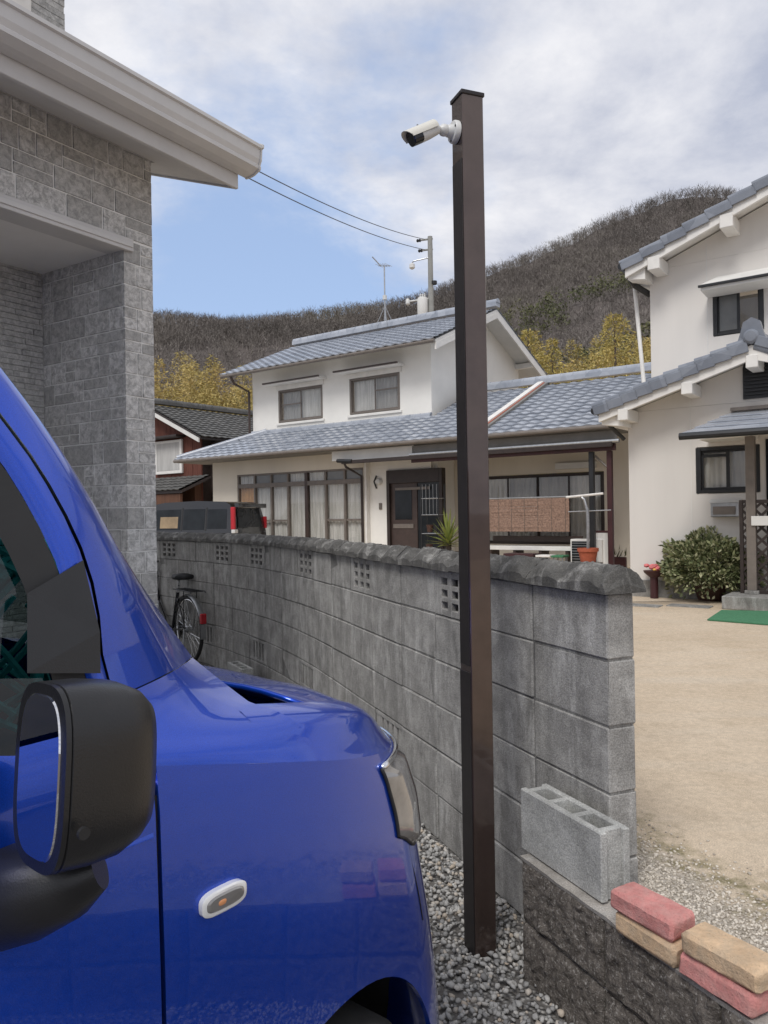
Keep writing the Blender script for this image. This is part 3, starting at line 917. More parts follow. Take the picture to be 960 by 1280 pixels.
def ridge_tiles(parent, mat, a, b, r=0.085, step=0.28, name='ridge_tile', base=0.16, limit=60):
    a, b = Vector(a), Vector(b); n = min(limit, max(2, round((b - a).length / step)))
    d = (b - a) / n
    first = None
    rot = d.to_track_quat('X', 'Z').to_euler()
    for i in range(n):
        if first is None:
            m = MB(); L = d.length * 1.04; rows = []
            for (xx, rr) in ((0, r), (L * 0.97, r * 1.0), (L * 0.97, r * 1.1), (L, r * 1.1)):
                rows.append([(xx, rr * math.cos(R(180 * k / 8)), rr * math.sin(R(180 * k / 8))) for k in range(9)])
            m.grid(rows); m.add(rows[0], [tuple(range(9))]); m.add(rows[-1], [tuple(range(9))])
            m.box(0, L * 0.96, -r * base / 0.16 * 1.15, r * base / 0.16 * 1.15, -0.10, 0.0)
            first = m.build(name, mat, parent, smooth=True); o = first
        else:
            o = dup(first, parent)
        o.location = a + d * i; o.rotation_euler = rot
def wall_panel(name, parent, mat, x0, x1, z0, z1, y, th, holes=()):
    """wall in the local x-z plane, front at y, thickness th going back, with rectangular holes (hx0,hx1,hz0,hz1)"""
    m = MB()
    xs_ = sorted({x0, x1, *[h[0] for h in holes], *[h[1] for h in holes]}); zs_ = sorted({z0, z1, *[h[2] for h in holes], *[h[3] for h in holes]})
    xs_ = [v for v in xs_ if x0 <= v <= x1]; zs_ = [v for v in zs_ if z0 <= v <= z1]
    def solid(i, j):
        if not (0 <= i < len(xs_) - 1 and 0 <= j < len(zs_) - 1): return False
        cx, cz = (xs_[i] + xs_[i + 1]) / 2, (zs_[j] + zs_[j + 1]) / 2
        return not any(h[0] < cx < h[1] and h[2] < cz < h[3] for h in holes)
    for i in range(len(xs_) - 1):
        for j in range(len(zs_) - 1):
            if not solid(i, j): continue
            a, b, c, d = xs_[i], xs_[i + 1], zs_[j], zs_[j + 1]; y2 = y + th
            m.add([(a, y, c), (b, y, c), (b, y, d), (a, y, d)], [(0, 1, 2, 3)])
            m.add([(a, y2, c), (b, y2, c), (b, y2, d), (a, y2, d)], [(3, 2, 1, 0)])
            if not solid(i - 1, j): m.add([(a, y, c), (a, y2, c), (a, y2, d), (a, y, d)], [(3, 2, 1, 0)])
            if not solid(i + 1, j): m.add([(b, y, c), (b, y2, c), (b, y2, d), (b, y, d)], [(0, 1, 2, 3)])
            if not solid(i, j - 1): m.add([(a, y, c), (b, y, c), (b, y2, c), (a, y2, c)], [(3, 2, 1, 0)])
            if not solid(i, j + 1): m.add([(a, y, d), (b, y, d), (b, y2, d), (a, y2, d)], [(0, 1, 2, 3)])
    return m.build(name, mat, parent, fix=False)
def curtain(parent, mat, x0, x1, z0, z1, y, amp=0.018, per=0.11, name='curtain'):
    m = MB(); n = max(8, int((x1 - x0) / per * 6)); P = []
    for i in range(n + 1):
        xx = x0 + (x1 - x0) * i / n
        d = amp * math.sin(2 * math.pi * xx / per) + amp * 0.5 * math.sin(2 * math.pi * xx / per * 0.37 + 1)
        P.append([(xx, y + d, z0), (xx, y + d, z1)])
    m.grid(P); return m.build(name, mat, parent, smooth='all', fix=False)
def window(parent, x0, x1, z0, z1, y, fmat, cols, cur=None, fw=0.04, rail=None, depth=0.07, gmat=None, cy=0.10):
    """sliding window: outer frame, one pane per column, curtains behind"""
    m = MB()
    m.cbox(x0 - 0.02, x0 + fw, y - 0.03, y + depth, z0, z1, 0.004); m.cbox(x1 - fw, x1 + 0.02, y - 0.03, y + depth, z0, z1, 0.004)
    m.cbox(x0 + fw, x1 - fw, y - 0.03, y + depth, z0, z0 + fw, 0.004); m.cbox(x0 + fw, x1 - fw, y - 0.03, y + depth, z1 - fw, z1, 0.004)
    w_ = m.build('window', fmat, parent)
    a, b = x0 + fw, x1 - fw; n = len(cols)
    for i, kind in enumerate(cols):
        xa = a + (b - a) * i / n; xb = a + (b - a) * (i + 1) / n
        yo = y + (0.012 if i % 2 else 0.034)
        s = MB(); q = 0.022
        s.box(xa, xa + q, yo - 0.012, yo + 0.012, z0 + fw, z1 - fw); s.box(xb - q, xb, yo - 0.012, yo + 0.012, z0 + fw, z1 - fw)
        s.box(xa + q, xb - q, yo - 0.012, yo + 0.012, z0 + fw, z0 + fw + 0.03); s.box(xa + q, xb - q, yo - 0.012, yo + 0.012, z1 - fw - 0.025, z1 - fw)
        if rail and i in rail:
            zr = z0 + (z1 - z0) * rail[i]; s.box(xa + q, xb - q, yo - 0.012, yo + 0.012, zr - 0.018, zr + 0.018)
        s.build('sash', fmat, w_)
        g_ = MB().box(xa + q, xb - q, yo - 0.003, yo + 0.003, z0 + fw + 0.03, z1 - fw - 0.025)
        g_.build('pane', (gmat or {}).get(i, M['glass']) if isinstance(gmat, dict) else (gmat or M['glass']), w_)
        if kind:
            curtain(w_, M[kind], xa, xb, z0 + fw, z1 - fw, y + cy)
    MB().box(x0, x1, y + 0.5, y + 0.52, z0, z1).build('room_back', M['curtain_grey'], w_)
    return w_

# ------------------------------------------------------------------ central two-storey house
HROT = math.atan2(-0.59, 0.807)
H = Frame(-0.469, 18.0, YARD, HROT)
house = thing('tile_roofed_house', 'cream two-storey house with blue-grey tiled roofs beyond the block wall', 'house', H.o, HROT)
def hx(px, y, py=600): return H.hit(px, py, y)[0]
def hz(px, py, y): return H.hit(px, py, y)[1]
XL, XU0, XU1 = hx(266, 0), hx(317.5, 1.0), hx(541, 1.0)
XE = hx(776, -0.55, 540)          # right end of the long lower roof
SL = 0.43
EY, EZ = -0.70, 2.66              # lower eave, local z above yard
def roof_z(y): return EZ + SL * (y - EY)
RY = 2.6
XS = 1.9                          # start of the annex
# lower walls
wbx0, wbx1 = hx(296.5, 0), hx(455, 0)
wbz1 = hz(375, 589, 0)
dx0, dx1 = hx(484.5, 0.12), hx(554, 0.12)
dz1 = hz(520, 586.5, 0.12)
wall_panel('wall', house, M['stucco_beige'], XL, wbx1 + 0.02, 0.0, 2.80, 0.0, 0.14, [(wbx0, wbx1 - 0.02, 0.35, wbz1)])
wall_panel('wall', house, M['stucco_white'], wbx1 + 0.022, XS - 0.1, 0.0, 2.79, 0.12, 0.12, [(dx0, dx1, -0.1, dz1)])
MB().box(XL, XL + 0.14, 0.14, 5.6, 0.0, 2.8).build('side_wall', M['stucco_beige'], house)
MB().cbox(wbx1 + 0.0225, wbx1 + 0.08, -0.02, 0.118, 0.0, 2.55, 0.004).build('pilaster', M['trim_white'], house)
MB().box(wbx1 - 0.45, XS - 0.05, -0.62, -0.58, 2.37, 2.59).build('fascia_board', M['soffit'], house)
# big window bank: transom lights above, sliding panels below
bank = MB()
tz = hz(400, 603, 0)
fw = 0.045
bank.cbox(wbx0 + 0.002, wbx0 + fw, 0.01, 0.10, 0.352, wbz1 - 0.002, 0.004); bank.cbox(wbx1 - 0.02 - fw, wbx1 - 0.022, 0.01, 0.10, 0.352, wbz1 - 0.002, 0.004)
bank.cbox(wbx0 + fw, wbx1 - 0.02 - fw, 0.01, 0.10, wbz1 - fw, wbz1 - 0.002, 0.004); bank.cbox(wbx0 + fw, wbx1 - 0.02 - fw, 0.008, 0.10, tz - 0.06, tz + 0.05, 0.004)
bank.cbox(wbx0 + fw, wbx1 - 0.02 - fw, 0.01, 0.10, 0.352, 0.40, 0.004)
bk = bank.build('window_frame', M['taupe_frame'], house)
mx = [hx(p, 0) for p in (297, 317.5, 338, 359, 382, 406, 430, 455)]
mx[0] = wbx0 + fw; mx[-1] = wbx1 - 0.02 - fw
up_m = ['curtain', 'glass_grey', 'glass_grey', 'curtain', 'curtain', 'glass_grey', 'glass_grey']
lo_m = ['amber', 'curtain', 'curtain', 'curtain', 'curtain', 'curtain', 'curtain']  # amber panel: a warm reflection on the glass, painted as an orange curtain
for i in range(7):
    a, b = mx[i], mx[i + 1]
    wd = 0.05 if i == 4 else 0.028
    if i: MB().cbox(a - wd, a + wd, 0.006, 0.098, 0.40, wbz1 - fw, 0.004).build('mullion', M['taupe_frame'] if i != 4 else M['brown_frame'], bk)
    MB().box(a + 0.03, b - 0.03, 0.05, 0.056, tz + 0.05, wbz1 - fw).build('pane', M['glass'] if up_m[i] == 'curtain' else M['glass_grey'], bk)
    MB().box(a + 0.03, b - 0.03, 0.05, 0.056, 0.40, tz - 0.06).build('pane', M['glass'], bk)
    if up_m[i] == 'curtain': curtain(bk, M['curtain'], a, b, tz + 0.05, wbz1 - fw, 0.12)
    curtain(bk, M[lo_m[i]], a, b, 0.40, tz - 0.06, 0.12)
    if i in (1, 2, 5, 6):
        MB().box(a + 0.03, b - 0.03, 0.03, 0.07, 0.98 + 0.0, 1.03).build('rail', M['taupe_frame'], bk)
# entrance: porch light, bell, door, canopy
er = MB().cbox(dx0, dx0 + 0.08, 0.06, 0.22, 0, dz1, 0.005); er.cbox(dx1 - 0.08, dx1, 0.06, 0.22, 0, dz1, 0.005); er.cbox(dx0 + 0.08, dx1 - 0.08, 0.06, 0.22, dz1 - 0.30, dz1, 0.005)
door = er.build('door', M['dark_brown'], house)
dm = (dx0 + dx1) / 2 + 0.05
MB().cbox(dx0 + 0.08, dm, 0.13, 0.17, 0.02, dz1 - 0.30, 0.004).build('door_leaf', M['brown_frame'], door)
MB().cbox(dx0 + 0.2, dm - 0.14, 0.118, 0.129, 1.0, dz1 - 0.44, 0.003).build('door_glass', M['glass_dark'], door)
MB().cbox(dx0 + 0.14, dm - 0.1, 0.112, 0.129, 0.80, 0.90, 0.003).build('door_rail', M['taupe_frame'], door)
MB().cbox(dm, dx1 - 0.08, 0.15, 0.18, 0.02, dz1 - 0.30, 0.004).build('door_glass', M['glass_dark'], door)
MB().cbox(dx0 + 0.22, dx1 - 0.35, 0.10, 0.118, dz1 - 0.46, dz1 - 0.40, 0.003).build('name_rail', M['taupe_frame'], door)
lx = hx(474, 0.1); lz = hz(474, 602, 0.1)
pl_ = MB().lathe([(0.02, 0), (0.085, 0.01), (0.085, 0.05), (0.06, 0.09), (0.0, 0.10)], 16, (0, 0, 0), Matrix.Translation((lx, 0.119, lz)) @ Matrix.Rotation(R(90), 4, 'X')).build('porch_light', M['white_plastic'], house, smooth=True)
MB().tube([(lx - 0.08, 0.10, lz + 0.14), (lx - 0.12, 0.06, lz), (lx - 0.08, 0.10, lz - 0.16)], 0.018, 8).build('light_bracket', M['dark_metal'], pl_)
MB().cbox(lx - 0.02, lx + 0.06, 0.095, 0.118, lz - 0.65, lz - 0.50, 0.003).build('bell_push', M['taupe_frame'], house)
cz = hz(520, 573, -0.6)
cx0, cx1 = hx(432, -0.6), hx(602, -0.6)
cp = MB().cbox(cx0, XE - 0.1, -0.75, -0.68, cz - 0.03, cz + 0.05, 0.004)
cp.add([(cx0, -0.68, cz), (XS, -0.68, cz), (XS, 0.1, cz + 0.14), (cx0, 0.1, cz + 0.14), (cx0, -0.68, cz + 0.03), (XS, -0.68, cz + 0.03), (XS, 0.1, cz + 0.17), (cx0, 0.1, cz + 0.17)], [(0, 1, 2, 3), (4, 5, 6, 7), (0, 1, 5, 4), (1, 2, 6, 5), (2, 3, 7, 6), (3, 0, 4, 7)])
cano = cp.build('canopy', M['dark_brown'], house)
MB().tube([(cx0 - 0.12, -0.74, cz + 0.05), (cx0 + 0.3, -0.74, cz + 0.02)], 0.045, 8).build('canopy_gutter', M['black_frame'], cano)
MB().tube([(cx0 + 0.06, -0.74, cz + 0.02), (cx0 + 0.1, -0.7, cz - 0.1), (wbx1 - 0.03, -0.06, cz - 0.28), (wbx1 - 0.03, -0.05, 0.1)], 0.028, 8).build('downpipe', M['dark_brown'], cano)
# long lower tiled roof with hip on the left
rz_ = roof_z
LH = XL - 0.62
xs_strip = hx(636, 0.9, 506)
lr = MB()
topy = 1.0
lr.add([(LH, EY, EZ), (XE, EY, EZ), (XE, RY, rz_(RY)), (XU1, RY, rz_(RY)), (XU1, 1.0, rz_(1.0)), (LH + 1.7, 1.0, rz_(1.0))], [(0, 1, 2, 3, 4, 5)])
lr.add([(LH, EY, EZ - 0.06), (XE, EY, EZ - 0.06), (XE, 0.3, EZ - 0.06), (LH, 0.3, EZ - 0.06)], [(3, 2, 1, 0)])
lr.add([(LH, EY, EZ - 0.06), (XE, EY, EZ - 0.06), (XE, EY, EZ), (LH, EY, EZ)], [(0, 1, 2, 3)])
lr.add([(LH, EY, EZ), (LH + 1.7, 1.0, rz_(1.0)), (LH + 1.7, 5.5, rz_(1.0)), (LH, 5.5, EZ)], [(0, 1, 2, 3)])
lr.add([(LH, EY, EZ - 0.06), (LH, 5.5, EZ - 0.06), (LH, 5.5, EZ), (LH, EY, EZ)], [(0, 1, 2, 3)])
lr.add([(XU1, RY, rz_(RY)), (XE, RY, rz_(RY)), (XE, RY + 3.3, EZ), (XU1, RY + 3.3, EZ)], [(0, 1, 2, 3)])
roof = lr.build('lower_roof', M['grey_fascia'], house, fix=False)
def keep_l(x, t_):
    y = EY + t_ * (RY - EY)
    if x < LH + (y - EY) + 0.02: return False
    if x < XU1 + 0.05 and y > 1.02: return False
    return True
slope_tiles('tiles', roof, M['kawara'], LH, XE, EY - 0.05, EZ, RY, rz_(RY), keep=keep_l)
# hip side tiles on the left
Mh = Matrix.Translation((LH, EY, 0)) @ Matrix.Rotation(R(-90), 4, 'Z')
slope_tiles('tiles', roof, M['kawara'], -6.0, 0, -0.05, EZ, 1.7, rz_(1.0), keep=lambda x, t_: -x > t_ * 1.7 + 0.02, M_=Mh)
ridge_tiles(roof, M['kawara'], (LH, EY, EZ + 0.08), (LH + 1.7, 1.0, rz_(1.0) + 0.08), 0.07, 0.27, 'hip_tile')
ridge_tiles(roof, M['kawara'], (XU1 + 0.1, RY, rz_(RY) + 0.16), (XE, RY, rz_(RY) + 0.16), 0.09, 0.3)
ridge_tiles(roof, M['kawara'], (XU0 + 0.0, 0.96, rz_(0.96) + 0.08), (XU1, 0.96, rz_(0.96) + 0.08), 0.045, 0.3, 'flashing_tile')
# parapet strip dividing main house and annex: white cap with red line
st_ = MB(); 
def slab(m, x0, x1, h0, h1, ya=EY - 0.05, yb=RY):
    m.add([(x0, ya, rz_(ya) + h0), (x1, ya, rz_(ya) + h0), (x1, yb, rz_(yb) + h0), (x0, yb, rz_(yb) + h0), (x0, ya, rz_(ya) + h1), (x1, ya, rz_(ya) + h1), (x1, yb, rz_(yb) + h1), (x0, yb, rz_(yb) + h1)],
          [(0, 3, 2, 1), (4, 5, 6, 7), (0, 1, 5, 4), (1, 2, 6, 5), (2, 3, 7, 6), (3, 0, 4, 7)])
slab(st_, xs_strip - 0.04, xs_strip + 0.10, 0.0, 0.15); sp = st_.build('roof_divider', M['trim_white'], roof)
st_ = MB(); slab(st_, xs_strip + 0.102, xs_strip + 0.13, 0.0, 0.12); st_.build('red_flashing', M['terracotta'], sp)
st_ = MB(); slab(st_, xs_strip + 0.132, xs_strip + 0.21, 0.0, 0.11); st_.build('grey_flashing', M['grey_fascia'], sp)
# eave gutter along the lower roof
MB().tube([(LH, EY - 0.10, EZ - 0.02), (XE - 0.05, EY - 0.10, EZ - 0.02)], 0.045, 10).build('gutter', M['taupe_frame'], house)
# upper storey
u0, u1 = XU0, XU1
uz0 = rz_(1.0) - 0.15
UEZ = 5.03; UEY = 0.35; URY = 3.3
def ur(y): return UEZ + SL * (y - UEY)
uw = []
for (a, b, c, d) in ((348.5, 403, 487, 527.5), (437.5, 499.5, 472, 517)):
    xa, xb = hx(a, 1.0, (c + d) / 2), hx(b, 1.0, (c + d) / 2)
    za = (hz(a, d + 1, 1.0) + hz(b, d - 4, 1.0)) / 2; zb = (hz(a, c + 1, 1.0) + hz(b, c - 6, 1.0)) / 2
    uw.append((xa, xb, za, zb))
za = sum(q[2] for q in uw) / 2; zb = sum(q[3] for q in uw) / 2
uw = [(q[0], q[1], za if False else q[2], q[3]) for q in uw]
wall_panel('wall', house, M['stucco_white'], u0, u1, uz0, ur(1.0) - 0.02, 1.0, 0.14, uw)
gm = MB(); gm.prism([(1.142, uz0), (5.6, uz0), (5.6, ur(1.0)), (URY, ur(URY) - 0.06), (1.142, ur(1.0) + 0.02)], 0, u1 - 0.14, u1 - 0.001)
gm.build('gable_wall', M['stucco_white'], house)
gm = MB(); gm.prism([(1.142, uz0), (5.6, uz0), (5.6, ur(1.0)), (URY, ur(URY) - 0.06), (1.142, ur(1.0) + 0.02)], 0, u0 + 0.001, u0 + 0.14)
gm.build('gable_wall', M['stucco_white'], house)
for i, q in enumerate(uw):
    window(house, q[0] + 0.01, q[1] - 0.01, q[2] + 0.01, q[3] - 0.01, 1.02, M['taupe_frame'], ['curtain_grey', 'curtain'] if i == 0 else ['curtain', 'curtain_grey'], rail={0: 0.55} if i == 0 else {1: 0.6})
    s_ = MB().cbox(q[0] - 0.07, q[1] + 0.07, 0.955, 0.999, q[2] - 0.07, q[2] - 0.01, 0.004); s_.build('sill', M['trim_white'], house)
    hd = MB(); hd.add([(q[0] - 0.16, 0.999, q[3] + 0.13), (q[1] + 0.16, 0.999, q[3] + 0.13), (q[1] + 0.2, 0.62, q[3] + 0.10), (q[0] - 0.2, 0.62, q[3] + 0.10),
                       (q[0] - 0.16, 0.999, q[3] + 0.17), (q[1] + 0.16, 0.999, q[3] + 0.17), (q[1] + 0.2, 0.62, q[3] + 0.16), (q[0] - 0.2, 0.62, q[3] + 0.16)],
                      [(0, 1, 2, 3), (4, 5, 6, 7), (0, 1, 5, 4), (1, 2, 6, 5), (2, 3, 7, 6), (3, 0, 4, 7)])
    hh_ = hd.build('window_hood', M['trim_white'], house)
    MB().cbox(q[0] - 0.22, q[1] + 0.22, 0.585, 0.635, q[3] + 0.135, q[3] + 0.175, 0.004).build('hood_edge', M['brown_frame'], hh_)
    MB().cbox(q[0] - 0.07, q[1] + 0.07, 0.965, 0.9985, q[3] + 0.0, q[3] + 0.125, 0.004).build('lintel', M['trim_white'], house)
ux0, ux1 = u0 - 0.5, u1 + 0.55
um = MB()
um.prism([(UEY, UEZ), (URY, ur(URY)), (2 * URY - UEY, UEZ), (2 * URY - UEY, UEZ - 0.07), (URY, ur(URY) - 0.07), (UEY, UEZ - 0.07)], 0, ux0, ux1)
ur_o = um.build('upper_roof', M['soffit'], house)
slope_tiles('tiles', ur_o, M['kawara'], ux0, ux1, UEY - 0.04, UEZ, URY, ur(URY))
Mb = Matrix.Translation((0, 2 * URY, 0)) @ Matrix.Rotation(math.pi, 4, 'Z')
slope_tiles('tiles', ur_o, M['kawara'], -ux1, -ux0, UEY - 0.04, UEZ, URY, ur(URY), M_=Mb)
ridge_tiles(ur_o, M['kawara'], (ux0, URY, ur(URY) + 0.17), (ux1 + 0.03, URY, ur(URY) + 0.17), 0.10, 0.3)
# barge boards and purlin ends on the gable
for sgn in (0, 1):
    pts = [(UEY, UEZ - 0.22), (URY, ur(URY) - 0.22), (URY, ur(URY) - 0.072), (UEY, UEZ - 0.072)]
    if sgn: pts = [(2 * URY - p[0], p[1]) for p in pts]
    MB().prism(pts, 0, ux1 - 0.03, ux1 + 0.012).build('barge_board', M['trim_white'], ur_o)
for yy in (1.15, URY, 2 * URY - 1.15):
    MB().cbox(u1, ux1 - 0.032, yy - 0.06, yy + 0.06, ur(min(yy, 2 * URY - yy)) - 0.24, ur(min(yy, 2 * URY - yy)) - 0.10, 0.005).build('purlin', M['trim_white'], ur_o)
MB().tube([(ux0, UEY - 0.06, UEZ - 0.03), (ux1, UEY - 0.06, UEZ - 0.03)], 0.04, 10).build('gutter', M['taupe_frame'], house)
MB().tube([(u0 - 0.12, UEY - 0.06, UEZ - 0.06), (u0 - 0.10, UEY + 0.05, UEZ - 0.25), (u0 - 0.06, 0.92, UEZ - 0.42), (u0 - 0.06, 0.92, uz0)], 0.035, 8).build('downpipe', M['brown_frame'], house)
MB().tube([(u1 + 0.06, 2.5, ur(2.5) - 0.3), (u1 + 0.02, 2.9, 4.6), (u1 + 0.02, 2.7, 4.0)], 0.012, 6).build('cable', M['wire'], house)
# annex with veranda
AW = 0.95
ax0, ax1 = XS - 0.1, XE - 0.1
awx0, awx1 = hx(596, AW), hx(755, AW, 640)
awz1 = hz(680, 592, AW)
wall_panel('annex_wall', house, M['stucco_beige'], ax0, ax1, 0.0, 2.9, AW, 0.12, [(awx0, awx1, 0.42, awz1)])
MB().box(ax0, ax0 + 0.1, 0.242, AW - 0.002, 0, 2.7).build('annex_return_wall', M['stucco_white'], house)
window(house, awx0 + 0.01, awx1 - 0.01, 0.43, awz1 - 0.01, AW + 0.02, M['dark_brown'], ['curtain', 'curtain_grey', 'curtain_grey', 'curtain'])
MB().cbox(ax0, ax1 + 0.05, -0.62, -0.58, 2.36, 2.585, 0.004).build('veranda_fascia', M['grey_fascia'], house)
MB().cbox(ax0, ax1 + 0.02, -0.66, -0.58, 2.22, 2.345, 0.004).build('veranda_beam', M['maroon'], house)
MB().tube([(ax0, -0.70, 2.38), (ax1 + 0.12, -0.70, 2.38)], 0.04, 8).build('veranda_gutter', M['steel'], house)
for px_ in (742.5, 765):
    xx = hx(px_, -0.45, 640)
    MB().cbox(xx - 0.045, xx + 0.045, -0.57, -0.48, 0, 2.22, 0.004).build('veranda_post', M['black_frame'] if px_ < 750 else M['maroon'], house)
xx = hx(742.5, -0.5, 640)
MB().tube([(xx + 0.04, -0.52, 2.15), (xx + 0.35, -0.52, 1.85)], 0.02, 6).build('brace', M['taupe_frame'], house)
MB().cbox(hx(694, AW - 0.1), hx(744, AW - 0.1), AW - 0.10, AW - 0.002, hz(720, 582, AW - 0.05) - 0.06, hz(720, 578, AW - 0.05), 0.004).build('awning_box', M['soffit'], house)
MB().box(ax1 - 0.1, ax1 + 0.6, AW + 0.2, AW + 0.3, 0, 2.7).build('corner_panel', M['grey_fascia'], house)

# ---- things on the veranda
def on_h(x, y, z=0.0): return H.M @ Vector((x, y, z))
by = -0.30
bx0, bx1 = hx(604, by, 640), hx(711.5, by, 640)
bz0, bz1 = hz(660, 664, by), hz(660, 624, by)
bl = thing('reed_blind', 'brown reed blind hung in front of the veranda windows', 'blind', on_h(bx0, by), HROT)
m = MB(); nsl = 34
for i in range(nsl):
    z = bz0 + (bz1 - bz0) * i / (nsl - 1)
    m.tube([(0, 0.004 * random.uniform(-1, 1), z), ((bx1 - bx0) * 0.5, 0.004 * random.uniform(-1, 1), z + random.uniform(-0.004, 0.004)), (bx1 - bx0, 0, z)], 0.0105, 5)
m.build('reeds', M['bamboo_blind'], bl, kind='stuff')
m = MB()
for i in range(7):
    xx = (bx1 - bx0) * (0.04 + 0.92 * i / 6); m.tube([(xx, -0.014, bz0), (xx, -0.014, bz1 + 0.02)], 0.004, 4)
m.build('cords', M['taupe_frame'], bl)
MB().tube([(-0.02, 0, bz1 + 0.03), (bx1 - bx0 + 0.02, 0, bz1 + 0.03)], 0.016, 8).build('top_rail', M['steel'], bl)
bz_ = 0.42
be = thing('veranda_bench', 'long white plank bench under the reed blind', 'bench', on_h(bx0, -0.1), HROT)
m = MB().cbox(0, bx1 - bx0 + 0.1, -0.2, 0.2, bz_ - 0.05, bz_ + 0.03, 0.005); m.build('plank', M['trim_white'], be)
for k in range(4):
    MB().box(0.1 + (bx1 - bx0 - 0.2) * k / 3, 0.16 + (bx1 - bx0 - 0.2) * k / 3, -0.18, 0.18, 0, bz_ - 0.051).build('leg', M['brown_frame'], be)
MB().cbox(0, bx1 - bx0 + 0.1, 0.202, 0.24, bz_ + 0.10, bz_ + 0.22, 0.004).build('back_rail', M['brown_frame'], be)
def stool(px, label, mat, w_=0.3):
    xx = hx(px, -0.5, 680)
    t_ = thing('low_stool', label, 'stool', on_h(xx, -0.5), HROT)
    MB().cbox(-w_ / 2, w_ / 2, -0.15, 0.15, 0.26, 0.30, 0.006).build('seat', mat, t_)
    for a in (-1, 1):
        for b in (-1, 1): MB().tube([(a * w_ * 0.42, b * 0.12, 0), (a * w_ * 0.36, b * 0.1, 0.26)], 0.013, 6).build('leg', M['steel'], t_)
stool(700, 'small low stool with a mint green seat beside the bench', M['mat_green'], 0.24)
stool(682, 'small low stool with a pale seat under the veranda bench', M['trim_white'], 0.3)
xx = hx(652, -0.5, 690)
cr = thing('storage_crate', 'purple-brown slatted crate on the ground under the bench', 'crate', on_h(xx, -0.5), HROT)
for k in range(4): MB().cbox(-0.32, 0.32, -0.16, 0.16, 0.02 + 0.08 * k, 0.08 + 0.08 * k, 0.006).build('slat', M['maroon'], cr)
MB().box(-0.30, 0.30, -0.14, 0.14, 0.0, 0.30).build('inner_box', M['dark_brown'], cr)
# outdoor unit
xa, xb = hx(713, -0.35, 690), hx(738, -0.35, 690)
ac = thing('air_conditioner_unit', 'white outdoor air conditioner unit standing by the veranda post', 'air conditioner', on_h(xa, -0.35), HROT)
W_ = 0.62
MB().cbox(0, W_, 0.0, 0.26, 0.06, 0.60, 0.01).build('casing', M['trim_white'], ac)
MB().cbox(0.03, 0.46, -0.012, -0.001, 0.10, 0.56, 0.005).build('grille_backing', M['glass_dark'], ac)
for k in range(9): MB().box(0.04, 0.45, -0.022, -0.013, 0.12 + 0.05 * k, 0.13 + 0.05 * k).build('grille_bar', M['steel'], ac)
MB().box(0.04, 0.12, 0.02, 0.24, 0, 0.06).build('foot', M['dark_metal'], ac); MB().box(0.5, 0.58, 0.02, 0.24, 0, 0.06).build('foot', M['dark_metal'], ac)
wb = thing('leaning_board', 'narrow white board leaning beside the outdoor unit under the veranda', 'board', on_h(hx(750, -0.3, 690), -0.3), HROT)
MB().cbox(-0.16, 0.16, 0, 0.03, 0.0, 0.72, 0.005).build('board', M['curtain'], wb)
MB().cbox(-0.17, 0.17, -0.004, 0.034, 0.72, 0.76, 0.004).build('top_edge', M['maroon'], wb)
# pot with crooked drying-pole stand
pt = thing('potted_pole', 'orange terracotta pot holding a bent pole with a pale cross bar', 'plant pot', on_h(hx(735, -0.85, 690), -0.85), HROT)
MB().cbox(-0.2, 0.2, -0.2, 0.2, 0, 0.20, 0.006).build('stand', M['foundation'], pt)
MB().lathe([(0.13, 0.2), (0.17, 0.40), (0.19, 0.40), (0.19, 0.46), (0.165, 0.46), (0.15, 0.38)], 20).build('pot', M['terracotta'], pt, smooth=True)
MB().lathe([(0.155, 0.42), (0.155, 0.43)], 16).build('soil', M['pot_brown'], pt)
MB().tube([(0, 0, 0.35), (0.01, 0, 0.9), (0.0, 0, 1.15), (-0.05, 0, 1.34), (-0.10, 0, 1.38)], 0.028, 8).build('pole', M['steel'], pt, smooth=True)
MB().tube([(-0.40, 0, 1.39), (-0.1, 0, 1.41), (0.30, 0, 1.44)], 0.022, 8).build('cross_bar', M['trim_white'], pt)
MB().tube([(-0.4, 0.1, 1.12), (0.4, 0.1, 1.14)], 0.012, 6).build('wire_bar', M['steel'], pt)
# spiky plant by the entrance, in a pot
def spiky(px, py, y, h, n, label, lmat, name='spiky_plant'):
    xx = hx(px, y, 640)
    t_ = thing(name, label, 'plant', on_h(xx, y), HROT)
    MB().lathe([(0.16, 0), (0.21, 0.30), (0.23, 0.30), (0.23, 0.34), (0.19, 0.34)], 18).build('pot', M['pot_brown'], t_, smooth=True)
    MB().tube([(0, 0, 0.3), (0, 0, 0.62)], [0.07, 0.05], 8).build('stem', M['bark'], t_)
    for i in range(n):
        a = 2.4 * i; el_ = R(8 + 78 * (i / n)); L = h * random.uniform(0.75, 1.05)
        d = Vector((math.cos(a) * math.cos(el_), math.sin(a) * math.cos(el_), math.sin(el_)))
        s_ = d.cross(Vector((0, 0, 1))).normalized() * 0.032
        b0 = Vector((0, 0, 0.45 + 0.2 * i / n)); P = []
        for k in range(5):
            u_ = k / 4; p = b0 + d * L * u_ + Vector((0, 0, -0.22 * L * u_ * u_ * (1 - i / n)))
            w_ = (1 - u_ ** 1.6) + 0.05
            P.append([p - s_ * w_, p + Vector((0, 0, -0.012 * w_)), p + s_ * w_])
        MB().grid(P).build('leaf', lmat, t_, smooth='all', fix=False)
spiky(560, 660, -0.75, 0.62, 44, 'spiky yellow-green potted yucca beside the entrance door', M['leaf_agave'])
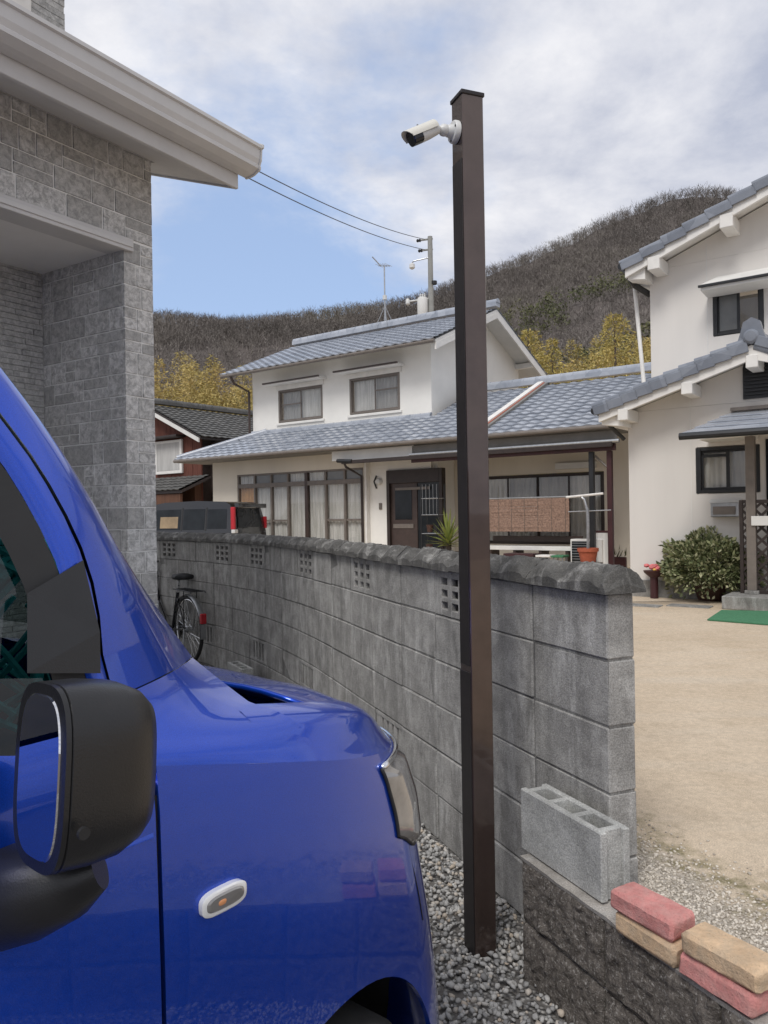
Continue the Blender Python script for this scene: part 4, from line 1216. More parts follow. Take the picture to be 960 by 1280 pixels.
# wire rack beside the door
wr = thing('wire_rack', 'tall dark wire rack with pots standing in front of the entrance', 'rack', on_h(hx(541, -0.35, 640), -0.35), HROT)
m = MB()
for a in (-0.22, 0.22):
    for b in (-0.12, 0.12): m.tube([(a, b, 0), (a, b, 1.75)], 0.012, 6)
m.build('upright', M['black_frame'], wr)
for z in (0.3, 0.7, 1.1, 1.45):
    m = MB()
    for k in range(7): m.tube([(-0.22 + 0.44 * k / 6, -0.12, z), (-0.22 + 0.44 * k / 6, 0.12, z)], 0.005, 4)
    m.tube([(-0.22, -0.12, z), (0.22, -0.12, z)], 0.009, 5); m.tube([(-0.22, 0.12, z), (0.22, 0.12, z)], 0.009, 5)
    m.build('shelf', M['steel'], wr)
m = MB()
for k in range(5): m.tube([(-0.18 + 0.09 * k, -0.125, 1.1), (-0.18 + 0.09 * k, -0.125, 1.75)], 0.005, 4)
m.build('mesh_panel', M['steel'], wr)
for k, (a, z) in enumerate(((-0.1, 0.3), (0.1, 0.7), (-0.08, 0.72))):
    q = tag(MB().lathe([(0.05, 0), (0.075, 0.14), (0.08, 0.16)], 12).build('flower_pot', M['pot_brown'] if k != 1 else M['black']), ['small brown pot on the lowest shelf of the wire rack', 'small black pot on the middle shelf of the wire rack', 'small brown pot on the middle shelf of the wire rack'][k], 'pot')
    q.location = on_h(hx(541, -0.35, 640) + a, -0.35, z + 0.006)

# antenna on the upper ridge
ap = H.M @ Vector((hx(481.5, URY, 405), URY, ur(URY) + 0.15))
an = thing('television_antenna', 'thin television antenna mast on the upper roof ridge', 'antenna', ap, HROT)
AH = EYE + (641 - 330) / 960 * ap.y - ap.z
MB().tube([(0, 0, 0), (0, 0, AH - 0.05)], 0.02, 6).build('mast', M['steel'], an)
m = MB().tube([(-0.20, 0, AH), (0.18, 0.05, AH - 0.06)], 0.012, 5); m.tube([(-0.34, -0.1, AH + 0.26), (-0.12, 0.0, AH - 0.02)], 0.018, 5)
for k in range(5): m.tube([(-0.18 + 0.08 * k, -0.18, AH - 0.01 * k), (-0.18 + 0.08 * k, 0.18, AH - 0.01 * k)], 0.006, 4)
m.build('aerial', M['steel'], an)
MB().lathe([(0.06, 0), (0.06, 0.12)], 8, (0.0, 0, AH * 0.42)).build('booster', M['white_plastic'], an)
m = MB()
for a in (0, 90, 180, 270): m.tube([(0, 0, 0.55), (0.3 * math.cos(R(a + 45)), 0.3 * math.sin(R(a + 45)), -0.1)], 0.01, 4)
m.build('stay', M['steel'], an)

# ------------------------------------------------------------------ white house on the right
HR = Frame(3.26, 10.2, YARD, HROT)
wh = thing('white_gabled_house', 'off-white stucco house with a gable, tile verges and porch awning', 'house', HR.o, HROT)
def rx(px, y, py=600): return HR.hit(px, py, y)[0]
def rzz(px, py, y): return HR.hit(px, py, y)[1]
ax_, az_ = HR.hit(941, 432, -0.35)       # gable apex at the verge plane
lx_, lz_ = HR.hit(748, 512, -0.42)        # lower left end of the verge
S2 = (az_ - lz_) / (ax_ - lx_)
def rf(x): return az_ - abs(x - ax_) * S2
x1r = 2 * ax_
wx0, wx1 = rx(871, 0, 590), rx(949, 0, 590)
wz0, wz1 = rzz(900, 617, 0), rzz(900, 557.5, 0)
m = MB()
# gable wall with the window hole: panel below the eave line plus triangle above
zt = rf(0.0) - 0.10
wall_panel('wall', wh, M['stucco_grey'], 0.0, x1r, 0.22, zt, 0.0, 0.12, [(wx0, wx1, wz0, wz1)])
MB().prism([(0.0, zt + 0.002), (x1r, zt + 0.002), (ax_, rf(ax_) - 0.10)], 1, 0.0, 0.12).build('gable', M['stucco_grey'], wh)
MB().box(0.0, 0.12, 0.121, 4.0, 0.22, zt).build('side_wall', M['stucco_grey'], wh)
MB().cbox(-0.02, x1r, -0.025, 0.14, -0.1, 0.22, 0.006).build('foundation', M['foundation'], wh)
for px_ in (864.0,):
    xx = rx(px_, 0, 590); MB().box(xx - 0.004, xx + 0.004, -0.003, -0.0005, 0.23, rf(xx) - 0.15).build('control_joint', M['soffit'], wh)
ww = window(wh, wx0 + 0.01, wx1 - 0.01, wz0 + 0.01, wz1 - 0.01, 0.02, M['black_frame'], ['curtain', 'curtain_grey'], rail={0: 0.82})
# arched louvre
lx0, lx1 = rx(929, 0, 470), rx(966, 0, 470); lzt, lzb = rzz(945, 446, 0), rzz(945, 498, 0)
arc = [(lx0, lzb), (lx1, lzb)] + [((lx0 + lx1) / 2 + (lx1 - lx0) / 2 * math.cos(R(a)), lzt - 0.13 + 0.13 * math.sin(R(a))) for a in range(0, 181, 20)]
lv = MB().prism(arc, 1, -0.03, -0.001).build('louvre', M['black_frame'], wh)
for k in range(9):
    z = lzb + 0.04 + (lzt - lzb - 0.12) * k / 9
    MB().box(lx0 + 0.03, lx1 - 0.03, -0.055, -0.031, z, z + 0.02).build('slat', M['black_frame'], lv)
# lower gable roof
ov = 0.42
Lx = lx_ + 0.02
m = MB()
m.prism([(Lx, rf(Lx)), (ax_, az_), (x1r - Lx, rf(Lx)), (x1r - Lx, rf(Lx) - 0.09), (ax_, az_ - 0.09), (Lx, rf(Lx) - 0.09)], 1, -ov + 0.06, 4.2)
gro = m.build('lower_roof', M['trim_white'], wh)
MB().prism([(Lx - 0.02, rf(Lx) - 0.17), (ax_, az_ - 0.17), (ax_, az_ - 0.003), (Lx - 0.02, rf(Lx) - 0.003)], 1, -ov, -ov + 0.058).build('barge_board', M['trim_white'], gro)
MB().prism([(x1r - Lx, rf(Lx) - 0.17), (ax_, az_ - 0.17), (ax_, az_ - 0.003), (x1r - Lx, rf(Lx) - 0.003)], 1, -ov, -ov + 0.058).build('barge_board', M['trim_white'], gro)
Mside = Matrix.Translation((0, 0, 0)) @ Matrix.Rotation(R(-90), 4, 'Z')
slope_tiles('tiles', gro, M['kawara'], -4.2, ov, Lx - 0.05, rf(Lx), ax_, az_, M_=Mside)
def verge(parent, frm, to, y, n, mat):
    a = Vector((frm[0], y, frm[1])); b = Vector((to[0], y, to[1])); d = (b - a) / n; L = d.length
    first = None
    ang = math.atan2(d.z, d.x)
    for i in range(n):
        if first is None:
            m = MB(); m.cbox(-0.03, L * 1.0, -0.07, 0.16, 0.018, 0.055, 0.006)
            m.cbox(-0.02, L * 0.98, -0.085, -0.06, -0.075, 0.04, 0.006)
            m.tube([(-0.03, -0.02, 0.05), (L * 0.98, -0.02, 0.05)], [0.052, 0.046], 10)
            first = m.build('verge_tile', mat, parent, smooth=True); o = first
        else: o = dup(first, parent)
        o.location = a + d * i + Vector((0, 0, 0.01)); o.rotation_euler = (0, -ang + 0.10, 0)
verge(gro, (Lx - 0.06, rf(Lx - 0.06)), (ax_ - 0.04, az_), -ov + 0.04, 10, M['kawara_edge'])
verge(gro, (x1r - Lx, rf(Lx)), (ax_ + 0.04, az_), -ov + 0.04, 11, M['kawara_edge'])
ridge_tiles(gro, M['kawara_edge'], (ax_, -ov + 0.05, az_ + 0.15), (ax_, 2.2, az_ + 0.15), 0.085, 0.3)
# ridge-end ornament: round boss under a horned crest
m = MB(); MY = Matrix.Translation((ax_, -ov - 0.02, az_ + 0.09)) @ Matrix.Rotation(R(90), 4, 'X')
m.lathe([(0.0, 0.05), (0.06, 0.045), (0.085, 0.02), (0.09, -0.06)], 18, (0, 0, 0), MY)
m.build('ridge_boss', M['kawara_edge'], gro, smooth=True)
pr = [(-0.17, -0.05), (-0.12, 0.10), (-0.09, 0.22), (0, 0.27), (0.09, 0.22), (0.12, 0.10), (0.17, -0.05)]
MB().prism([(ax_ + p[0], az_ + 0.05 + p[1]) for p in pr], 1, -ov + 0.0, -ov + 0.10).build('ridge_crest', M['kawara_edge'], gro)
for fx in (0.0, 0.52, 1.0):
    xx = Lx + 0.30 + (ax_ - Lx - 0.30) * fx; yy_ = -ov + 0.06
    MB().cbox(xx - 0.065, xx + 0.065, -ov - 0.02, -0.002, rf(xx) - 0.27, rf(xx) - 0.12, 0.008).build('purlin', M['trim_white'], gro)
MB().prism([(Lx, rf(Lx) - 0.10), (0.05, rf(0.05) - 0.11), (0.05, rf(Lx) - 0.24), (Lx, rf(Lx) - 0.20)], 1, -ov + 0.061, 3.9).build('boxed_eave', M['trim_white'], gro)
MB().tube([(Lx - 0.07, -ov - 0.02, rf(Lx) - 0.02), (Lx - 0.07, 4.0, rf(Lx) - 0.05)], 0.05, 10).build('gutter', M['black_frame'], gro)
MB().tube([(Lx - 0.07, -0.2, rf(Lx) - 0.08), (-0.06, 0.02, rf(Lx) - 0.38)], 0.028, 8).build('elbow_pipe', M['black_frame'], gro)
# upper storey behind
UB = 2.2
ux_, uzw = HR.hit(812, 340, UB)
ulx, ulz = HR.hit(783, 331, UB - 0.45)          # lower left end of the upper verge
ue = HR.hit(960, 226, UB - 0.45)
S3 = (ue[1] - ulz) / (ue[0] - ulx)
uax = ulx + 4.4
def uf(x): return ulz + S3 * (x - ulx) if x < uax else ulz + S3 * (2 * uax - x - ulx)
uwx0, uwx1 = rx(892, UB, 390), rx(954, UB, 390); uwz0, uwz1 = rzz(922, 417, UB), rzz(922, 359, UB)
wall_panel('upper_wall', wh, M['stucco_grey'], ux_, 2 * uax - ux_, 1.8, uf(ux_) - 0.12, UB, 0.12, [(uwx0, uwx1, uwz0, uwz1)])
zt2 = uf(ux_) - 0.118
wall_panel('upper_gable', wh, M['stucco_grey'], uwx1 + 0.3, 2 * uax - ux_ - 2.2, zt2, zt2 + 0.4, UB, 0.12) if False else None
tri = [(ux_, zt2), (2 * uax - ux_, zt2), (uax, uf(uax) - 0.12)]
if uwz1 > zt2:                                  # window top rises above the eave line: cut the gable round it
    g1 = [(ux_, zt2), (uwx0, zt2), (uwx0, uf(uwx0) - 0.12)]
    g2 = [(uwx0 + 0.001, uwz1), (uwx1, uwz1), (uwx1, uf(uwx1) - 0.12), (uwx0 + 0.001, uf(uwx0) - 0.12)]
    g3 = [(uwx1 + 0.001, zt2), (2 * uax - ux_, zt2), (uax, uf(uax) - 0.12), (uwx1 + 0.001, uf(uwx1) - 0.12)]
    for gg in (g1, g2, g3): MB().prism(gg, 1, UB, UB + 0.12).build('upper_gable', M['stucco_grey'], wh)
else:
    MB().prism(tri, 1, UB, UB + 0.12).build('upper_gable', M['stucco_grey'], wh)
MB().box(ux_, ux_ + 0.12, UB + 0.121, UB + 6, 1.8, uf(ux_) - 0.12).build('upper_side_wall', M['stucco_grey'], wh)
window(wh, uwx0 + 0.01, uwx1 - 0.01, uwz0 + 0.01, uwz1 - 0.01, UB + 0.02, M['black_frame'], ['curtain_grey', None], gmat={0: M['glass_grey'], 1: M['glass']})
for px_ in (884,):
    xx = rx(px_, UB, 380); MB().box(xx - 0.006, xx + 0.006, UB - 0.003, UB - 0.0005, 2.2, uf(xx) - 0.2).build('control_joint', M['soffit'], wh)
# window hood with sloping metal top
hzb = rzz(915, 357, UB - 0.4); hx0, hx1 = rx(876, UB - 0.4, 352), uwx1 + 0.35
m = MB(); m.add([(hx0, UB - 0.42, hzb), (hx1, UB - 0.42, hzb), (hx1, UB - 0.002, hzb - 0.02), (hx0, UB - 0.002, hzb - 0.02), (hx0, UB - 0.42, hzb + 0.09), (hx1, UB - 0.42, hzb + 0.09), (hx1, UB - 0.002, hzb + 0.28), (hx0 + 0.15, UB - 0.002, hzb + 0.28)],
      [(0, 3, 2, 1), (4, 5, 6, 7), (0, 1, 5, 4), (1, 2, 6, 5), (2, 3, 7, 6), (3, 0, 4, 7)])
wo_ = m.build('window_hood', M['soffit'], wh)
MB().cbox(hx0 - 0.03, hx1 + 0.03, UB - 0.46, UB - 0.421, hzb + 0.04, hzb + 0.075, 0.004).build('hood_edge', M['black_frame'], wo_)
m = MB()
m.prism([(ulx, ulz), (uax, uf(uax)), (2 * uax - ulx, ulz), (2 * uax - ulx, ulz - 0.09), (uax, uf(uax) - 0.09), (ulx, ulz - 0.09)], 1, UB - 0.40, UB + 6.5)
uro = m.build('upper_roof', M['trim_white'], wh)
MB().prism([(ulx - 0.02, ulz - 0.2), (uax, uf(uax) - 0.2), (uax, uf(uax) - 0.003), (ulx - 0.02, ulz - 0.003)], 1, UB - 0.46, UB - 0.402).build('barge_board', M['trim_white'], uro)
verge(uro, (ulx - 0.06, ulz - 0.02), (uax, uf(uax)), UB - 0.42, 14, M['kawara_edge'])
slope_tiles('tiles', uro, M['kawara'], -(UB + 6.4), -(UB - 0.45), ulx - 0.05, ulz, uax, uf(uax), M_=Mside)
for fx in (0.0, 0.26, 0.62):
    xx = ulx + 0.42 + (uax - ulx - 0.4) * fx
    MB().cbox(xx - 0.09, xx + 0.09, UB - 0.48, UB - 0.002, uf(xx) - 0.32, uf(xx) - 0.12, 0.008).build('purlin', M['trim_white'], uro)
MB().prism([(ulx, ulz - 0.10), (ux_ + 0.05, uf(ux_) - 0.13), (ux_ + 0.05, ulz - 0.26), (ulx, ulz - 0.22)], 1, UB - 0.399, UB + 6).build('boxed_eave', M['trim_white'], uro)
MB().tube([(ulx - 0.07, UB - 0.5, ulz - 0.02), (ulx - 0.07, UB + 6.4, ulz - 0.06)], 0.055, 10).build('gutter', M['black_frame'], uro)
dp = [HR.I @ at_depth(px_, py_, 12.6) for (px_, py_) in ((783, 334), (792, 352), (794, 356))]
MB().tube([(ulx - 0.07, UB - 0.2, ulz - 0.07), (ulx + 0.02, UB - 0.1, ulz - 0.25), (ux_ - 0.03, UB + 0.1, ulz - 0.38)], 0.05, 8).build('elbow_pipe', M['black_frame'], uro)
p1 = HR.hit(793, 356, UB + 0.1); p2 = HR.hit(805, 472, UB - 0.1)
MB().tube([(p1[0], UB + 0.1, p1[1]), (p2[0], UB - 0.1, p2[1] - 0.15)], 0.032, 8).build('white_downpipe', M['trim_white'], wh)
# porch: slab, posts, awning
AY = -1.0
aw = HR.hit(853, 546, AY)
awr = x1r + 0.4
m = MB()
m.add([(aw[0], AY, aw[1]), (awr, AY, aw[1]), (awr, -0.002, aw[1] + 0.30), (aw[0] + 0.32, -0.002, aw[1] + 0.30), (aw[0], AY, aw[1] + 0.03), (awr, AY, aw[1] + 0.03), (awr, -0.002, aw[1] + 0.34), (aw[0] + 0.32, -0.002, aw[1] + 0.34)],
      [(0, 3, 2, 1), (4, 5, 6, 7), (0, 1, 5, 4), (1, 2, 6, 5), (2, 3, 7, 6), (3, 0, 4, 7)])
awn = m.build('awning', M['soffit'], wh)
for k in range(4):
    f0, f1 = k / 4, (k + 1) / 4
    y0_, y1_ = AY + f0 * -AY, AY + f1 * -AY - 0.002; z0_, z1_ = aw[1] + 0.035 + 0.31 * f0, aw[1] + 0.035 + 0.31 * f1
    MB().add([(aw[0] + 0.32 * f0, y0_ - 0.02, z0_ + 0.012), (awr, y0_ - 0.02, z0_ + 0.012), (awr, y1_, z1_), (aw[0] + 0.32 * f1, y1_, z1_), (aw[0] + 0.32 * f0, y0_ - 0.02, z0_), (awr, y0_ - 0.02, z0_)], [(0, 1, 2, 3), (4, 5, 1, 0)]).build('awning_sheet', M['kawara'], awn)
MB().cbox(aw[0] + 0.32, awr, -0.06, -0.003, aw[1] + 0.355, aw[1] + 0.40, 0.004).build('awning_flashing', M['taupe_frame'], awn)
MB().tube([(aw[0] - 0.02, AY - 0.05, aw[1]), (awr, AY - 0.05, aw[1] - 0.0)], 0.042, 10).build('awning_gutter', M['black_frame'], awn)
MB().cbox(aw[0] + 0.05, wx1, -0.5, -0.002, wz1 + 0.05, wz1 + 0.11, 0.005).build('window_hood', M['trim_white'], wh)
sz_ = 0.15
sl_ = HR.hitz(902, 745, YARD + sz_)
slx, sly = sl_[0], sl_[1]
slab_o = structure(MB().cbox(0, 4.0, 0, 1.0, 0, sz_, 0.008).build('porch_step', M['foundation']))
slab_o.location = HR.M @ Vector((slx, sly, 0)); slab_o.rotation_euler = (0, 0, HROT)
psx, psy = HR.hitz(941, 742, YARD + sz_)
MB().cbox(psx - 0.05, psx + 0.05, psy - 0.05, psy + 0.05, sz_ + 0.04, aw[1] + 0.0, 0.005).build('porch_post', M['taupe_frame'], wh)
MB().cbox(psx - 0.075, psx + 0.075, psy - 0.075, psy + 0.075, sz_, sz_ + 0.04, 0.005).build('post_base', M['foundation'], wh)
# dark entrance opening to the right
ddx = rx(958, 0, 590)
MB().cbox(ddx, ddx + 1.6, -0.03, -0.001, 0.24, wz1 + 0.05, 0.005).build('entrance_door', M['glass_dark'], wh)
# mailbox
mbx = HR.hit(906, 636, -0.1)
mb_ = thing('mailbox', 'brown-grey metal letter box fixed under the window of the white house', 'mailbox', HR.M @ Vector((mbx[0], -0.001, mbx[1])), HROT)
MB().cbox(-0.16, 0.16, -0.13, 0, -0.10, 0.08, 0.008).build('box', M['steel'], mb_)
MB().prism([(-0.15, 0.075), (0.02, 0.075), (0.02, 0.11), (-0.02, 0.12)], 0, -0.175, 0.175).build('lid', M['soffit'], mb_)
MB().cbox(-0.13, 0.13, -0.138, -0.131, -0.07, 0.03, 0.003).build('flap', M['taupe_frame'], mb_)
# lattice screen beside the post
ltx, lty = rx(925, -0.45, 680), -0.45
lt = thing('lattice_screen', 'dark brown diagonal lattice screen standing on the porch behind the post', 'lattice', HR.M @ Vector((ltx, lty, sz_)), HROT)
LH_ = rzz(930, 625, lty) - sz_; LW = 0.9
MB().cbox(0, 0.04, -0.02, 0.02, 0, LH_, 0.003).build('stile', M['dark_brown'], lt); MB().cbox(LW - 0.04, LW, -0.02, 0.02, 0, LH_, 0.003).build('stile', M['dark_brown'], lt)
MB().cbox(0.04, LW - 0.04, -0.02, 0.02, LH_ - 0.04, LH_, 0.003).build('rail', M['dark_brown'], lt); MB().cbox(0.04, LW - 0.04, -0.02, 0.02, 0.0, 0.04, 0.003).build('rail', M['dark_brown'], lt)
for sgn in (1, -1):
    k = -LH_
    while k < LW + LH_:
        pts = []
        # clip the 45-degree slat to the panel
        z0_, z1_ = 0.02, LH_ - 0.02
        xa_, xb_ = (k, k + (z1_ - z0_)) if sgn > 0 else (k + (z1_ - z0_), k)
        def cl(xq, zq, xr, zr):
            t0, t1 = 0.0, 1.0; dx_ = xr - xq
            for lo, hi in ((0.03, LW - 0.03),):
                ta, tb = (lo - xq) / dx_, (hi - xq) / dx_
                t0 = max(t0, min(ta, tb)); t1 = min(t1, max(ta, tb))
            return None if t1 - t0 < 0.02 else ((xq + dx_ * t0, zq + (zr - zq) * t0), (xq + dx_ * t1, zq + (zr - zq) * t1))
        c_ = cl(xa_, z0_, xb_, z1_)
        if c_:
            (p, q) = c_
            d = Vector((q[0] - p[0], 0, q[1] - p[1])).normalized(); nn = Vector((-d.z, 0, d.x)) * 0.014
            yy0, yy1 = (-0.012, -0.001) if sgn > 0 else (0.001, 0.012)
            A, B = Vector((p[0], 0, p[1])), Vector((q[0], 0, q[1]))
            vs = [A - nn, B - nn, B + nn, A + nn]
            mm = MB().add([(v.x, yy0, v.z) for v in vs] + [(v.x, yy1, v.z) for v in vs], [(0, 1, 2, 3), (7, 6, 5, 4), (0, 4, 5, 1), (1, 5, 6, 2), (2, 6, 7, 3), (3, 7, 4, 0)])
            mm.build('slat', M['dark_brown'], lt)
        k += 0.145
mt2 = MB().cbox(-0.13, 0.25, -0.01, 0.02, 0, 0.11, 0.004).build('name_plate', M['soffit']); mt2.location = HR.M @ Vector((rx(955, -0.5, 650), -0.52, rzz(955, 657, -0.5))); mt2.rotation_euler = (0, 0, HROT)
tag(mt2, 'pale horizontal board hung on the lattice screen by the porch', 'board')
MB  # green mat
gp = [on_z(a, b, YARD) for (a, b) in ((884, 776), (902, 764), (985, 766), (985, 784))]
m = MB(); 
m.add([(p.x, p.y, YARD + 0.004) for p in gp] + [(p.x, p.y, YARD + 0.016) for p in gp], [(0, 1, 2, 3), (7, 6, 5, 4), (0, 4, 5, 1), (1, 5, 6, 2), (2, 6, 7, 3), (3, 7, 4, 0)])
tag(m.build('door_mat', M['mat_green']), 'bright green artificial turf mat before the porch step', 'mat')
# drain covers set along the house front
for i, (a, b) in enumerate(((800, 757), (862, 758))):
    p = on_z(a, b, YARD)
    o = tag(MB().cbox(-0.24, 0.24, -0.11, 0.11, -0.03, 0.012, 0.006).build('drain_cover', M['foundation']), ['flat concrete drain cover in the sand by the house corner', 'flat concrete drain cover in the sand before the shrub pot'][i], 'drain cover')
    o.location = (p.x, p.y, YARD); o.rotation_euler = (0, 0, HROT)
# shrub in pot
sp_ = on_z(893, 751, YARD)
sh = thing('potted_shrub', 'rounded variegated green shrub in a brown pot by the porch step', 'shrub', (sp_.x, sp_.y + 0.1, YARD), HROT)
MB().lathe([(0.15, 0), (0.21, 0.20), (0.235, 0.20), (0.235, 0.26), (0.19, 0.26)], 20).build('pot', M['pot_brown'], sh, smooth=True)
m = MB()
for i in range(16):
    a = 2.4 * i; rr = 0.5 * math.sqrt(random.random())
    m.tube([(0, 0, 0.15), (rr * 0.4 * math.cos(a), rr * 0.4 * math.sin(a), 0.35), (rr * math.cos(a), rr * math.sin(a), 0.62)], [0.014, 0.01, 0.005], 5)
m.build('stem', M['bark'], sh)
n = 15000
d = rng.normal(0, 1, (n, 3)); d[:, 2] = np.abs(d[:, 2]) * 0.9 - 0.30; d /= np.linalg.norm(d, axis=1)[:, None]
rad = rng.uniform(0.3, 1, n) ** 0.5
lump = 1 + 0.16 * np.sin(d[:, 0] * 7 + 1) * np.cos(d[:, 1] * 6) + 0.1 * np.sin(d[:, 2] * 9 + d[:, 0] * 5)
C = d * (rad * lump)[:, None] * np.array([0.54, 0.50, 0.47]) + np.array([-0.02, 0, 0.36])
k = C[:, 2] > 0.03; C = C[k]; d = d[k]; n = len(C)
up = d + rng.normal(0, 0.45, (n, 3)); up /= np.linalg.norm(up, axis=1)[:, None]
sdv = np.cross(up, rng.normal(0, 1, (n, 3))); sdv /= np.linalg.norm(sdv, axis=1)[:, None]
ln = rng.uniform(0.045, 0.08, n)[:, None]; wd = ln * 0.26
V = np.stack([C, C + up * ln * 0.5 + sdv * wd, C + up * ln, C + up * ln * 0.5 - sdv * wd], 1).reshape(-1, 3)
T = np.arange(4 * n).reshape(-1, 4)
np_obj('foliage', V, T, M['leaf_shrub'], sh, 'stuff')
# ornament pot on the foundation corner
op_ = HR.M @ Vector((rx(818, -0.12, 712), -0.14, rzz(818, 716, -0.14)))
oz = thing('flower_planter', 'small dark planter with pink and yellow flowers at the house corner', 'planter', (op_.x, op_.y, YARD), HROT)
oh = op_.z - YARD
MB().lathe([(0.05, 0), (0.05, oh - 0.06), (0.12, oh), (0.135, oh + 0.03), (0.11, oh + 0.03)], 14).build('bowl', M['maroon'], oz, smooth=True)
m = MB(); v, f = ico()
for k in range(9):
    q = (random.uniform(-0.1, 0.07), random.uniform(-0.06, 0.06), oh + 0.05 + random.uniform(0, 0.04))
    m.add([(p[0] * 0.04 + q[0], p[1] * 0.04 + q[1], p[2] * 0.03 + q[2]) for p in v], [tuple(t_) for t_ in f])
m.build('pink_flowers', M['pink'], oz)
m = MB()
for k in range(5):
    q = (random.uniform(0.02, 0.11), random.uniform(-0.06, 0.04), oh + 0.045)
    m.add([(p[0] * 0.03 + q[0], p[1] * 0.03 + q[1], p[2] * 0.022 + q[2]) for p in v], [tuple(t_) for t_ in f])
m.build('yellow_flowers', M['yellow'], oz)
# dark planter pot in the passage between the two houses
p = on_z(772, 708, YARD)
dq = thing('plant_pot', 'dark red square planter in the passage between the two houses', 'planter', (p.x, p.y, YARD), HROT)
MB().cbox(-0.22, 0.22, -0.16, 0.16, 0, 0.2, 0.008).build('trough', M['maroon'], dq)
m = MB()
for k in range(60):
    a = random.uniform(0, 6.28); q = Vector((random.uniform(-0.2, 0.2), random.uniform(-0.12, 0.12), 0.2)); e = q + Vector((0.1 * math.cos(a), 0.1 * math.sin(a), random.uniform(0.1, 0.26)))
    sd_ = Vector((-math.sin(a), math.cos(a), 0)) * 0.02; m.add([q - sd_, q + sd_, e], [(0, 1, 2)])
m.build('foliage', M['evergreen'], dq, fix=False)

# ------------------------------------------------------------------ old red-brown wooden house behind
HW = Frame(*at_depth(257, 600, 27.0).xy, 0.3, 0)
rotw = R(-38)
HW = Frame(*at_depth(257, 600, 27.0).xy, 0.0, rotw)
old = thing('wooden_house', 'old dark red wooden house with a black tiled gable roof behind the van', 'house', HW.o, rotw)
gz = HW.hit(257, 541, -0.3)[1]       # eave height at right of the gable
apx, apz = HW.hit(190, 507, -0.3)
sl3 = 0.44
apx = -3.0; apz = gz + sl3 * 3.0
def wf(x): return gz - 0.08 - sl3 * x if x > apx else apz - 0.08 + sl3 * (x - apx)
def wz_(py, px=220): return HW.hit(px, py, 0)[1]
wx_ = HW.hit(227, 570, 0)[0]
for k in range(22):          # vertical boards of the gable end
    xa = -5.6 + k * 5.4 / 22; xb = xa + 5.4 / 22 - 0.012
    za, zb_ = wf(xa) - 0.05, wf(xb) - 0.05
    MB().prism([(xa, 0.0), (xb, 0.0), (xb, zb_), (xa, za)], 1, random.uniform(-0.01, 0.004), 0.05).build('board', M['red_wood'] if k > 8 else M['brown_wood'], old)
MB().box(-5.6, -0.2, 0.051, 7, 0.0, gz - 0.2).build('body', M['dark_brown'], old)
MB().box(-0.2, 0.9, 0.4, 7, 0.0, gz - 0.25).build('side_wing', M['dark_brown'], old)
m = MB(); m.prism([(apx, apz), (0.25, gz - sl3 * 0.25), (0.25, gz - sl3 * 0.25 - 0.1), (apx, apz - 0.1)], 1, -0.4, 7)
m.prism([(apx, apz), (2 * apx - 0.25, gz - sl3 * 0.25), (2 * apx - 0.25, gz - sl3 * 0.25 - 0.1), (apx, apz - 0.1)], 1, -0.4, 7)
orf = m.build('roof', M['dark_brown'], old)
Mright = Matrix.Rotation(R(90), 4, 'Z')       # local x -> +y, local y -> -x
slope_tiles('tiles', orf, M['kawara_old'], -0.45, 7, -0.3, gz - sl3 * 0.3, -apx, apz, M_=Mright, tw=0.3, tl=0.27)
MB().prism([(apx, apz - 0.22), (0.22, gz - sl3 * 0.22 - 0.22), (0.22, gz - sl3 * 0.22 - 0.08), (apx, apz - 0.08)], 1, -0.46, -0.41).build('barge_board', M['soffit'], orf)
ridge_tiles(orf, M['kawara_old'], (apx, -0.45, apz + 0.16), (apx, 7, apz + 0.16), 0.12, 0.35)
w0x, w1x = HW.hit(196, 570, -0.02)[0], HW.hit(229, 570, -0.02)[0]; w0z, w1z = wz_(592), wz_(550)
owd = MB().cbox(w0x, w1x, -0.10, -0.012, w0z, w1z, 0.01).build('window_frame', M['trim_white'], old)
MB().cbox(w0x + 0.1, w1x - 0.12, -0.11, -0.101, w0z + 0.12, w1z - 0.1, 0.004).build('pane', M['curtain_grey'], owd)
MB().cbox(w0x - 0.2, w1x + 0.15, -0.45, -0.013, w1z + 0.06, w1z + 0.14, 0.01).build('window_hood', M['dark_brown'], old)
MB().box(-3.4, -0.22, -0.30, -0.012, 1.0, wz_(594) - 0.3).build('porch_wall', M['brown_wood'], old)
pz1 = wz_(596, 230); pz0 = HW.hit(240, 612, -1.2)[1]
m = MB(); m.prism([(-1.3, pz0), (-0.012, pz1), (-0.012, pz1 - 0.1), (-1.3, pz0 - 0.1)], 0, -3.4, 0.35)
pro = m.build('porch_roof', M['dark_brown'], old)
slope_tiles('tiles', pro, M['kawara_old'], -3.4, 0.35, -1.35, pz0, -0.02, pz1, tw=0.3, tl=0.27)
m = MB().box(-3.3, 0.2, -1.25, -1.15, 0.0, pz0 - 0.12); m.build('lean_to_wall', M['brown_wood'], old)

# ------------------------------------------------------------------ grey stone-clad house on the left
GROT = R(90 - 33)
G0 = Vector(((197 - 480) / 960 * 4.8, 4.8, 0))
G = Frame(G0.x, G0.y, 0, GROT)
gh = thing('grey_clad_house', 'grey stone-clad house with recessed porch, deep eave and upper storey', 'house', G0, GROT)
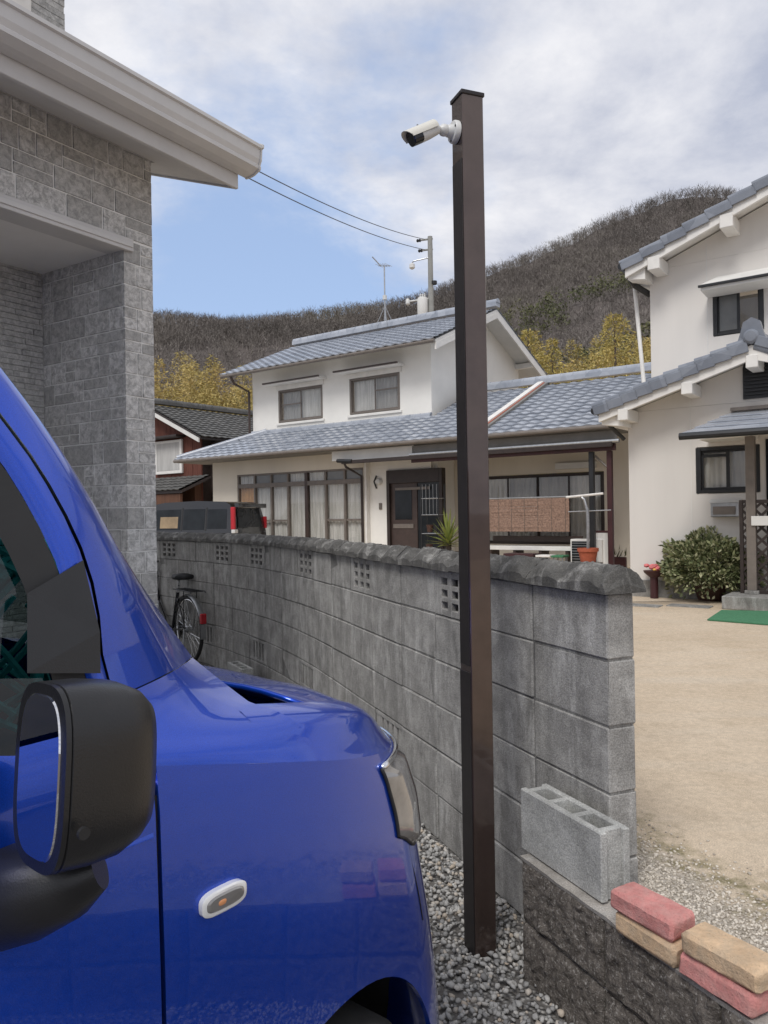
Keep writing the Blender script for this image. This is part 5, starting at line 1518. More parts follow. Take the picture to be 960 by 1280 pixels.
# local x along the front wall (to the right and away), local y into the house
PWx = G.hit(157, 500, 0)[0]
LZ = 3.055                           # lintel underside
PD = 0.82                            # porch depth
cxp, _ = G.hit(52, 500, PD)
ZS = 3.70    # wall top under the soffit
LX = -4.6
MB().box(PWx + 0.006, -0.006, 0.006, PD + 0.2, -0.05, LZ + 0.08).build('pillar_core', M['grout'], gh)
MB().box(LX, -0.006, 0.0065, 0.14, LZ + 0.081, ZS).build('header_core', M['grout'], gh)
MB().box(-0.006 - 0.14, -0.0065, 0.141, 4.4, LZ + 0.081, ZS).build('side_core', M['grout'], gh)
MB().box(-0.146, -0.0066, PD + 0.201, 4.4, -0.05, LZ + 0.08).build('side_core', M['grout'], gh)
MB().box(LX, PWx - 0.004, PD + 0.006, PD + 0.2, -0.05, LZ + 0.08).build('back_core', M['grout'], gh)
MB().box(LX, PWx + 0.005, 0.1395, PD + 0.0055, LZ + 0.004, LZ + 0.04).build('porch_ceiling', M['porch_ceiling'], gh)
MB().cbox(LX, PWx + 0.06, -0.022, 0.139, LZ, LZ + 0.075, 0.003).build('lintel_trim', M['eave_soffit'], gh)
MB().cbox(LX, PWx + 0.05, -0.030, -0.0225, LZ + 0.022, LZ + 0.050, 0.002).build('lintel_groove', M['gutter'], gh)
# stone tiles: random ashlar, two sizes of course halves, unit meshes scaled per tile
TH = 0.1345
unit = []
for k in range(4):
    ob = MB().cbox(0, 1, -0.010, 0.004, 0, 1, 0.012, jit=0.003).build('t', M['siding']); unit.append(ob.data); bpy.data.objects.remove(ob)
def clad(x0, x1, z0, z1, place, big=0.30, corner=None):
    z = z0; c_ = 0
    while z < z1 - 0.03:
        h = min(TH, z1 - z)
        x = x0 - random.uniform(0, 0.12) if x1 - x0 > 0.5 else x0
        while x < x1 - 0.015:
            w_ = random.choice((0.10, 0.16, 0.20, 0.24, big)) if x1 - x0 > 0.5 else (x1 - x0) * (0.42 if c_ % 2 else 0.58)
            a, b = max(x, x0), min(x + w_, x1)
            if x1 - b < 0.05: b = x1
            parts = [(z, h)]
            if random.random() < 0.22 and h > 0.1: parts = [(z, h * 0.5), (z + h * 0.5, h * 0.5)]
            for (zz, hh_) in parts:
                if b - a < 0.02: continue
                o = bpy.data.objects.new('stone_tile', random.choice(unit)); col.objects.link(o); o.parent = gh
                place(o, a + 0.004, zz + 0.004, b - a - 0.008, hh_ - 0.008)
            x = b if b == x1 else x + w_
        z += TH; c_ += 1
def front(o, x, z, w_, h): o.location = (x, 0.0115, z); o.scale = (w_, 1, h)
def porch_side(o, x, z, w_, h):      # faces -x
    o.rotation_euler = (0, 0, R(-90)); o.location = (PWx + 0.0115, x + w_, z); o.scale = (w_, 1, h)
def end_side(o, x, z, w_, h):        # faces +x
    o.rotation_euler = (0, 0, R(90)); o.location = (-0.0115, x, z); o.scale = (w_, 1, h)
clad(PWx, -0.004, 0.3, LZ + 0.076, front)
clad(-2.6, -0.004, LZ + 0.078, ZS, front)
clad(0.012, PD, 0.3, LZ + 0.08, porch_side)
clad(0.012, 0.42, 0.3, ZS, end_side)
# fine ribbed cladding of the porch back wall
m = MB(); z = 0.2
while z < LZ + 0.05:
    x = cxp - 1.6 - random.uniform(0, 0.3)
    while x < PWx:
        w_ = random.uniform(0.18, 0.42); m.box(x, min(x + w_ - 0.003, PWx - 0.001), PD - 0.002 - random.uniform(0, 0.006), PD + 0.0055, z, z + 0.0325); x += w_
    z += 0.036
m.build('ribbed_cladding', M['siding'], gh, kind='stuff')
# eave: sloping soffit, fascia, gutter
EX = 0.375
def slab_y(x0, x1, y0, z0, y1, z1, th):
    m = MB(); m.prism([(y0, z0), (y1, z1), (y1, z1 + th), (y0, z0 + th)], 0, x0, x1); return m
slab_y(LX, EX - 0.07, -0.40, 3.525, -0.013, 3.665, 0.02).build('soffit', M['eave_soffit'], gh)
slab_y(0.013, EX - 0.07, -0.0125, 3.665, 1.5, 4.22, 0.02).build('soffit', M['eave_soffit'], gh)
MB().cbox(LX, EX - 0.055, -0.425, -0.401, 3.508, 3.66, 0.003).build('fascia', M['eave_soffit'], gh)
m = MB().prism([(-0.40, 3.512), (1.5, 4.205), (1.5, 4.36), (-0.40, 3.66)], 0, EX - 0.068, EX - 0.052); m.build('fascia', M['eave_soffit'], gh)
MB().box(LX, EX - 0.02, -0.50, -0.426, 3.615, 3.63).build('gutter_bed', M['eave_soffit'], gh)
gz0 = 3.595
prof = [(-0.43, 0), (-0.43, 0.18), (-0.445, 0.18), (-0.56, 0.178), (-0.578, 0.168), (-0.578, 0.148), (-0.563, 0.142), (-0.558, 0.085), (-0.545, 0.055), (-0.55, 0.048), (-0.548, 0.030), (-0.50, 0.006), (-0.47, 0.0)]
prof = [(p[0], p[1] + gz0) for p in prof]
MB().prism(prof, 0, LX, EX).build('gutter', M['gutter'], gh, smooth=False)
prof2 = [(p[0] - 0.005 if p[0] < -0.44 else p[0], p[1] + (0.005 if p[1] > gz0 + 0.1 else -0.005)) for p in prof]
MB().prism(prof2, 0, EX + 0.0005, EX + 0.014).build('gutter_end', M['gutter'], gh)
slab_y(LX, EX - 0.03, -0.46, 3.70, 1.5, 4.42, 0.05).build('porch_roof', M['grey_fascia'], gh)
sz0 = 3.6
# upper storey set back, with a window at the frame edge
UY = 0.95
gux = G.hit(80, 20, UY)[0]
MB().box(LX, gux, UY, 4.4, sz0 + 0.4, sz0 + 3.6).build('upper_core', M['grout'], gh)
uw0, uw1 = G.hit(-40, 20, UY)[0], G.hit(36, 5, UY)[0]; uwz = G.hit(20, 10, UY)[1]
m = MB(); z = sz0 + 0.16
while z < sz0 + 2.4:
    x = gux - 1.6 - random.uniform(0, 0.2)
    while x < gux:
        w_ = random.uniform(0.16, 0.34); e_ = min(x + w_ - 0.003, gux)
        xs0 = max(x, uw1 + 0.003) if z > uwz - 0.045 else x
        if e_ - xs0 > 0.01: m.box(xs0, e_, UY - 0.006 - random.uniform(0, 0.004), UY - 0.0005, z, z + 0.041)
        x += w_
    z += 0.045
m.build('upper_cladding', M['siding'], gh, kind='stuff')
wo2 = MB().cbox(uw0, uw1, UY - 0.03, UY - 0.0065, uwz, uwz + 1.1, 0.005).build('upper_window', M['trim_white'], gh)
MB().cbox(uw0, uw1 - 0.06, UY - 0.034, UY - 0.0305, uwz + 0.06, uwz + 1.05, 0.002).build('pane', M['glass_dark'], wo2)

# ------------------------------------------------------------------ blue car
CH = 39.0
CROT = R(90 - CH)
C0 = Frame(-0.30, 1.01, 0, CROT)
car = thing('blue_car', 'glossy blue compact car parked with its front end towards the block wall', 'car', C0.o, CROT)
W2 = 0.7375
XN, AX, EN = 0.06, 0.745, 3.2            # plan: corner centre, reach, roundness
def plan(u):                             # u < 0: straight side at x = XN + u ; 0..1: round the nose to the centre line
    if u <= 0: return XN + u, 0.010 * (max(0, -u - 0.5)) ** 2
    a = u * math.pi / 2
    return XN + AX * abs(math.sin(a)) ** (2 / EN), W2 - W2 * abs(math.cos(a)) ** (2 / EN)
def pnorm(u):
    e = 1e-3; a = plan(max(u - e, -3)); b = plan(min(u + e, 1)); dx, dy = b[0] - a[0], b[1] - a[1]
    L = math.hypot(dx, dy) or 1
    return -dy / L, dx / L                # inward normal
def HS(x): return 1.178 - 0.172 * max(0, min(x, 0.62)) - 0.10 * max(0, (x - 0.55) / 0.27) ** 2     # shoulder height
# side profile: (inward offset, height) - heights above .9 follow the shoulder
def side(x, k):
    h = HS(x); zc = 1.128 - 0.245 * min(x, 0.55) - 0.16 * max(0, x - 0.55)
    tab = [(0.050, 0.20), (0.012, 0.26), (0.004, 0.34), (0.010, 0.45), (0.004, 0.58), (-0.002, 0.72), (0.000, 0.86), (0.006, zc - 0.07), (0.013, zc - 0.008), (0.020, zc + 0.006), (0.034, h - 0.032), (0.052, h - 0.014), (0.072, h - 0.003), (0.10, h + 0.004)]
    return tab[k]
NK = 14
def bulge(z):                          # the bumper stands further forward than the lamps
    return float(np.interp(z, [0.2, 0.33, 0.47, 0.67, 0.76, 0.88, 0.95, 1.02], [0.13, 0.165, 0.16, 0.105, 0.075, 0.055, 0.035, 0.0]))
def sp(u, k, y_flip=False):
    x, y = plan(u); nx, ny = pnorm(u); o, z = side(x, k)
    if u <= 0: nx, ny = 0, 1
    if k < 3 and u > 0.35: o += 0.02 * (u - 0.35)
    px_, py_ = x + nx * o + bulge(z) * min(1, max(0, u) / 0.3) ** 2, y + ny * o
    if y_flip: py_ = 2 * W2 - py_
    return Vector((px_, py_, z))
def shell(name, us, ks, mat=None, parent=None, flip=False):
    m = MB(); m.grid([[sp(u, k, flip) for k in ks] for u in us]); return m
def frange(a, b, n): return [a + (b - a) * i / n for i in range(n + 1)]
GAP = 0.0035
u_gap = -XN + GAP                     # fender starts just ahead of the door gap (x = 0)
us_f = frange(u_gap, 0, 6) + frange(0, 1, 44)[1:]
allk = list(range(NK))
# wheel arch: cut from the fender by trimming faces, then lined
AXC, AZC, AR = 0.37, 0.30, 0.322
def arch_trim(P):
    return P
def cut_arch(obj, rad):
    cyl = MB().tube([(AXC, -0.3, AZC), (AXC, 0.35, AZC)], rad, 64)
    c = cyl.build('cutter', None)
    c.parent = obj.parent
    bpy.context.view_layer.update()
    md = obj.modifiers.new('b', 'BOOLEAN'); md.object = c; md.operation = 'DIFFERENCE'; md.solver = 'EXACT'
    bpy.context.view_layer.update()
    dg = bpy.context.evaluated_depsgraph_get()
    me = bpy.data.meshes.new_from_object(obj.evaluated_get(dg))
    obj.modifiers.clear(); old_me = obj.data; obj.data = me
    bpy.data.objects.remove(c)
def dense(us, n):                     # refine rows so that smooth shading stays clean
    return us
import bmesh
def smooth_obj(o, ang=35):
    o.data.polygons.foreach_set('use_smooth', [True] * len(o.data.polygons)); o.data.set_sharp_from_angle(angle=R(ang))
KC = 8
def fender(flip, name):
    m = MB(); ks_ = list(range(KC + 1))
    P = [[sp(u, k, flip) for k in ks_] for u in us_f]
    Q = []
    for u in us_f:
        nx, ny = pnorm(u) if u > 0 else (0, 1)
        if flip: ny = -ny
        Q.append([sp(u, k, flip) + Vector((nx * 0.012, ny * 0.012, 0.0)) for k in ks_])
    m.grid(P); m.grid(Q)
    for row_p, row_q in ((P[0], Q[0]), (P[-1], Q[-1])): m.grid([row_p, row_q])
    m.grid([[r[0] for r in P], [r[0] for r in Q]]); m.grid([[r[-1] for r in P], [r[-1] for r in Q]])
    o = m.build(name, M['paint'], car)
    bm = bmesh.new(); bm.from_mesh(o.data); bmesh.ops.remove_doubles(bm, verts=bm.verts, dist=1e-5); bmesh.ops.recalc_face_normals(bm, faces=bm.faces); bm.to_mesh(o.data); bm.free()
    return o
fo = fender(False, 'front_fender')
cut_arch(fo, AR)
if not fo.data.materials: fo.data.materials.append(M['paint'])
smooth_obj(fo)
f2 = fender(True, 'front_fender'); smooth_obj(f2)
XT = 0.18                             # the pillar foot blends in behind this
us_t = [u for u in us_f if plan(u)[0] >= XT]
MB().grid([[sp(u, k) for k in range(KC, NK)] for u in us_t]).build('fender_shoulder', M['paint'], car, smooth='all')
MB().grid([[sp(u, k, True) for k in range(KC, NK)] for u in us_f]).build('fender_shoulder', M['paint'], car, smooth='all')
# arch lip and liner
m = MB(); P = []; P2 = []
for i in range(41):
    a = R(-25 + 230 * i / 40); cx_, cz_ = AXC + AR * math.cos(a), AZC + AR * math.sin(a)
    u_ = None
    # y of the body side at this x
    best = min((abs(plan(u)[0] - cx_), plan(u)[1]) for u in frange(-0.4, 0.9, 200))[1]
    P.append([(cx_, best + 0.013, cz_), (cx_, best + 0.25, cz_), (AXC + 0.1 * math.cos(a), best + 0.25, AZC + 0.1 * math.sin(a))])
m.grid(P); m.build('wheel_arch_liner', M['black'], car, smooth='all')
# front wheel
def wheel(x, y, sgn, group=None):
    t_ = MB()
    rt = 0.272
    MW = Matrix.Translation((x, y, rt)) @ Matrix.Rotation(R(90), 4, 'X')
    t_.lathe([(0.185, -0.072), (0.235, -0.078), (0.262, -0.068), (rt, -0.045), (rt, 0.045), (0.262, 0.068), (0.235, 0.078), (0.185, 0.072)], 40, (0, 0, 0), MW)
    wo_ = t_.build('wheel', M['tyre'], car, smooth=True)
    r_ = MB(); r_.lathe([(0.186, -0.066), (0.186, 0.066), (0.17, 0.06), (0.155, 0.03), (0.05, 0.045), (0.03, 0.05)], 32, (0, 0, 0), MW)
    r_.build('rim', M['steel'], wo_, smooth=True)
    return wo_
wheel(AXC, 0.125, 1); wheel(AXC, 2 * W2 - 0.125, 1)
wheel(AXC - 2.42, 0.125, 1); wheel(AXC - 2.42, 2 * W2 - 0.125, 1)
# bonnet: from the shoulder line to a raised centre
m = MB(); rows = []
def hood_pt(u, t_, flip=False):
    a = sp(u, NK - 1, flip)
    x, y = plan(u)
    cx_ = min(a.x, 0.62) if u > 0 else a.x
    b = Vector((0.27 + (cx_ - 0.375) * 1.0, W2, HS(min(a.x, 0.7)) + 0.035))
    p = a.lerp(b, t_)
    p.z = a.z + (b.z - a.z) * (1 - (1 - t_) ** 2.2) + 0.010 * math.sin(math.pi * min(1, t_ * 3.0)) * 0.6
    return p
us_h = [u for u in us_f if plan(u)[0] >= 0.375]
rows = [[hood_pt(u, t_) for t_ in frange(0, 1, 14)] for u in us_h]
rows2 = [[hood_pt(u, t_, True) for t_ in frange(0, 1, 14)] for u in us_h]
m.grid(rows); m.grid(rows2, flip=True)
hood = m.build('bonnet', M['paint'], car, smooth='all')
m = MB(); m.tube([p + Vector((0.002, 0, -0.006)) for p in rows[0]], 0.006, 8); m.build('bonnet_edge', M['paint'], car, smooth='all')
# dark cowl between bonnet and windscreen, with its opening at the side
m = MB(); m.box(-0.02, 0.46, 0.10, 2 * W2 - 0.10, 0.75, 0.98); m.build('cowl', M['black'], car)
# near-side corner of cowl opening: black mouth with pale lip
def cpt(px, py, y): 
    x, z = C0.hit(px, py, y); return Vector((x, y, z))
MB().cbox(0.345, 0.375, 0.10, 0.22, 1.03, 1.075, 0.006).build('cowl_lip', M['soffit'], car)
# greenhouse: pillar panel from the windscreen edge (silhouette) to the door gap
YS = 0.215
sil = [(0, 462), (25, 495), (50, 529), (75, 566), (100, 605), (125, 647), (150, 690), (175, 728), (200, 765), (220, 794), (240, 821), (252, 843), (262, 858), (280, 874), (300, 888)]
dor = [(-40, 466), (-12, 500), (14, 534), (40, 569), (62, 604), (84, 644), (103, 685), (117, 728), (125, 770), (129, 818), (143, 872), (158, 905), (170, 940), (180, 975), (188, 1010)]
n_ = len(sil)
def ysil(i): return YS * (1 - 0.5 * max(0, (i - 10) / 4) ** 1.4)
def ydor(i): return 0.145 - 0.125 * (i / (n_ - 1)) ** 1.0
Sx = [cpt(p[0], p[1], ysil(i)) for i, p in enumerate(sil)]
Dx = [cpt(p[0], p[1], ydor(i)) for i, p in enumerate(dor)]
rows = []
for i in range(n_):
    a, b = Dx[i], Sx[i]
    nrm = Vector((0.25, -1, 0.25)).normalized()
    rows.append([a + (b - a) * t_ + nrm * (0.022 * math.sin(math.pi * t_)) for t_ in frange(0, 1, 10)])
SEAM = 10
m = MB(); m.grid(rows[:SEAM + 1]); pil = m.build('windscreen_pillar', M['paint'], car, smooth='all')
nt_ = len(rows[0]) - 1
B_ = []; 
for j in range(nt_ + 1):
    xq = GAP + (0.33 - GAP) * j / nt_
    uq = xq - XN if xq <= XN else next(u for u in frange(0, 0.6, 600) if plan(u)[0] >= xq)
    B_.append((sp(uq, KC), sp(uq, KC) - sp(uq, KC - 1)))
low = []
for i in range(13):
    t_ = i / 12; r_ = []
    for j in range(nt_ + 1):
        b_, tb_ = B_[j]; T_ = rows[SEAM][j] + (rows[SEAM + 1][j] - rows[SEAM][j]) * 0.05
        tt = (rows[SEAM - 1][j] - rows[SEAM + 1][j]).normalized()
        D_ = (T_ - b_).length
        h00, h10, h01, h11 = 2 * t_ ** 3 - 3 * t_ ** 2 + 1, t_ ** 3 - 2 * t_ ** 2 + t_, -2 * t_ ** 3 + 3 * t_ ** 2, t_ ** 3 - t_ ** 2
        r_.append(b_ * h00 + tb_.normalized() * (D_ * 0.9 * h10) + T_ * h01 + tt * (D_ * 1.1 * h11))
    low.append(r_)
def u_of(xq): return xq - XN if xq <= XN else next(u for u in frange(0, 0.6, 600) if plan(u)[0] >= xq)
def sh_pt(xq, kf):
    k0 = min(NK - 2, int(kf)); f_ = kf - k0; uq = u_of(xq)
    return sp(uq, k0) * (1 - f_) + sp(uq, k0 + 1) * f_
Rc = []
for i in range(13):
    t_ = i / 12
    if t_ <= 0.55:
        q_ = t_ / 0.55; Rc.append(sh_pt(0.33 - 0.075 * q_ ** 1.5, KC + (NK - 1 - KC) * q_) + Vector((0, 0, 0.001)))
    else:
        q_ = (t_ - 0.55) / 0.45
        a_ = sh_pt(0.255, NK - 1); b_ = low[-1][-1]; mid = (a_ + b_) * 0.5 + Vector((0.012, 0.0, -0.012))
        Rc.append(a_ * (1 - q_) ** 2 + mid * 2 * q_ * (1 - q_) + b_ * q_ ** 2)
for i in range(13):
    dlt = Rc[i] - low[i][-1]
    for j in range(nt_ + 1):
        low[i][j] = low[i][j] + dlt * (j / nt_) ** 2.5
m = MB(); m.grid(low); m.build('fender_top', M['paint'], car, smooth='all')
back_strip = [[p + Vector((-0.02, 0.03, -0.02)) for p in rows[i]] for i in range(n_)]
MB().grid(back_strip).build('inner_pillar', M['black'], car, smooth='all', fix=False)
# side skin between fender top seam and the main fender handled by the fender itself
# door: lower skin, window frame, glass
us_d = frange(-1.15, -XN - GAP, 16)
m = MB(); m.grid([[sp(u, k) for k in range(NK - 4)] for u in us_d]); 
m.build('door', M['paint'], car, smooth='all')
us_r = frange(-2.9, -1.157, 16)
m = MB(); m.grid([[sp(u, k) for k in range(NK - 4)] for u in us_r]); m.build('rear_side_panel', M['paint'], car, smooth='all')
m = MB(); m.grid([[sp(u, k, True) for k in range(NK - 4)] for u in frange(-2.9, -XN - GAP, 30)]); m.build('far_side_panel', M['paint'], car, smooth='all')
MB().box(-2.8, -0.01, 0.03, 2 * W2 - 0.03, 0.2, 0.5).build('floor_pan', M['black'], car)
MB().box(-0.006, 0.006, 0.012, 0.05, 0.22, 1.08).build('door_jamb', M['black'], car)
# window frame: outer edge runs parallel to the gap, a blue band, then the black surround
din = [(p[0] - (34 if i < 8 else 34 - (i - 7) * 3), p[1] + (16 if i < 8 else 8)) for i, p in enumerate(dor[:12])]
Ex = [cpt(p[0], p[1], ydor(i) - 0.002) for i, p in enumerate(din)]
ga = [Dx[i] + (Ex[i] - Dx[i]) * 0.12 for i in range(12)]
rows = [[ga[i] + (Ex[i] - ga[i]) * t_ + Vector((0, -0.006 * math.sin(math.pi * t_), 0)) for t_ in frange(0, 1, 4)] for i in range(12)]
MB().grid(rows).build('door_frame', M['paint'], car, smooth='all', fix=False)
blk = [(p[0] - (40 if i < 9 else 34), p[1] + 30) for i, p in enumerate(din[:11])]
Bx = [cpt(p[0], p[1], ydor(i) + 0.004) for i, p in enumerate(blk)]
rows = [[Ex[i] + (Bx[i] - Ex[i]) * t_ for t_ in (0.02, 0.5, 1)] for i in range(11)]
MB().grid(rows).build('window_surround', M['black'], car, smooth='all', fix=False)
# belt trim and upper door skin up to the glass
bz = 1.085
m = MB(); m.grid([[Vector((x, 0.004 + 0.0 * x, 1.03)), Vector((x, 0.016, bz)), Vector((x, 0.055, bz + 0.012))] for x in frange(-1.1, -0.008, 12)]); m.build('belt_line', M['paint'], car, smooth='all', fix=False)
MB().cbox(-1.1, -0.075, 0.030, 0.060, bz - 0.005, bz + 0.018, 0.003).build('belt_trim', M['black'], car)
# sail panel with the small dark triangle where the mirror sits
tri_ = [cpt(106, 700, 0.075), cpt(127, 790, 0.05), cpt(128, 842, 0.042), cpt(36, 842, 0.042), cpt(36, 742, 0.07)]
MB().add([p + Vector((0, 0.004, 0)) for p in tri_], [(0, 1, 2, 3, 4)]).build('sail_panel', M['mirror_plastic'], car, fix=False)
gl = [Vector((-1.1, 0.16, 1.62)), Vector((-0.20, 0.16, 1.62)), Vector((0.02, 0.05, bz + 0.01)), Vector((-1.1, 0.05, bz + 0.01))]
MB().add(gl, [(0, 1, 2, 3)]).build('side_window', M['car_glass'], car, fix=False)
# windscreen, roof and the far side, kept simple but closed
top0 = Sx[0]
far = lambda p: Vector((p.x, 2 * W2 - p.y, p.z))
m = MB(); m.grid([[Sx[i] + (far(Sx[i]) - Sx[i]) * t_ + Vector((0.05 * math.sin(math.pi * t_), 0, 0)) for t_ in frange(0, 1, 8)] for i in range(11)]); m.build('windscreen', M['car_glass'], car, smooth='all', fix=False)
m = MB(); m.grid([[far(p) for p in (Dx[i], Sx[i])] for i in range(n_)]); m.build('windscreen_pillar', M['paint'], car, smooth='all', fix=False)
rz1 = 1.70
m = MB()
prof_r = [(-0.10, 1.655), (-0.3, 1.69), (-0.8, 1.71), (-1.8, 1.70), (-2.6, 1.66)]
m.grid([[Vector((x, 0.17, z - 0.05)), Vector((x, 0.22, z)), Vector((x, W2, z + 0.02)), Vector((x, 2 * W2 - 0.22, z)), Vector((x, 2 * W2 - 0.17, z - 0.05))] for x, z in prof_r]); m.build('roof', M['paint'], car, smooth='all', fix=False)
m = MB(); m.grid([[Vector((-2.6, y, 1.66)), Vector((-2.8, y, 1.1)), Vector((-2.84, y, 0.3))] for y in frange(0.05, 2 * W2 - 0.05, 4)]); m.build('tailgate', M['paint'], car, smooth='all', fix=False)
m = MB()
for yy in (0.16, 2 * W2 - 0.16):
    for xx in (-1.12, -2.1): m.box(xx - 0.05, xx + 0.05, yy - 0.02, yy + 0.02, 1.08, 1.68)
m.build('door_pillars', M['black'], car, kind='stuff')
# seats, wheel and dash seen through the glass
for yy in (0.42, 1.05):
    s_ = MB().cbox(-1.15, -0.62, yy - 0.24, yy + 0.24, 0.55, 0.78, 0.05); s_.cbox(-1.25, -1.05, yy - 0.23, yy + 0.23, 0.7, 1.35, 0.05); s_.build('seat', M['seat'], car, smooth=True)
MB().cbox(-0.35, 0.1, 0.1, 2 * W2 - 0.1, 0.8, 1.06, 0.04).build('dashboard', M['black'], car, smooth=True)
# door mirror
mc = cpt(118, 958, -0.125)
Mm = Matrix.Translation(mc) @ Matrix.Rotation(R(-5), 4, 'Z') @ Matrix.Rotation(R(5), 4, 'Y') @ Matrix.Rotation(R(-3), 4, 'X')
loft([(-0.052, 0.059, 0.088, 0), (-0.050, 0.0610, 0.0905, 0), (-0.02, 0.0615, 0.091, 0.0), (0.012, 0.0575, 0.088, 0.0), (0.036, 0.049, 0.078, 0.0), (0.052, 0.034, 0.066, -0.002), (0.058, 0.013, 0.04, -0.004)], 48, 3.4, Mm).build('mirror_housing', M['mirror_plastic'], car, smooth=True)
mir = bpy.context.scene.objects['mirror_housing']
loft([(-0.0575, 0.0605, 0.09, 0), (-0.0525, 0.061, 0.0905, 0)], 48, 3.4, Mm).build('mirror_rim', M['mirror_plastic'], mir, smooth=True)
loft([(-0.001, 0.047, 0.078, 0), (0.001, 0.0485, 0.080, 0)], 48, 3.4, Mm @ Matrix.Translation((-0.0580, 0, 0))).build('mirror_glass', M['mirror_glass'], mir, smooth=True)
ba = [cpt(125, 1085, -0.11), cpt(90, 1100, -0.09), cpt(40, 1115, -0.03), cpt(-10, 1120, 0.03)]
MB().tube(ba, [0.022, 0.038, 0.050, 0.06], 20).build('mirror_foot', M['mirror_plastic'], mir, smooth=True)
MB().lathe([(0.006, 0), (0.006, 0.004)], 12, (0, 0, 0), Matrix.Translation(cpt(103, 1041, -0.195)) @ Matrix.Rotation(R(90), 4, 'X')).build('mirror_plug', M['black'], mir)
# side marker lamp
smx, smz = C0.hit(278, 1122, 0.0)
def sh_y(x, z): 
    return 0.0
Ms = Matrix.Translation((smx, -0.003, smz)) @ Matrix.Rotation(R(-90), 4, 'Z') @ Matrix.Rotation(R(0), 4, 'X')
# local x of loft runs outwards (-y), section spans along the car and height
loft([(-0.006, 0.040, 0.0175, 0), (0.003, 0.040, 0.0175, 0), (0.005, 0.037, 0.015, 0)], 32, 3.2, Ms).build('side_marker_lamp', M['marker_white'], car, smooth=True)
smo = bpy.context.scene.objects['side_marker_lamp']
loft([(0.0045, 0.034, 0.012, 0), (0.0075, 0.030, 0.009, 0)], 32, 3.0, Ms).build('marker_lens', M['lens'], smo, smooth=True)
loft([(0.0076, 0.007, 0.004, 0), (0.0082, 0.006, 0.003, 0)], 16, 2.5, Ms @ Matrix.Translation((0, -0.008, 0))).build('marker_bulb', M['orange'], smo, smooth=True)
# headlamp: wraps round the corner
def hl_z(u, t_):                       # lower and upper outline of the lamp along the corner
    s = (u - U_H0) / (U_H1 - U_H0)
    zt_ = HSX - 0.020 * s
    zb = HSX - 0.185 - 0.015 * min(1, s * 2) + 0.09 * max(0, 0.16 - s) / 0.16 * 0.55
    return zb + (zt_ - zb) * t_
U_H0, U_H1 = 0.285, 0.80
HSX = 0.966
m = MB(); rows = []; rows_o = []
def body_pt(u, z):
    x, y = plan(u); nx, ny = pnorm(u)
    ks = [side(x, k) for k in range(NK)]
    o = ks[0][0]
    for (o0, z0), (o1, z1) in zip(ks, ks[1:]):
        if z0 <= z <= z1: o = o0 + (o1 - o0) * (z - z0) / (z1 - z0 + 1e-9)
    return Vector((x + nx * o + bulge(z) * min(1, max(0, u) / 0.3) ** 2, y + ny * o, z)), Vector((-nx, -ny, 0))
for u in frange(U_H0, U_H1, 22):
    r = []; r2 = []
    for t_ in frange(0, 1, 12):
        e = min(1, min((u - U_H0), (U_H1 - u)) / 0.05) * min(1, min(t_, 1 - t_) / 0.12)
        z = hl_z(u, t_); p, nn = body_pt(u, z)
        r.append(p + nn * (0.003 + 0.016 * e ** 0.5)); r2.append(p + nn * 0.0025)
    rows.append(r); rows_o.append(r2)
hl = MB().grid(rows).build('headlamp', M['lens'], car, smooth='all', fix=False)
m = MB()
ring = [rows[i][0] for i in range(len(rows))] + [rows[-1][j] for j in range(13)] + [rows[i][-1] for i in range(len(rows) - 1, -1, -1)] + [rows[0][j] for j in range(12, -1, -1)]
m.tube(ring, 0.0035, 6, cap=False); m.build('headlamp_seal', M['black'], hl, smooth='all')
m = MB()
for jj in (12,):
    m.tube([rows[i][jj] + Vector((0, 0, 0.004)) for i in range(len(rows))], 0.0065, 8)
m.build('headlamp_trim', M['chrome'], hl, smooth='all')
# seam between fender and bumper
m = MB(); m.tube([body_pt(U_H0 + 0.05, z)[0] + body_pt(U_H0 + 0.05, z)[1] * 0.0005 for z in frange(0.62, 0.83, 8)], 0.0012, 5); m.build('bumper_seam', M['black'], car)
# grille and plate on the nose, out of sight from here but part of the car
m = MB(); m.grid([[body_pt(u, z)[0] + body_pt(u, z)[1] * 0.004 for z in frange(0.42, 0.72, 6)] for u in frange(0.84, 1.0, 8)]); m.build('grille', M['black'], car, smooth='all', fix=False)
# teal net bag inside
tb = thing('mesh_bag', 'teal mesh bag lying inside the car behind the side window', 'bag', C0.M @ Vector((C0.hit(6, 775, 0.5)[0], 0.5, C0.hit(6, 775, 0.5)[1] - 0.2)), CROT)
m = MB()
for k in range(26):
    a0 = random.uniform(0, 6.28); pts = []
    for i in range(8):
        a = a0 + i * 0.5; pts.append((0.13 * math.cos(a) * math.cos(i * 0.3 + k), 0.12 * math.sin(a), 0.18 + 0.16 * math.sin(i * 0.45 + k * 1.3)))
    m.tube(pts, 0.006, 5)
m.build('netting', M['teal'], tb, kind='stuff')

# ------------------------------------------------------------------ black van beyond the wall
VR = R(160)
vb = at_depth(293, 640, 17.0)
Vf = Frame(vb.x, vb.y, 0.02, VR)
van = thing('black_van', 'black boxy minivan with a red tail lamp parked behind the block wall', 'car', Vf.o, VR)
VW = 1.475
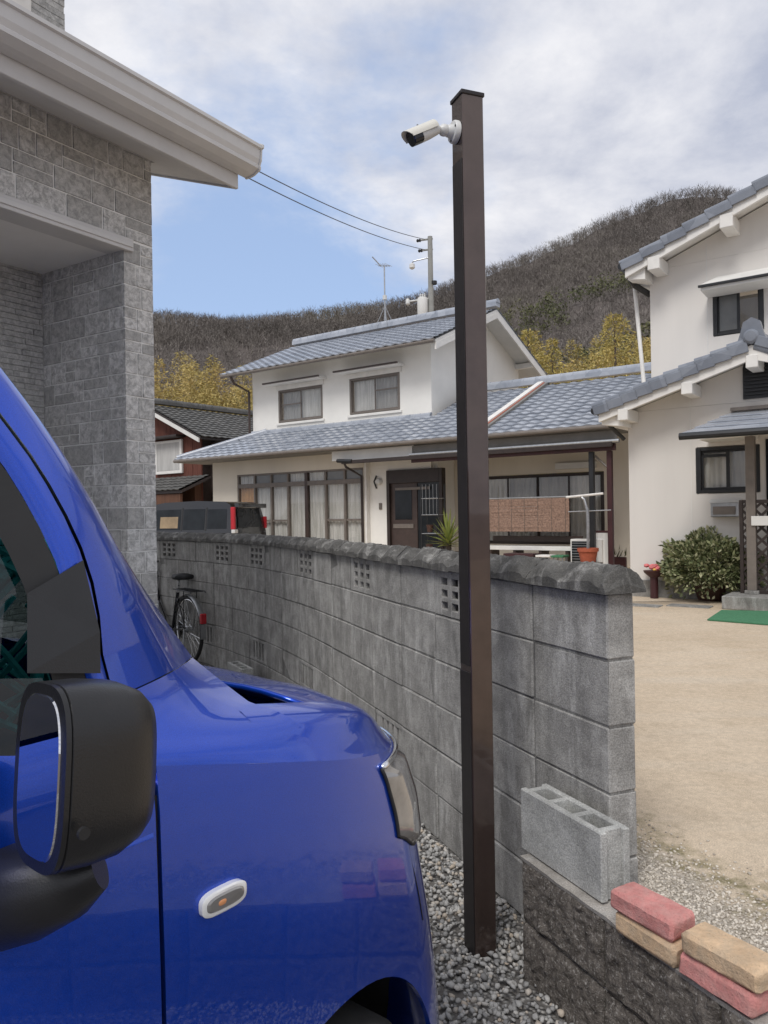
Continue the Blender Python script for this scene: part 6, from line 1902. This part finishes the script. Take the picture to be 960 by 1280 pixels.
# x forward from the tail, y=0 near side, going to -VW
vl = [(0.0, 0.55), (0.04, 0.80), (0.06, 1.02)]
m = MB()
prof_v = [(0.02, 0.35), (0.0, 0.6), (0.03, 1.02), (0.10, 1.66), (0.22, 1.735), (1.0, 1.765), (1.9, 1.75), (2.25, 1.69), (2.62, 1.16), (3.25, 1.02), (3.36, 0.85), (3.38, 0.35)]
low_v = [(0.02, 0.30), (0.0, 0.6), (0.03, 1.04), (2.75, 1.06), (3.25, 1.0), (3.36, 0.85), (3.38, 0.30)]
MB().prism(low_v, 1, -VW, 0.0).build('body', M['van_paint'], van)
# greenhouse with tumblehome
def gv_(x, z, s):
    inn = 0.10 * max(0, (z - 1.04) / 0.7)
    return Vector((x, -inn if s == 0 else -VW + inn, z))
gp_ = [(0.03, 1.042), (0.07, 1.40), (0.12, 1.60), (0.17, 1.68), (0.28, 1.74), (1.0, 1.775), (1.9, 1.75), (2.2, 1.70), (2.45, 1.42), (2.74, 1.062)]
m = MB(); a = [gv_(x, z, 0) for x, z in gp_]; b = [gv_(x, z, 1) for x, z in gp_]
m.grid([a, b]); m.add(a, [tuple(range(len(a)))]); m.add(b, [tuple(range(len(b)))]); m.build('cabin', M['van_paint'], van, smooth=True)
def vwin(pts, mat, name='side_window'):
    vs = [gv_(x, z, 0) + Vector((0, 0.006, 0)) for x, z in pts]
    vs2 = [gv_(x, z, 0) + Vector((0, 0.001, 0)) for x, z in pts]; n_ = len(pts)
    MB().add(vs + vs2, [tuple(range(n_)), tuple(range(n_, 2 * n_))[::-1]] + [(i, (i + 1) % n_, (i + 1) % n_ + n_, i + n_) for i in range(n_)]).build(name, mat, van)
vwin([(0.22, 1.14), (0.72, 1.14), (0.72, 1.58), (0.24, 1.58)], M['glass_dark'])
vwin([(0.80, 1.12), (1.36, 1.12), (1.36, 1.59), (0.80, 1.59)], M['glass_dark'])
vwin([(1.44, 1.12), (2.40, 1.12), (2.30, 1.30), (2.08, 1.58), (1.44, 1.59)], M['glass_dark'])
vwin2 = [(1.50, 1.16), (1.98, 1.16), (1.98, 1.42), (1.50, 1.42)]
MB().add([gv_(x, z, 0) + Vector((0, 0.0075, 0)) for x, z in vwin2], [(0, 1, 2, 3)]).build('lit_view_patch', M['tan_glass'], van, fix=False)  # tan patch over the dark glass paints the lit view seen through it
for (x0, x1) in ((0.74, 0.78), (1.38, 1.42)):
    vwin([(x0, 1.1), (x1, 1.1), (x1, 1.62), (x0, 1.62)], M['black'], 'door_pillar')
# rear glass and lamps
MB().add([(0.062, -0.20, 1.16), (0.062, -VW + 0.20, 1.16), (0.112, -VW + 0.24, 1.60), (0.112, -0.24, 1.60)], [(0, 1, 2, 3)]).build('rear_window', M['glass_dark'], van, fix=False).location = (-0.035, 0, 0)
MB().cbox(0.0, 0.10, -0.06, 0.010, 1.12, 1.62, 0.012).build('tail_lamp', M['red_plastic'], van)
MB().cbox(0.0, 0.10, -VW - 0.010, -VW + 0.05, 1.12, 1.40, 0.012).build('tail_lamp', M['red_plastic'], van)
MB().cbox(-0.012, 0.08, -0.13, 0.016, 1.04, 1.12, 0.008).build('reversing_lamp', M['white_plastic'], van)
MB().cbox(-0.05, 0.06, -VW + 0.1, -0.1, 1.60, 1.70, 0.012).build('rear_spoiler', M['van_paint'], van)
MB().cbox(-0.02, 0.0, -VW / 2 - 0.17, -VW / 2 + 0.17, 0.80, 0.96, 0.003).build('number_plate', M['white_plastic'], van)
MB().tube([(-0.01, -0.5, 1.14), (-0.03, -0.75, 1.32)], 0.012, 6).build('rear_wiper', M['black'], van)
MB().cbox(2.36, 2.52, 0.03, 0.22, 1.08, 1.25, 0.03).build('door_mirror', M['van_paint'], van)
for xx in (0.62, 2.85):
    for yy in (-0.1, -VW + 0.1):
        MW = Matrix.Translation((xx, yy, 0.28)) @ Matrix.Rotation(R(90), 4, 'X')
        wv = MB().lathe([(0.19, -0.08), (0.26, -0.085), (0.28, -0.05), (0.28, 0.05), (0.26, 0.085), (0.19, 0.08)], 24, (0, 0, 0), MW).build('wheel', M['tyre'], van, smooth=True)
        MB().lathe([(0.19, -0.06), (0.19, 0.06), (0.05, 0.04)], 20, (0, 0, 0), MW).build('rim', M['steel'], wv, smooth=True)

# ------------------------------------------------------------------ bicycle by the wall
BR = 0.315
bp = at_depth(236, 783, 7.6)
bh = 37.0
brot = R(90 + bh)
bk_ = thing('bicycle', 'black city bicycle with rear carrier leaning beside the block wall', 'bicycle', (bp.x, bp.y, 0.02), brot)
def wheelb(x):
    m = MB(); n_ = 36
    m.tube([(x + BR * math.cos(2 * math.pi * k / n_), 0, BR + BR * math.sin(2 * math.pi * k / n_)) for k in range(n_ + 1)], 0.019, 8, cap=False)
    w_ = m.build('wheel', M['tyre'], bk_, smooth='all')
    m = MB(); m.tube([(x + (BR - 0.022) * math.cos(2 * math.pi * k / n_), 0, BR + (BR - 0.022) * math.sin(2 * math.pi * k / n_)) for k in range(n_ + 1)], 0.010, 6, cap=False)
    m.build('rim', M['chrome'], w_, smooth='all')
    m = MB()
    for k in range(28):
        a = 2 * math.pi * k / 28; m.tube([(x + 0.02 * math.cos(a + 1.2), 0.025 * (1 if k % 2 else -1), BR + 0.02 * math.sin(a + 1.2)), (x + (BR - 0.03) * math.cos(a), 0, BR + (BR - 0.03) * math.sin(a))], 0.0016, 4)
    m.build('spokes', M['chrome'], w_, kind='stuff')
    MB().tube([(x, -0.045, BR), (x, 0.045, BR)], 0.022, 10).build('hub', M['steel'], w_)
    m = MB(); P = []
    for k in range(22):
        a = R((25 if x < 0.5 else 40) + (165 if x < 0.5 else 130) * k / 21)
        P.append([(x + (BR + 0.035) * math.cos(a), dy, BR + (BR + 0.035 - abs(dy) * 0.5) * math.sin(a)) for dy in (-0.028, 0, 0.028)])
    m.grid(P); m.build('mudguard', M['steel'], w_, smooth='all', fix=False)
wheelb(0.0); wheelb(1.06)
cr_, st_, hd_ = (0.42, 0, 0.27), (0.27, 0, 0.66), (0.86, 0, 0.72)
fr_ = MB().tube([cr_, st_], 0.016, 8); fr_.tube([(0.42, 0, 0.27), (0.60, 0, 0.30), (0.80, 0, 0.52), (0.87, 0, 0.68)], 0.019, 8); fr_.tube([(0, 0.04, BR), cr_], 0.010, 6); fr_.tube([(0, -0.04, BR), cr_], 0.010, 6)
fr_.tube([(0, 0.04, BR), (0.28, 0, 0.6)], 0.009, 6); fr_.tube([(0, -0.04, BR), (0.28, 0, 0.6)], 0.009, 6); fr_.tube([(0.88, 0, 0.62), (0.84, 0, 0.80)], 0.018, 8)
fr_.tube([(0.88, 0, 0.62), (0.95, 0.05, 0.5), (1.06, 0.05, BR)], 0.011, 6); fr_.tube([(0.88, 0, 0.62), (0.95, -0.05, 0.5), (1.06, -0.05, BR)], 0.011, 6)
fr_.build('frame', M['black_glossy'], bk_, smooth=True)
MB().tube([st_, (0.235, 0, 0.78)], 0.013, 8).build('seat_post', M['chrome'], bk_)
sd_z = 0.84
loft([(0.06, 0.02, 0.012, sd_z - 0.02), (0.09, 0.10, 0.03, sd_z - 0.015), (0.17, 0.105, 0.034, sd_z - 0.015), (0.25, 0.06, 0.028, sd_z - 0.018), (0.36, 0.025, 0.02, sd_z - 0.022), (0.38, 0.01, 0.01, sd_z - 0.025)], 20, 2.4).build('saddle', M['black'], bk_, smooth=True)
m = MB().tube([(0.84, 0, 0.80), (0.86, 0, 0.94)], 0.013, 8)
for s in (-1, 1): m.tube([(0.86, 0, 0.94), (0.88, s * 0.10, 0.99), (0.80, s * 0.24, 1.03), (0.60, s * 0.28, 1.02)], 0.011, 8)
m.build('handlebar', M['black'], bk_, smooth=True)
for s in (-1, 1):
    MB().tube([(0.72, s * 0.265, 1.026), (0.58, s * 0.282, 1.02)], 0.020, 8).build('grip', M['black'], bk_)
    MB().tube([(0.80, s * 0.24, 1.02), (0.72, s * 0.25, 0.99), (0.64, s * 0.26, 0.985)], 0.006, 6).build('brake_lever', M['black'], bk_)
m = MB()
for s in (-1, 1):
    m.tube([(0.24, s * 0.06, 0.70), (-0.22, s * 0.075, 0.70), (-0.24, s * 0.075, 0.69)], 0.006, 6); m.tube([(-0.05, s * 0.07, 0.70), (0, s * 0.05, BR)], 0.005, 6)
for k in range(5): m.tube([(0.2 - 0.1 * k, -0.07, 0.70), (0.2 - 0.1 * k, 0.07, 0.70)], 0.005, 6)
m.build('rear_carrier', M['dark_metal'], bk_)
MB().cbox(-0.365, -0.33, -0.03, 0.03, 0.40, 0.50, 0.008).build('rear_reflector', M['red_plastic'], bk_)
m = MB().tube([(0.42, -0.08, 0.27), (0.42, 0.08, 0.27)], 0.014, 8); m.tube([(0.42, 0.07, 0.27), (0.52, 0.08, 0.15)], 0.01, 6); m.tube([(0.42, -0.07, 0.27), (0.32, -0.08, 0.39)], 0.01, 6)
m.build('crank', M['steel'], bk_)
m = MB(); m.lathe([(0.085, 0), (0.085, 0.006)], 28, (0, 0, 0), Matrix.Translation((0.42, -0.045, 0.27)) @ Matrix.Rotation(R(90), 4, 'X')); m.build('chain_guard', M['dark_metal'], bk_)
MB().tube([(0, 0.05, BR), (-0.12, 0.12, 0.0)], 0.008, 6).build('kick_stand', M['steel'], bk_)

# ------------------------------------------------------------------ utility pole and wires
up_ = at_depth(543, 640, 34.0)
ut = EYE + (641 - 296) / 960 * 34
pole = thing('utility_pole', 'grey concrete utility pole with transformer rising behind the tiled house', 'utility pole', (up_.x, up_.y, 0), R(-20))
MB().tube([(0, 0, -0.2), (0, 0, ut)], [0.17, 0.105], 14).build('shaft', M['pole_concrete'], pole, smooth=True)
zt_ = lambda py: EYE + (641 - py) / 960 * 34
MB().lathe([(0.22, -0.75), (0.235, -0.7), (0.235, 0.0), (0.20, 0.06), (0.06, 0.08)], 18, (-0.36, -0.1, zt_(374))).build('transformer', M['soffit'], pole, smooth=True)
for k in range(3): MB().lathe([(0.03, 0), (0.05, 0.05), (0.03, 0.08), (0.05, 0.12), (0.02, 0.16)], 8, (-0.46 + 0.1 * k, -0.1, zt_(374) + 0.08)).build('bushing', M['white_plastic'], pole)
for py, L in ((299, 0.62), (312, 0.55)):
    MB().cbox(-L, 0.12, -0.04, 0.04, zt_(py) - 0.03, zt_(py) + 0.03, 0.005).build('cross_arm', M['pole_concrete'], pole)
    MB().lathe([(0.05, -0.10), (0.08, -0.05), (0.05, 0), (0.08, 0.05), (0.05, 0.10)], 10, (0, 0, 0), Matrix.Translation((-L + 0.1, 0, zt_(py))) @ Matrix.Rotation(R(90), 4, 'Y')).build('insulator', M['dark_metal'], pole)
ar_ = MB().tube([(0, 0, zt_(322)), (-0.75, -0.1, zt_(325)), (-0.85, -0.1, zt_(328))], 0.03, 8).build('lamp_arm', M['steel'], pole)
MB().lathe([(0.04, 0.0), (0.12, -0.06), (0.13, -0.22), (0.05, -0.28)], 12, (-0.82, -0.1, zt_(327))).build('lamp_head', M['soffit'], ar_, smooth=True)
MB().tube([(0, 0, zt_(373)), (-1.1, -0.1, zt_(375))], 0.035, 8).build('bracket', M['white_plastic'], pole)
MB().lathe([(0.04, 0.14), (0.10, 0.06), (0.10, -0.1), (0.04, -0.16)], 10, (-1.05, -0.1, zt_(375))).build('fuse_box', M['white_plastic'], pole, smooth=True)
MB().lathe([(0.13, 0.06), (0.13, -0.08)], 10, (0.16, 0, zt_(354))).build('junction_box', M['dark_metal'], pole)
for i, (py, pxe, pye) in enumerate(((299, 300, 198), (312, 290, 207))):
    a = at_depth(531, py, 34.0); b = at_depth(pxe - 90, pye - (46 if i == 0 else 44), 15.0)
    a = Vector((a.x, a.y, a.z))
    pts = []
    for k in range(25):
        t_ = k / 24; p = a.lerp(b, t_); p.z -= 0.32 * 4 * t_ * (1 - t_); pts.append(p)
    o = MB().tube([p - pts[0] for p in pts], 0.014, 5).build('power_line', M['wire'])
    o.location = pts[0]
    tag(o, ['upper of two thin power lines running from the utility pole over the grey eave', 'lower of two thin power lines running from the utility pole over the grey eave'][i], 'wire', 'power lines')

# ------------------------------------------------------------------ wooded hill
RIDGE = [(-900, 470), (-400, 430), (0, 400), (120, 392), (200, 389), (260, 392), (320, 395), (380, 391), (430, 386), (480, 382), (520, 376), (560, 362), (600, 345), (640, 330), (680, 312), (720, 293), (760, 274), (800, 258), (840, 245), (880, 238), (920, 236), (960, 244), (1050, 262), (1200, 300), (1500, 360), (1900, 430)]
rpx = np.array([q[0] for q in RIDGE], float); rpy = np.array([q[1] for q in RIDGE], float)
def ridge_r(az): return 235 + 70 * np.sin((az + 0.15) * 2.0) * 0.6
def hill_h(az, r):
    """ground height at azimuth az (rad, right positive) and range r; the skyline fixes the crest"""
    px_ = 480 + 960 * np.tan(az)
    py_ = np.interp(px_, rpx, rpy)
    el_ = (641.5 - 0.016 * (px_ - 480) - py_) / 960 * np.cos(az)
    rr = ridge_r(az); crest = EYE + el_ * rr - 2.6
    t_ = np.clip((r - 62) / (rr - 62), 0, 1.6)
    s_ = np.where(t_ <= 1, t_ ** 1.15 * (1 - 0.12 * np.sin(np.pi * np.clip(t_, 0, 1))), 1 - 0.9 * (t_ - 1))
    return 0.0 + crest * s_
azs = np.linspace(-0.88, 0.98, 130); rs = np.concatenate([np.linspace(58, 330, 70)])
A, Rr = np.meshgrid(azs, rs, indexing='ij')
Hh = hill_h(A, Rr)
bumps = np.array([[mnoise.noise(Vector((r * math.sin(a) * 0.03, r * math.cos(a) * 0.03, 0.5))) for r in rs] for a in azs])
Hh = Hh + bumps * 5.0 * np.clip((Rr - 62) / 60, 0, 1)
P = np.stack([Rr * np.sin(A), Rr * np.cos(A), Hh - 0.5], 2).reshape(-1, 3)
ni, nj = A.shape
ii, jj = np.meshgrid(np.arange(ni - 1), np.arange(nj - 1), indexing='ij')
b0 = (ii * nj + jj).ravel()
Q = np.stack([b0, b0 + 1, b0 + nj + 1, b0 + nj], 1)[:, ::-1]
structure(np_obj('hill', P, Q, M['hill'], None, None, True))
def ground_at(az, r):
    return hill_h(az, r)
def scatter(n, rmin, rmax, amin=-0.62, amax=0.62):
    az = rng.uniform(amin, amax, n); r = np.sqrt(rng.uniform(rmin ** 2, rmax ** 2, n))
    k = r < ridge_r(az) * 1.02
    az, r = az[k], r[k]
    z = hill_h(az, r)
    bz_ = np.array([mnoise.noise(Vector((q * math.sin(a) * 0.03, q * math.cos(a) * 0.03, 0.5))) for a, q in zip(az, r)]) * 5.0 * np.clip((r - 62) / 60, 0, 1)
    return np.stack([r * np.sin(az), r * np.cos(az), z + bz_ - 0.4], 1), az, r
def wisps(C, h, n_each, spread, mat, name, wid=0.10, up=1.0, leaf=False):
    """bare crowns: long thin slivers fanning upwards and outwards from each trunk"""
    N = len(C); T_ = N * n_each
    base = np.repeat(C, n_each, 0); hh_ = np.repeat(h, n_each)
    a = rng.uniform(0, 2 * np.pi, T_); f0 = rng.uniform(0.15, 0.75, T_); rad = spread * hh_
    s0 = base + np.stack([np.cos(a) * rad * f0 * 0.35, np.sin(a) * rad * f0 * 0.35, hh_ * f0], 1)
    L = hh_ * rng.uniform(0.12, 0.34, T_)
    d = np.stack([np.cos(a) * rng.uniform(0.1, 1.2, T_), np.sin(a) * rng.uniform(0.1, 1.2, T_), np.full(T_, up) * rng.uniform(0.2, 1, T_)], 1); d /= np.linalg.norm(d, axis=1)[:, None]
    e = s0 + d * L[:, None]
    b = rng.uniform(0, 2 * np.pi, T_); w_ = np.stack([np.cos(b), np.sin(b), 0 * b], 1) * (wid * rng.uniform(0.5, 1.3, T_))[:, None]
    V = np.stack([s0 - w_, s0 + w_, e], 1).reshape(-1, 3)
    return V
C, az, r = scatter(17000, 66, 330)
az2 = rng.uniform(-0.62, 0.62, 7000); r2 = ridge_r(az2) * rng.uniform(0.86, 1.03, 7000)
C2 = np.stack([r2 * np.sin(az2), r2 * np.cos(az2), hill_h(az2, r2) - 0.4 + np.array([mnoise.noise(Vector((q * math.sin(a) * 0.03, q * math.cos(a) * 0.03, 0.5))) for a, q in zip(az2, r2)]) * 5.0], 1)
C = np.concatenate([C, C2])
h = rng.uniform(2.8, 4.9, len(C))
V1 = wisps(C, h, 38, 0.95, None, None, 0.06)
# trunks
b = rng.uniform(0, 6.28, len(C)); tw_ = np.stack([np.cos(b), np.sin(b), 0 * b], 1) * 0.10
V2 = np.stack([C - tw_, C + tw_, C + np.array([0, 0, 1]) * (h * 0.8)[:, None]], 1).reshape(-1, 3)
V = np.concatenate([V1, V2])
tag(np_obj('bare_woodland', V, np.arange(len(V)).reshape(-1, 3), M['twig'], None, 'stuff'), 'leafless grey-brown winter woodland covering the hillside', 'woodland')
# evergreen patches
C, az, r = scatter(4200, 70, 330)
pat = np.array([mnoise.noise(Vector((p[0] * 0.022, p[1] * 0.022, 7.3))) for p in C])
lowk = r < 105
k = ((pat > 0.02) | (lowk & (pat > -0.25))) & (r < 0.80 * ridge_r(az))
C = C[k]; h = rng.uniform(3.5, 6.5, len(C))
def leafballs(C, h, n_each, ls, sq=0.5, low=0.35):
    N = len(C); T_ = N * n_each
    base = np.repeat(C, n_each, 0); hh_ = np.repeat(h, n_each)
    d = rng.normal(0, 1, (T_, 3)); d /= np.linalg.norm(d, axis=1)[:, None]; d *= rng.uniform(0.35, 1, (T_, 1)) ** 0.6
    p = base + np.stack([d[:, 0] * hh_ * 0.36, d[:, 1] * hh_ * 0.36, hh_ * (0.58 + d[:, 2] * 0.42)], 1)
    u = rng.normal(0, 1, (T_, 3)); u /= np.linalg.norm(u, axis=1)[:, None]; v_ = np.cross(u, rng.normal(0, 1, (T_, 3))); v_ /= np.linalg.norm(v_, axis=1)[:, None]
    s_ = (ls * rng.uniform(0.6, 1.4, T_))[:, None]
    return np.stack([p - u * s_, p + u * s_ * 0.6 + v_ * s_ * 0.6, p + u * s_ * 0.5 - v_ * s_ * 0.6], 1).reshape(-1, 3)
V = leafballs(C, h, 70, 0.34)
tag(np_obj('evergreen_scrub', V, np.arange(len(V)).reshape(-1, 3), M['evergreen'], None, 'stuff'), 'dark green evergreen scrub scattered over the wooded hillside', 'woodland')
# bamboo groves at the foot of the hill
def plumes(specs, n_leaf, ls):
    out = []; culm = []
    for (px_, ptop, dep, wd) in specs:
        top = at_depth(px_, ptop, dep); H_ = top.z + 1.0
        lean = rng.normal(0, 0.08, 2)
        t_ = rng.uniform(0.10, 1, n_leaf) ** 0.8
        env = wd * np.clip(1.15 * (1 - t_) ** 0.6 + 0.07, 0, 0.8)
        a = rng.uniform(0, 6.28, n_leaf); q = np.sqrt(rng.uniform(0, 1, n_leaf)) * env * (1 + 0.35 * np.sin(a * 3 + t_ * 14 + px_))
        p = np.stack([top.x + np.cos(a) * q + lean[0] * H_ * (t_ - 1), top.y + np.sin(a) * q, H_ * t_ - 1.0 - 0.25 * q], 1)
        u = np.stack([np.cos(a) * 0.9, np.sin(a) * 0.9, rng.uniform(-0.9, 0.5, n_leaf)], 1) + rng.normal(0, 0.5, (n_leaf, 3)); u /= np.linalg.norm(u, axis=1)[:, None]
        v_ = np.cross(u, rng.normal(0, 1, (n_leaf, 3))); v_ /= np.linalg.norm(v_, axis=1)[:, None]
        s_ = (ls * rng.uniform(0.6, 1.5, n_leaf))[:, None]
        out.append(np.stack([p, p + u * s_ + v_ * s_ * 0.22, p + u * s_ * 2.1, p + u * s_ - v_ * s_ * 0.22], 1).reshape(-1, 3))
    return np.concatenate(out)
spl = []
for k in range(46):
    px_ = random.uniform(150, 345); spl.append((px_, random.uniform(432, 492) + (abs(px_ - 235) * 0.12), random.uniform(52, 64), random.uniform(1.5, 2.6)))
V = plumes(spl, 2000, 0.115)
tag(np_obj('bamboo_grove', V, np.arange(len(V)).reshape(-1, 4), M['bamboo'], None, 'stuff'), 'feathery yellow-green bamboo grove above the old wooden house roof', 'bamboo')
spr = []
for k in range(52):
    px_ = random.uniform(640, 860); spr.append((px_, random.uniform(415, 470) - (18 if 650 < px_ < 690 else 0), random.uniform(48, 60), random.uniform(1.3, 2.3)))
V = plumes(spr, 2000, 0.11)
tag(np_obj('bamboo_grove', V, np.arange(len(V)).reshape(-1, 4), M['bamboo'], None, 'stuff'), 'yellow-brown bamboo grove showing above the annex roof ridge', 'bamboo')
def conifer(px_, ptop, dep, wd, label, n_leaf=2600):
    top = at_depth(px_, ptop, dep)
    t_o = thing('conical_tree', label, 'tree', (top.x, top.y, 0), 0, 'pointed trees in the bamboo')
    MB().tube([(0, 0, -0.2), (0.05, 0.02, top.z * 0.5), (0, 0, top.z * 0.95)], [0.22, 0.14, 0.03], 8).build('trunk', M['bark'], t_o, smooth=True)
    V = plumes([(px_, ptop, dep, wd)], n_leaf * 2, 0.11) - np.array([top.x, top.y, 0])
    np_obj('crown', V, np.arange(len(V)).reshape(-1, 4), M['conifer'], t_o, 'stuff')
conifer(768, 393, 46, 3.0, 'tall pointed olive-green tree standing out of the bamboo behind the annex', 3600)
conifer(660, 412, 47, 2.0, 'slimmer pointed olive tree beside the gable of the tiled house', 2200)
conifer(690, 424, 47, 1.8, 'short olive tree between the two taller pointed trees', 2000)
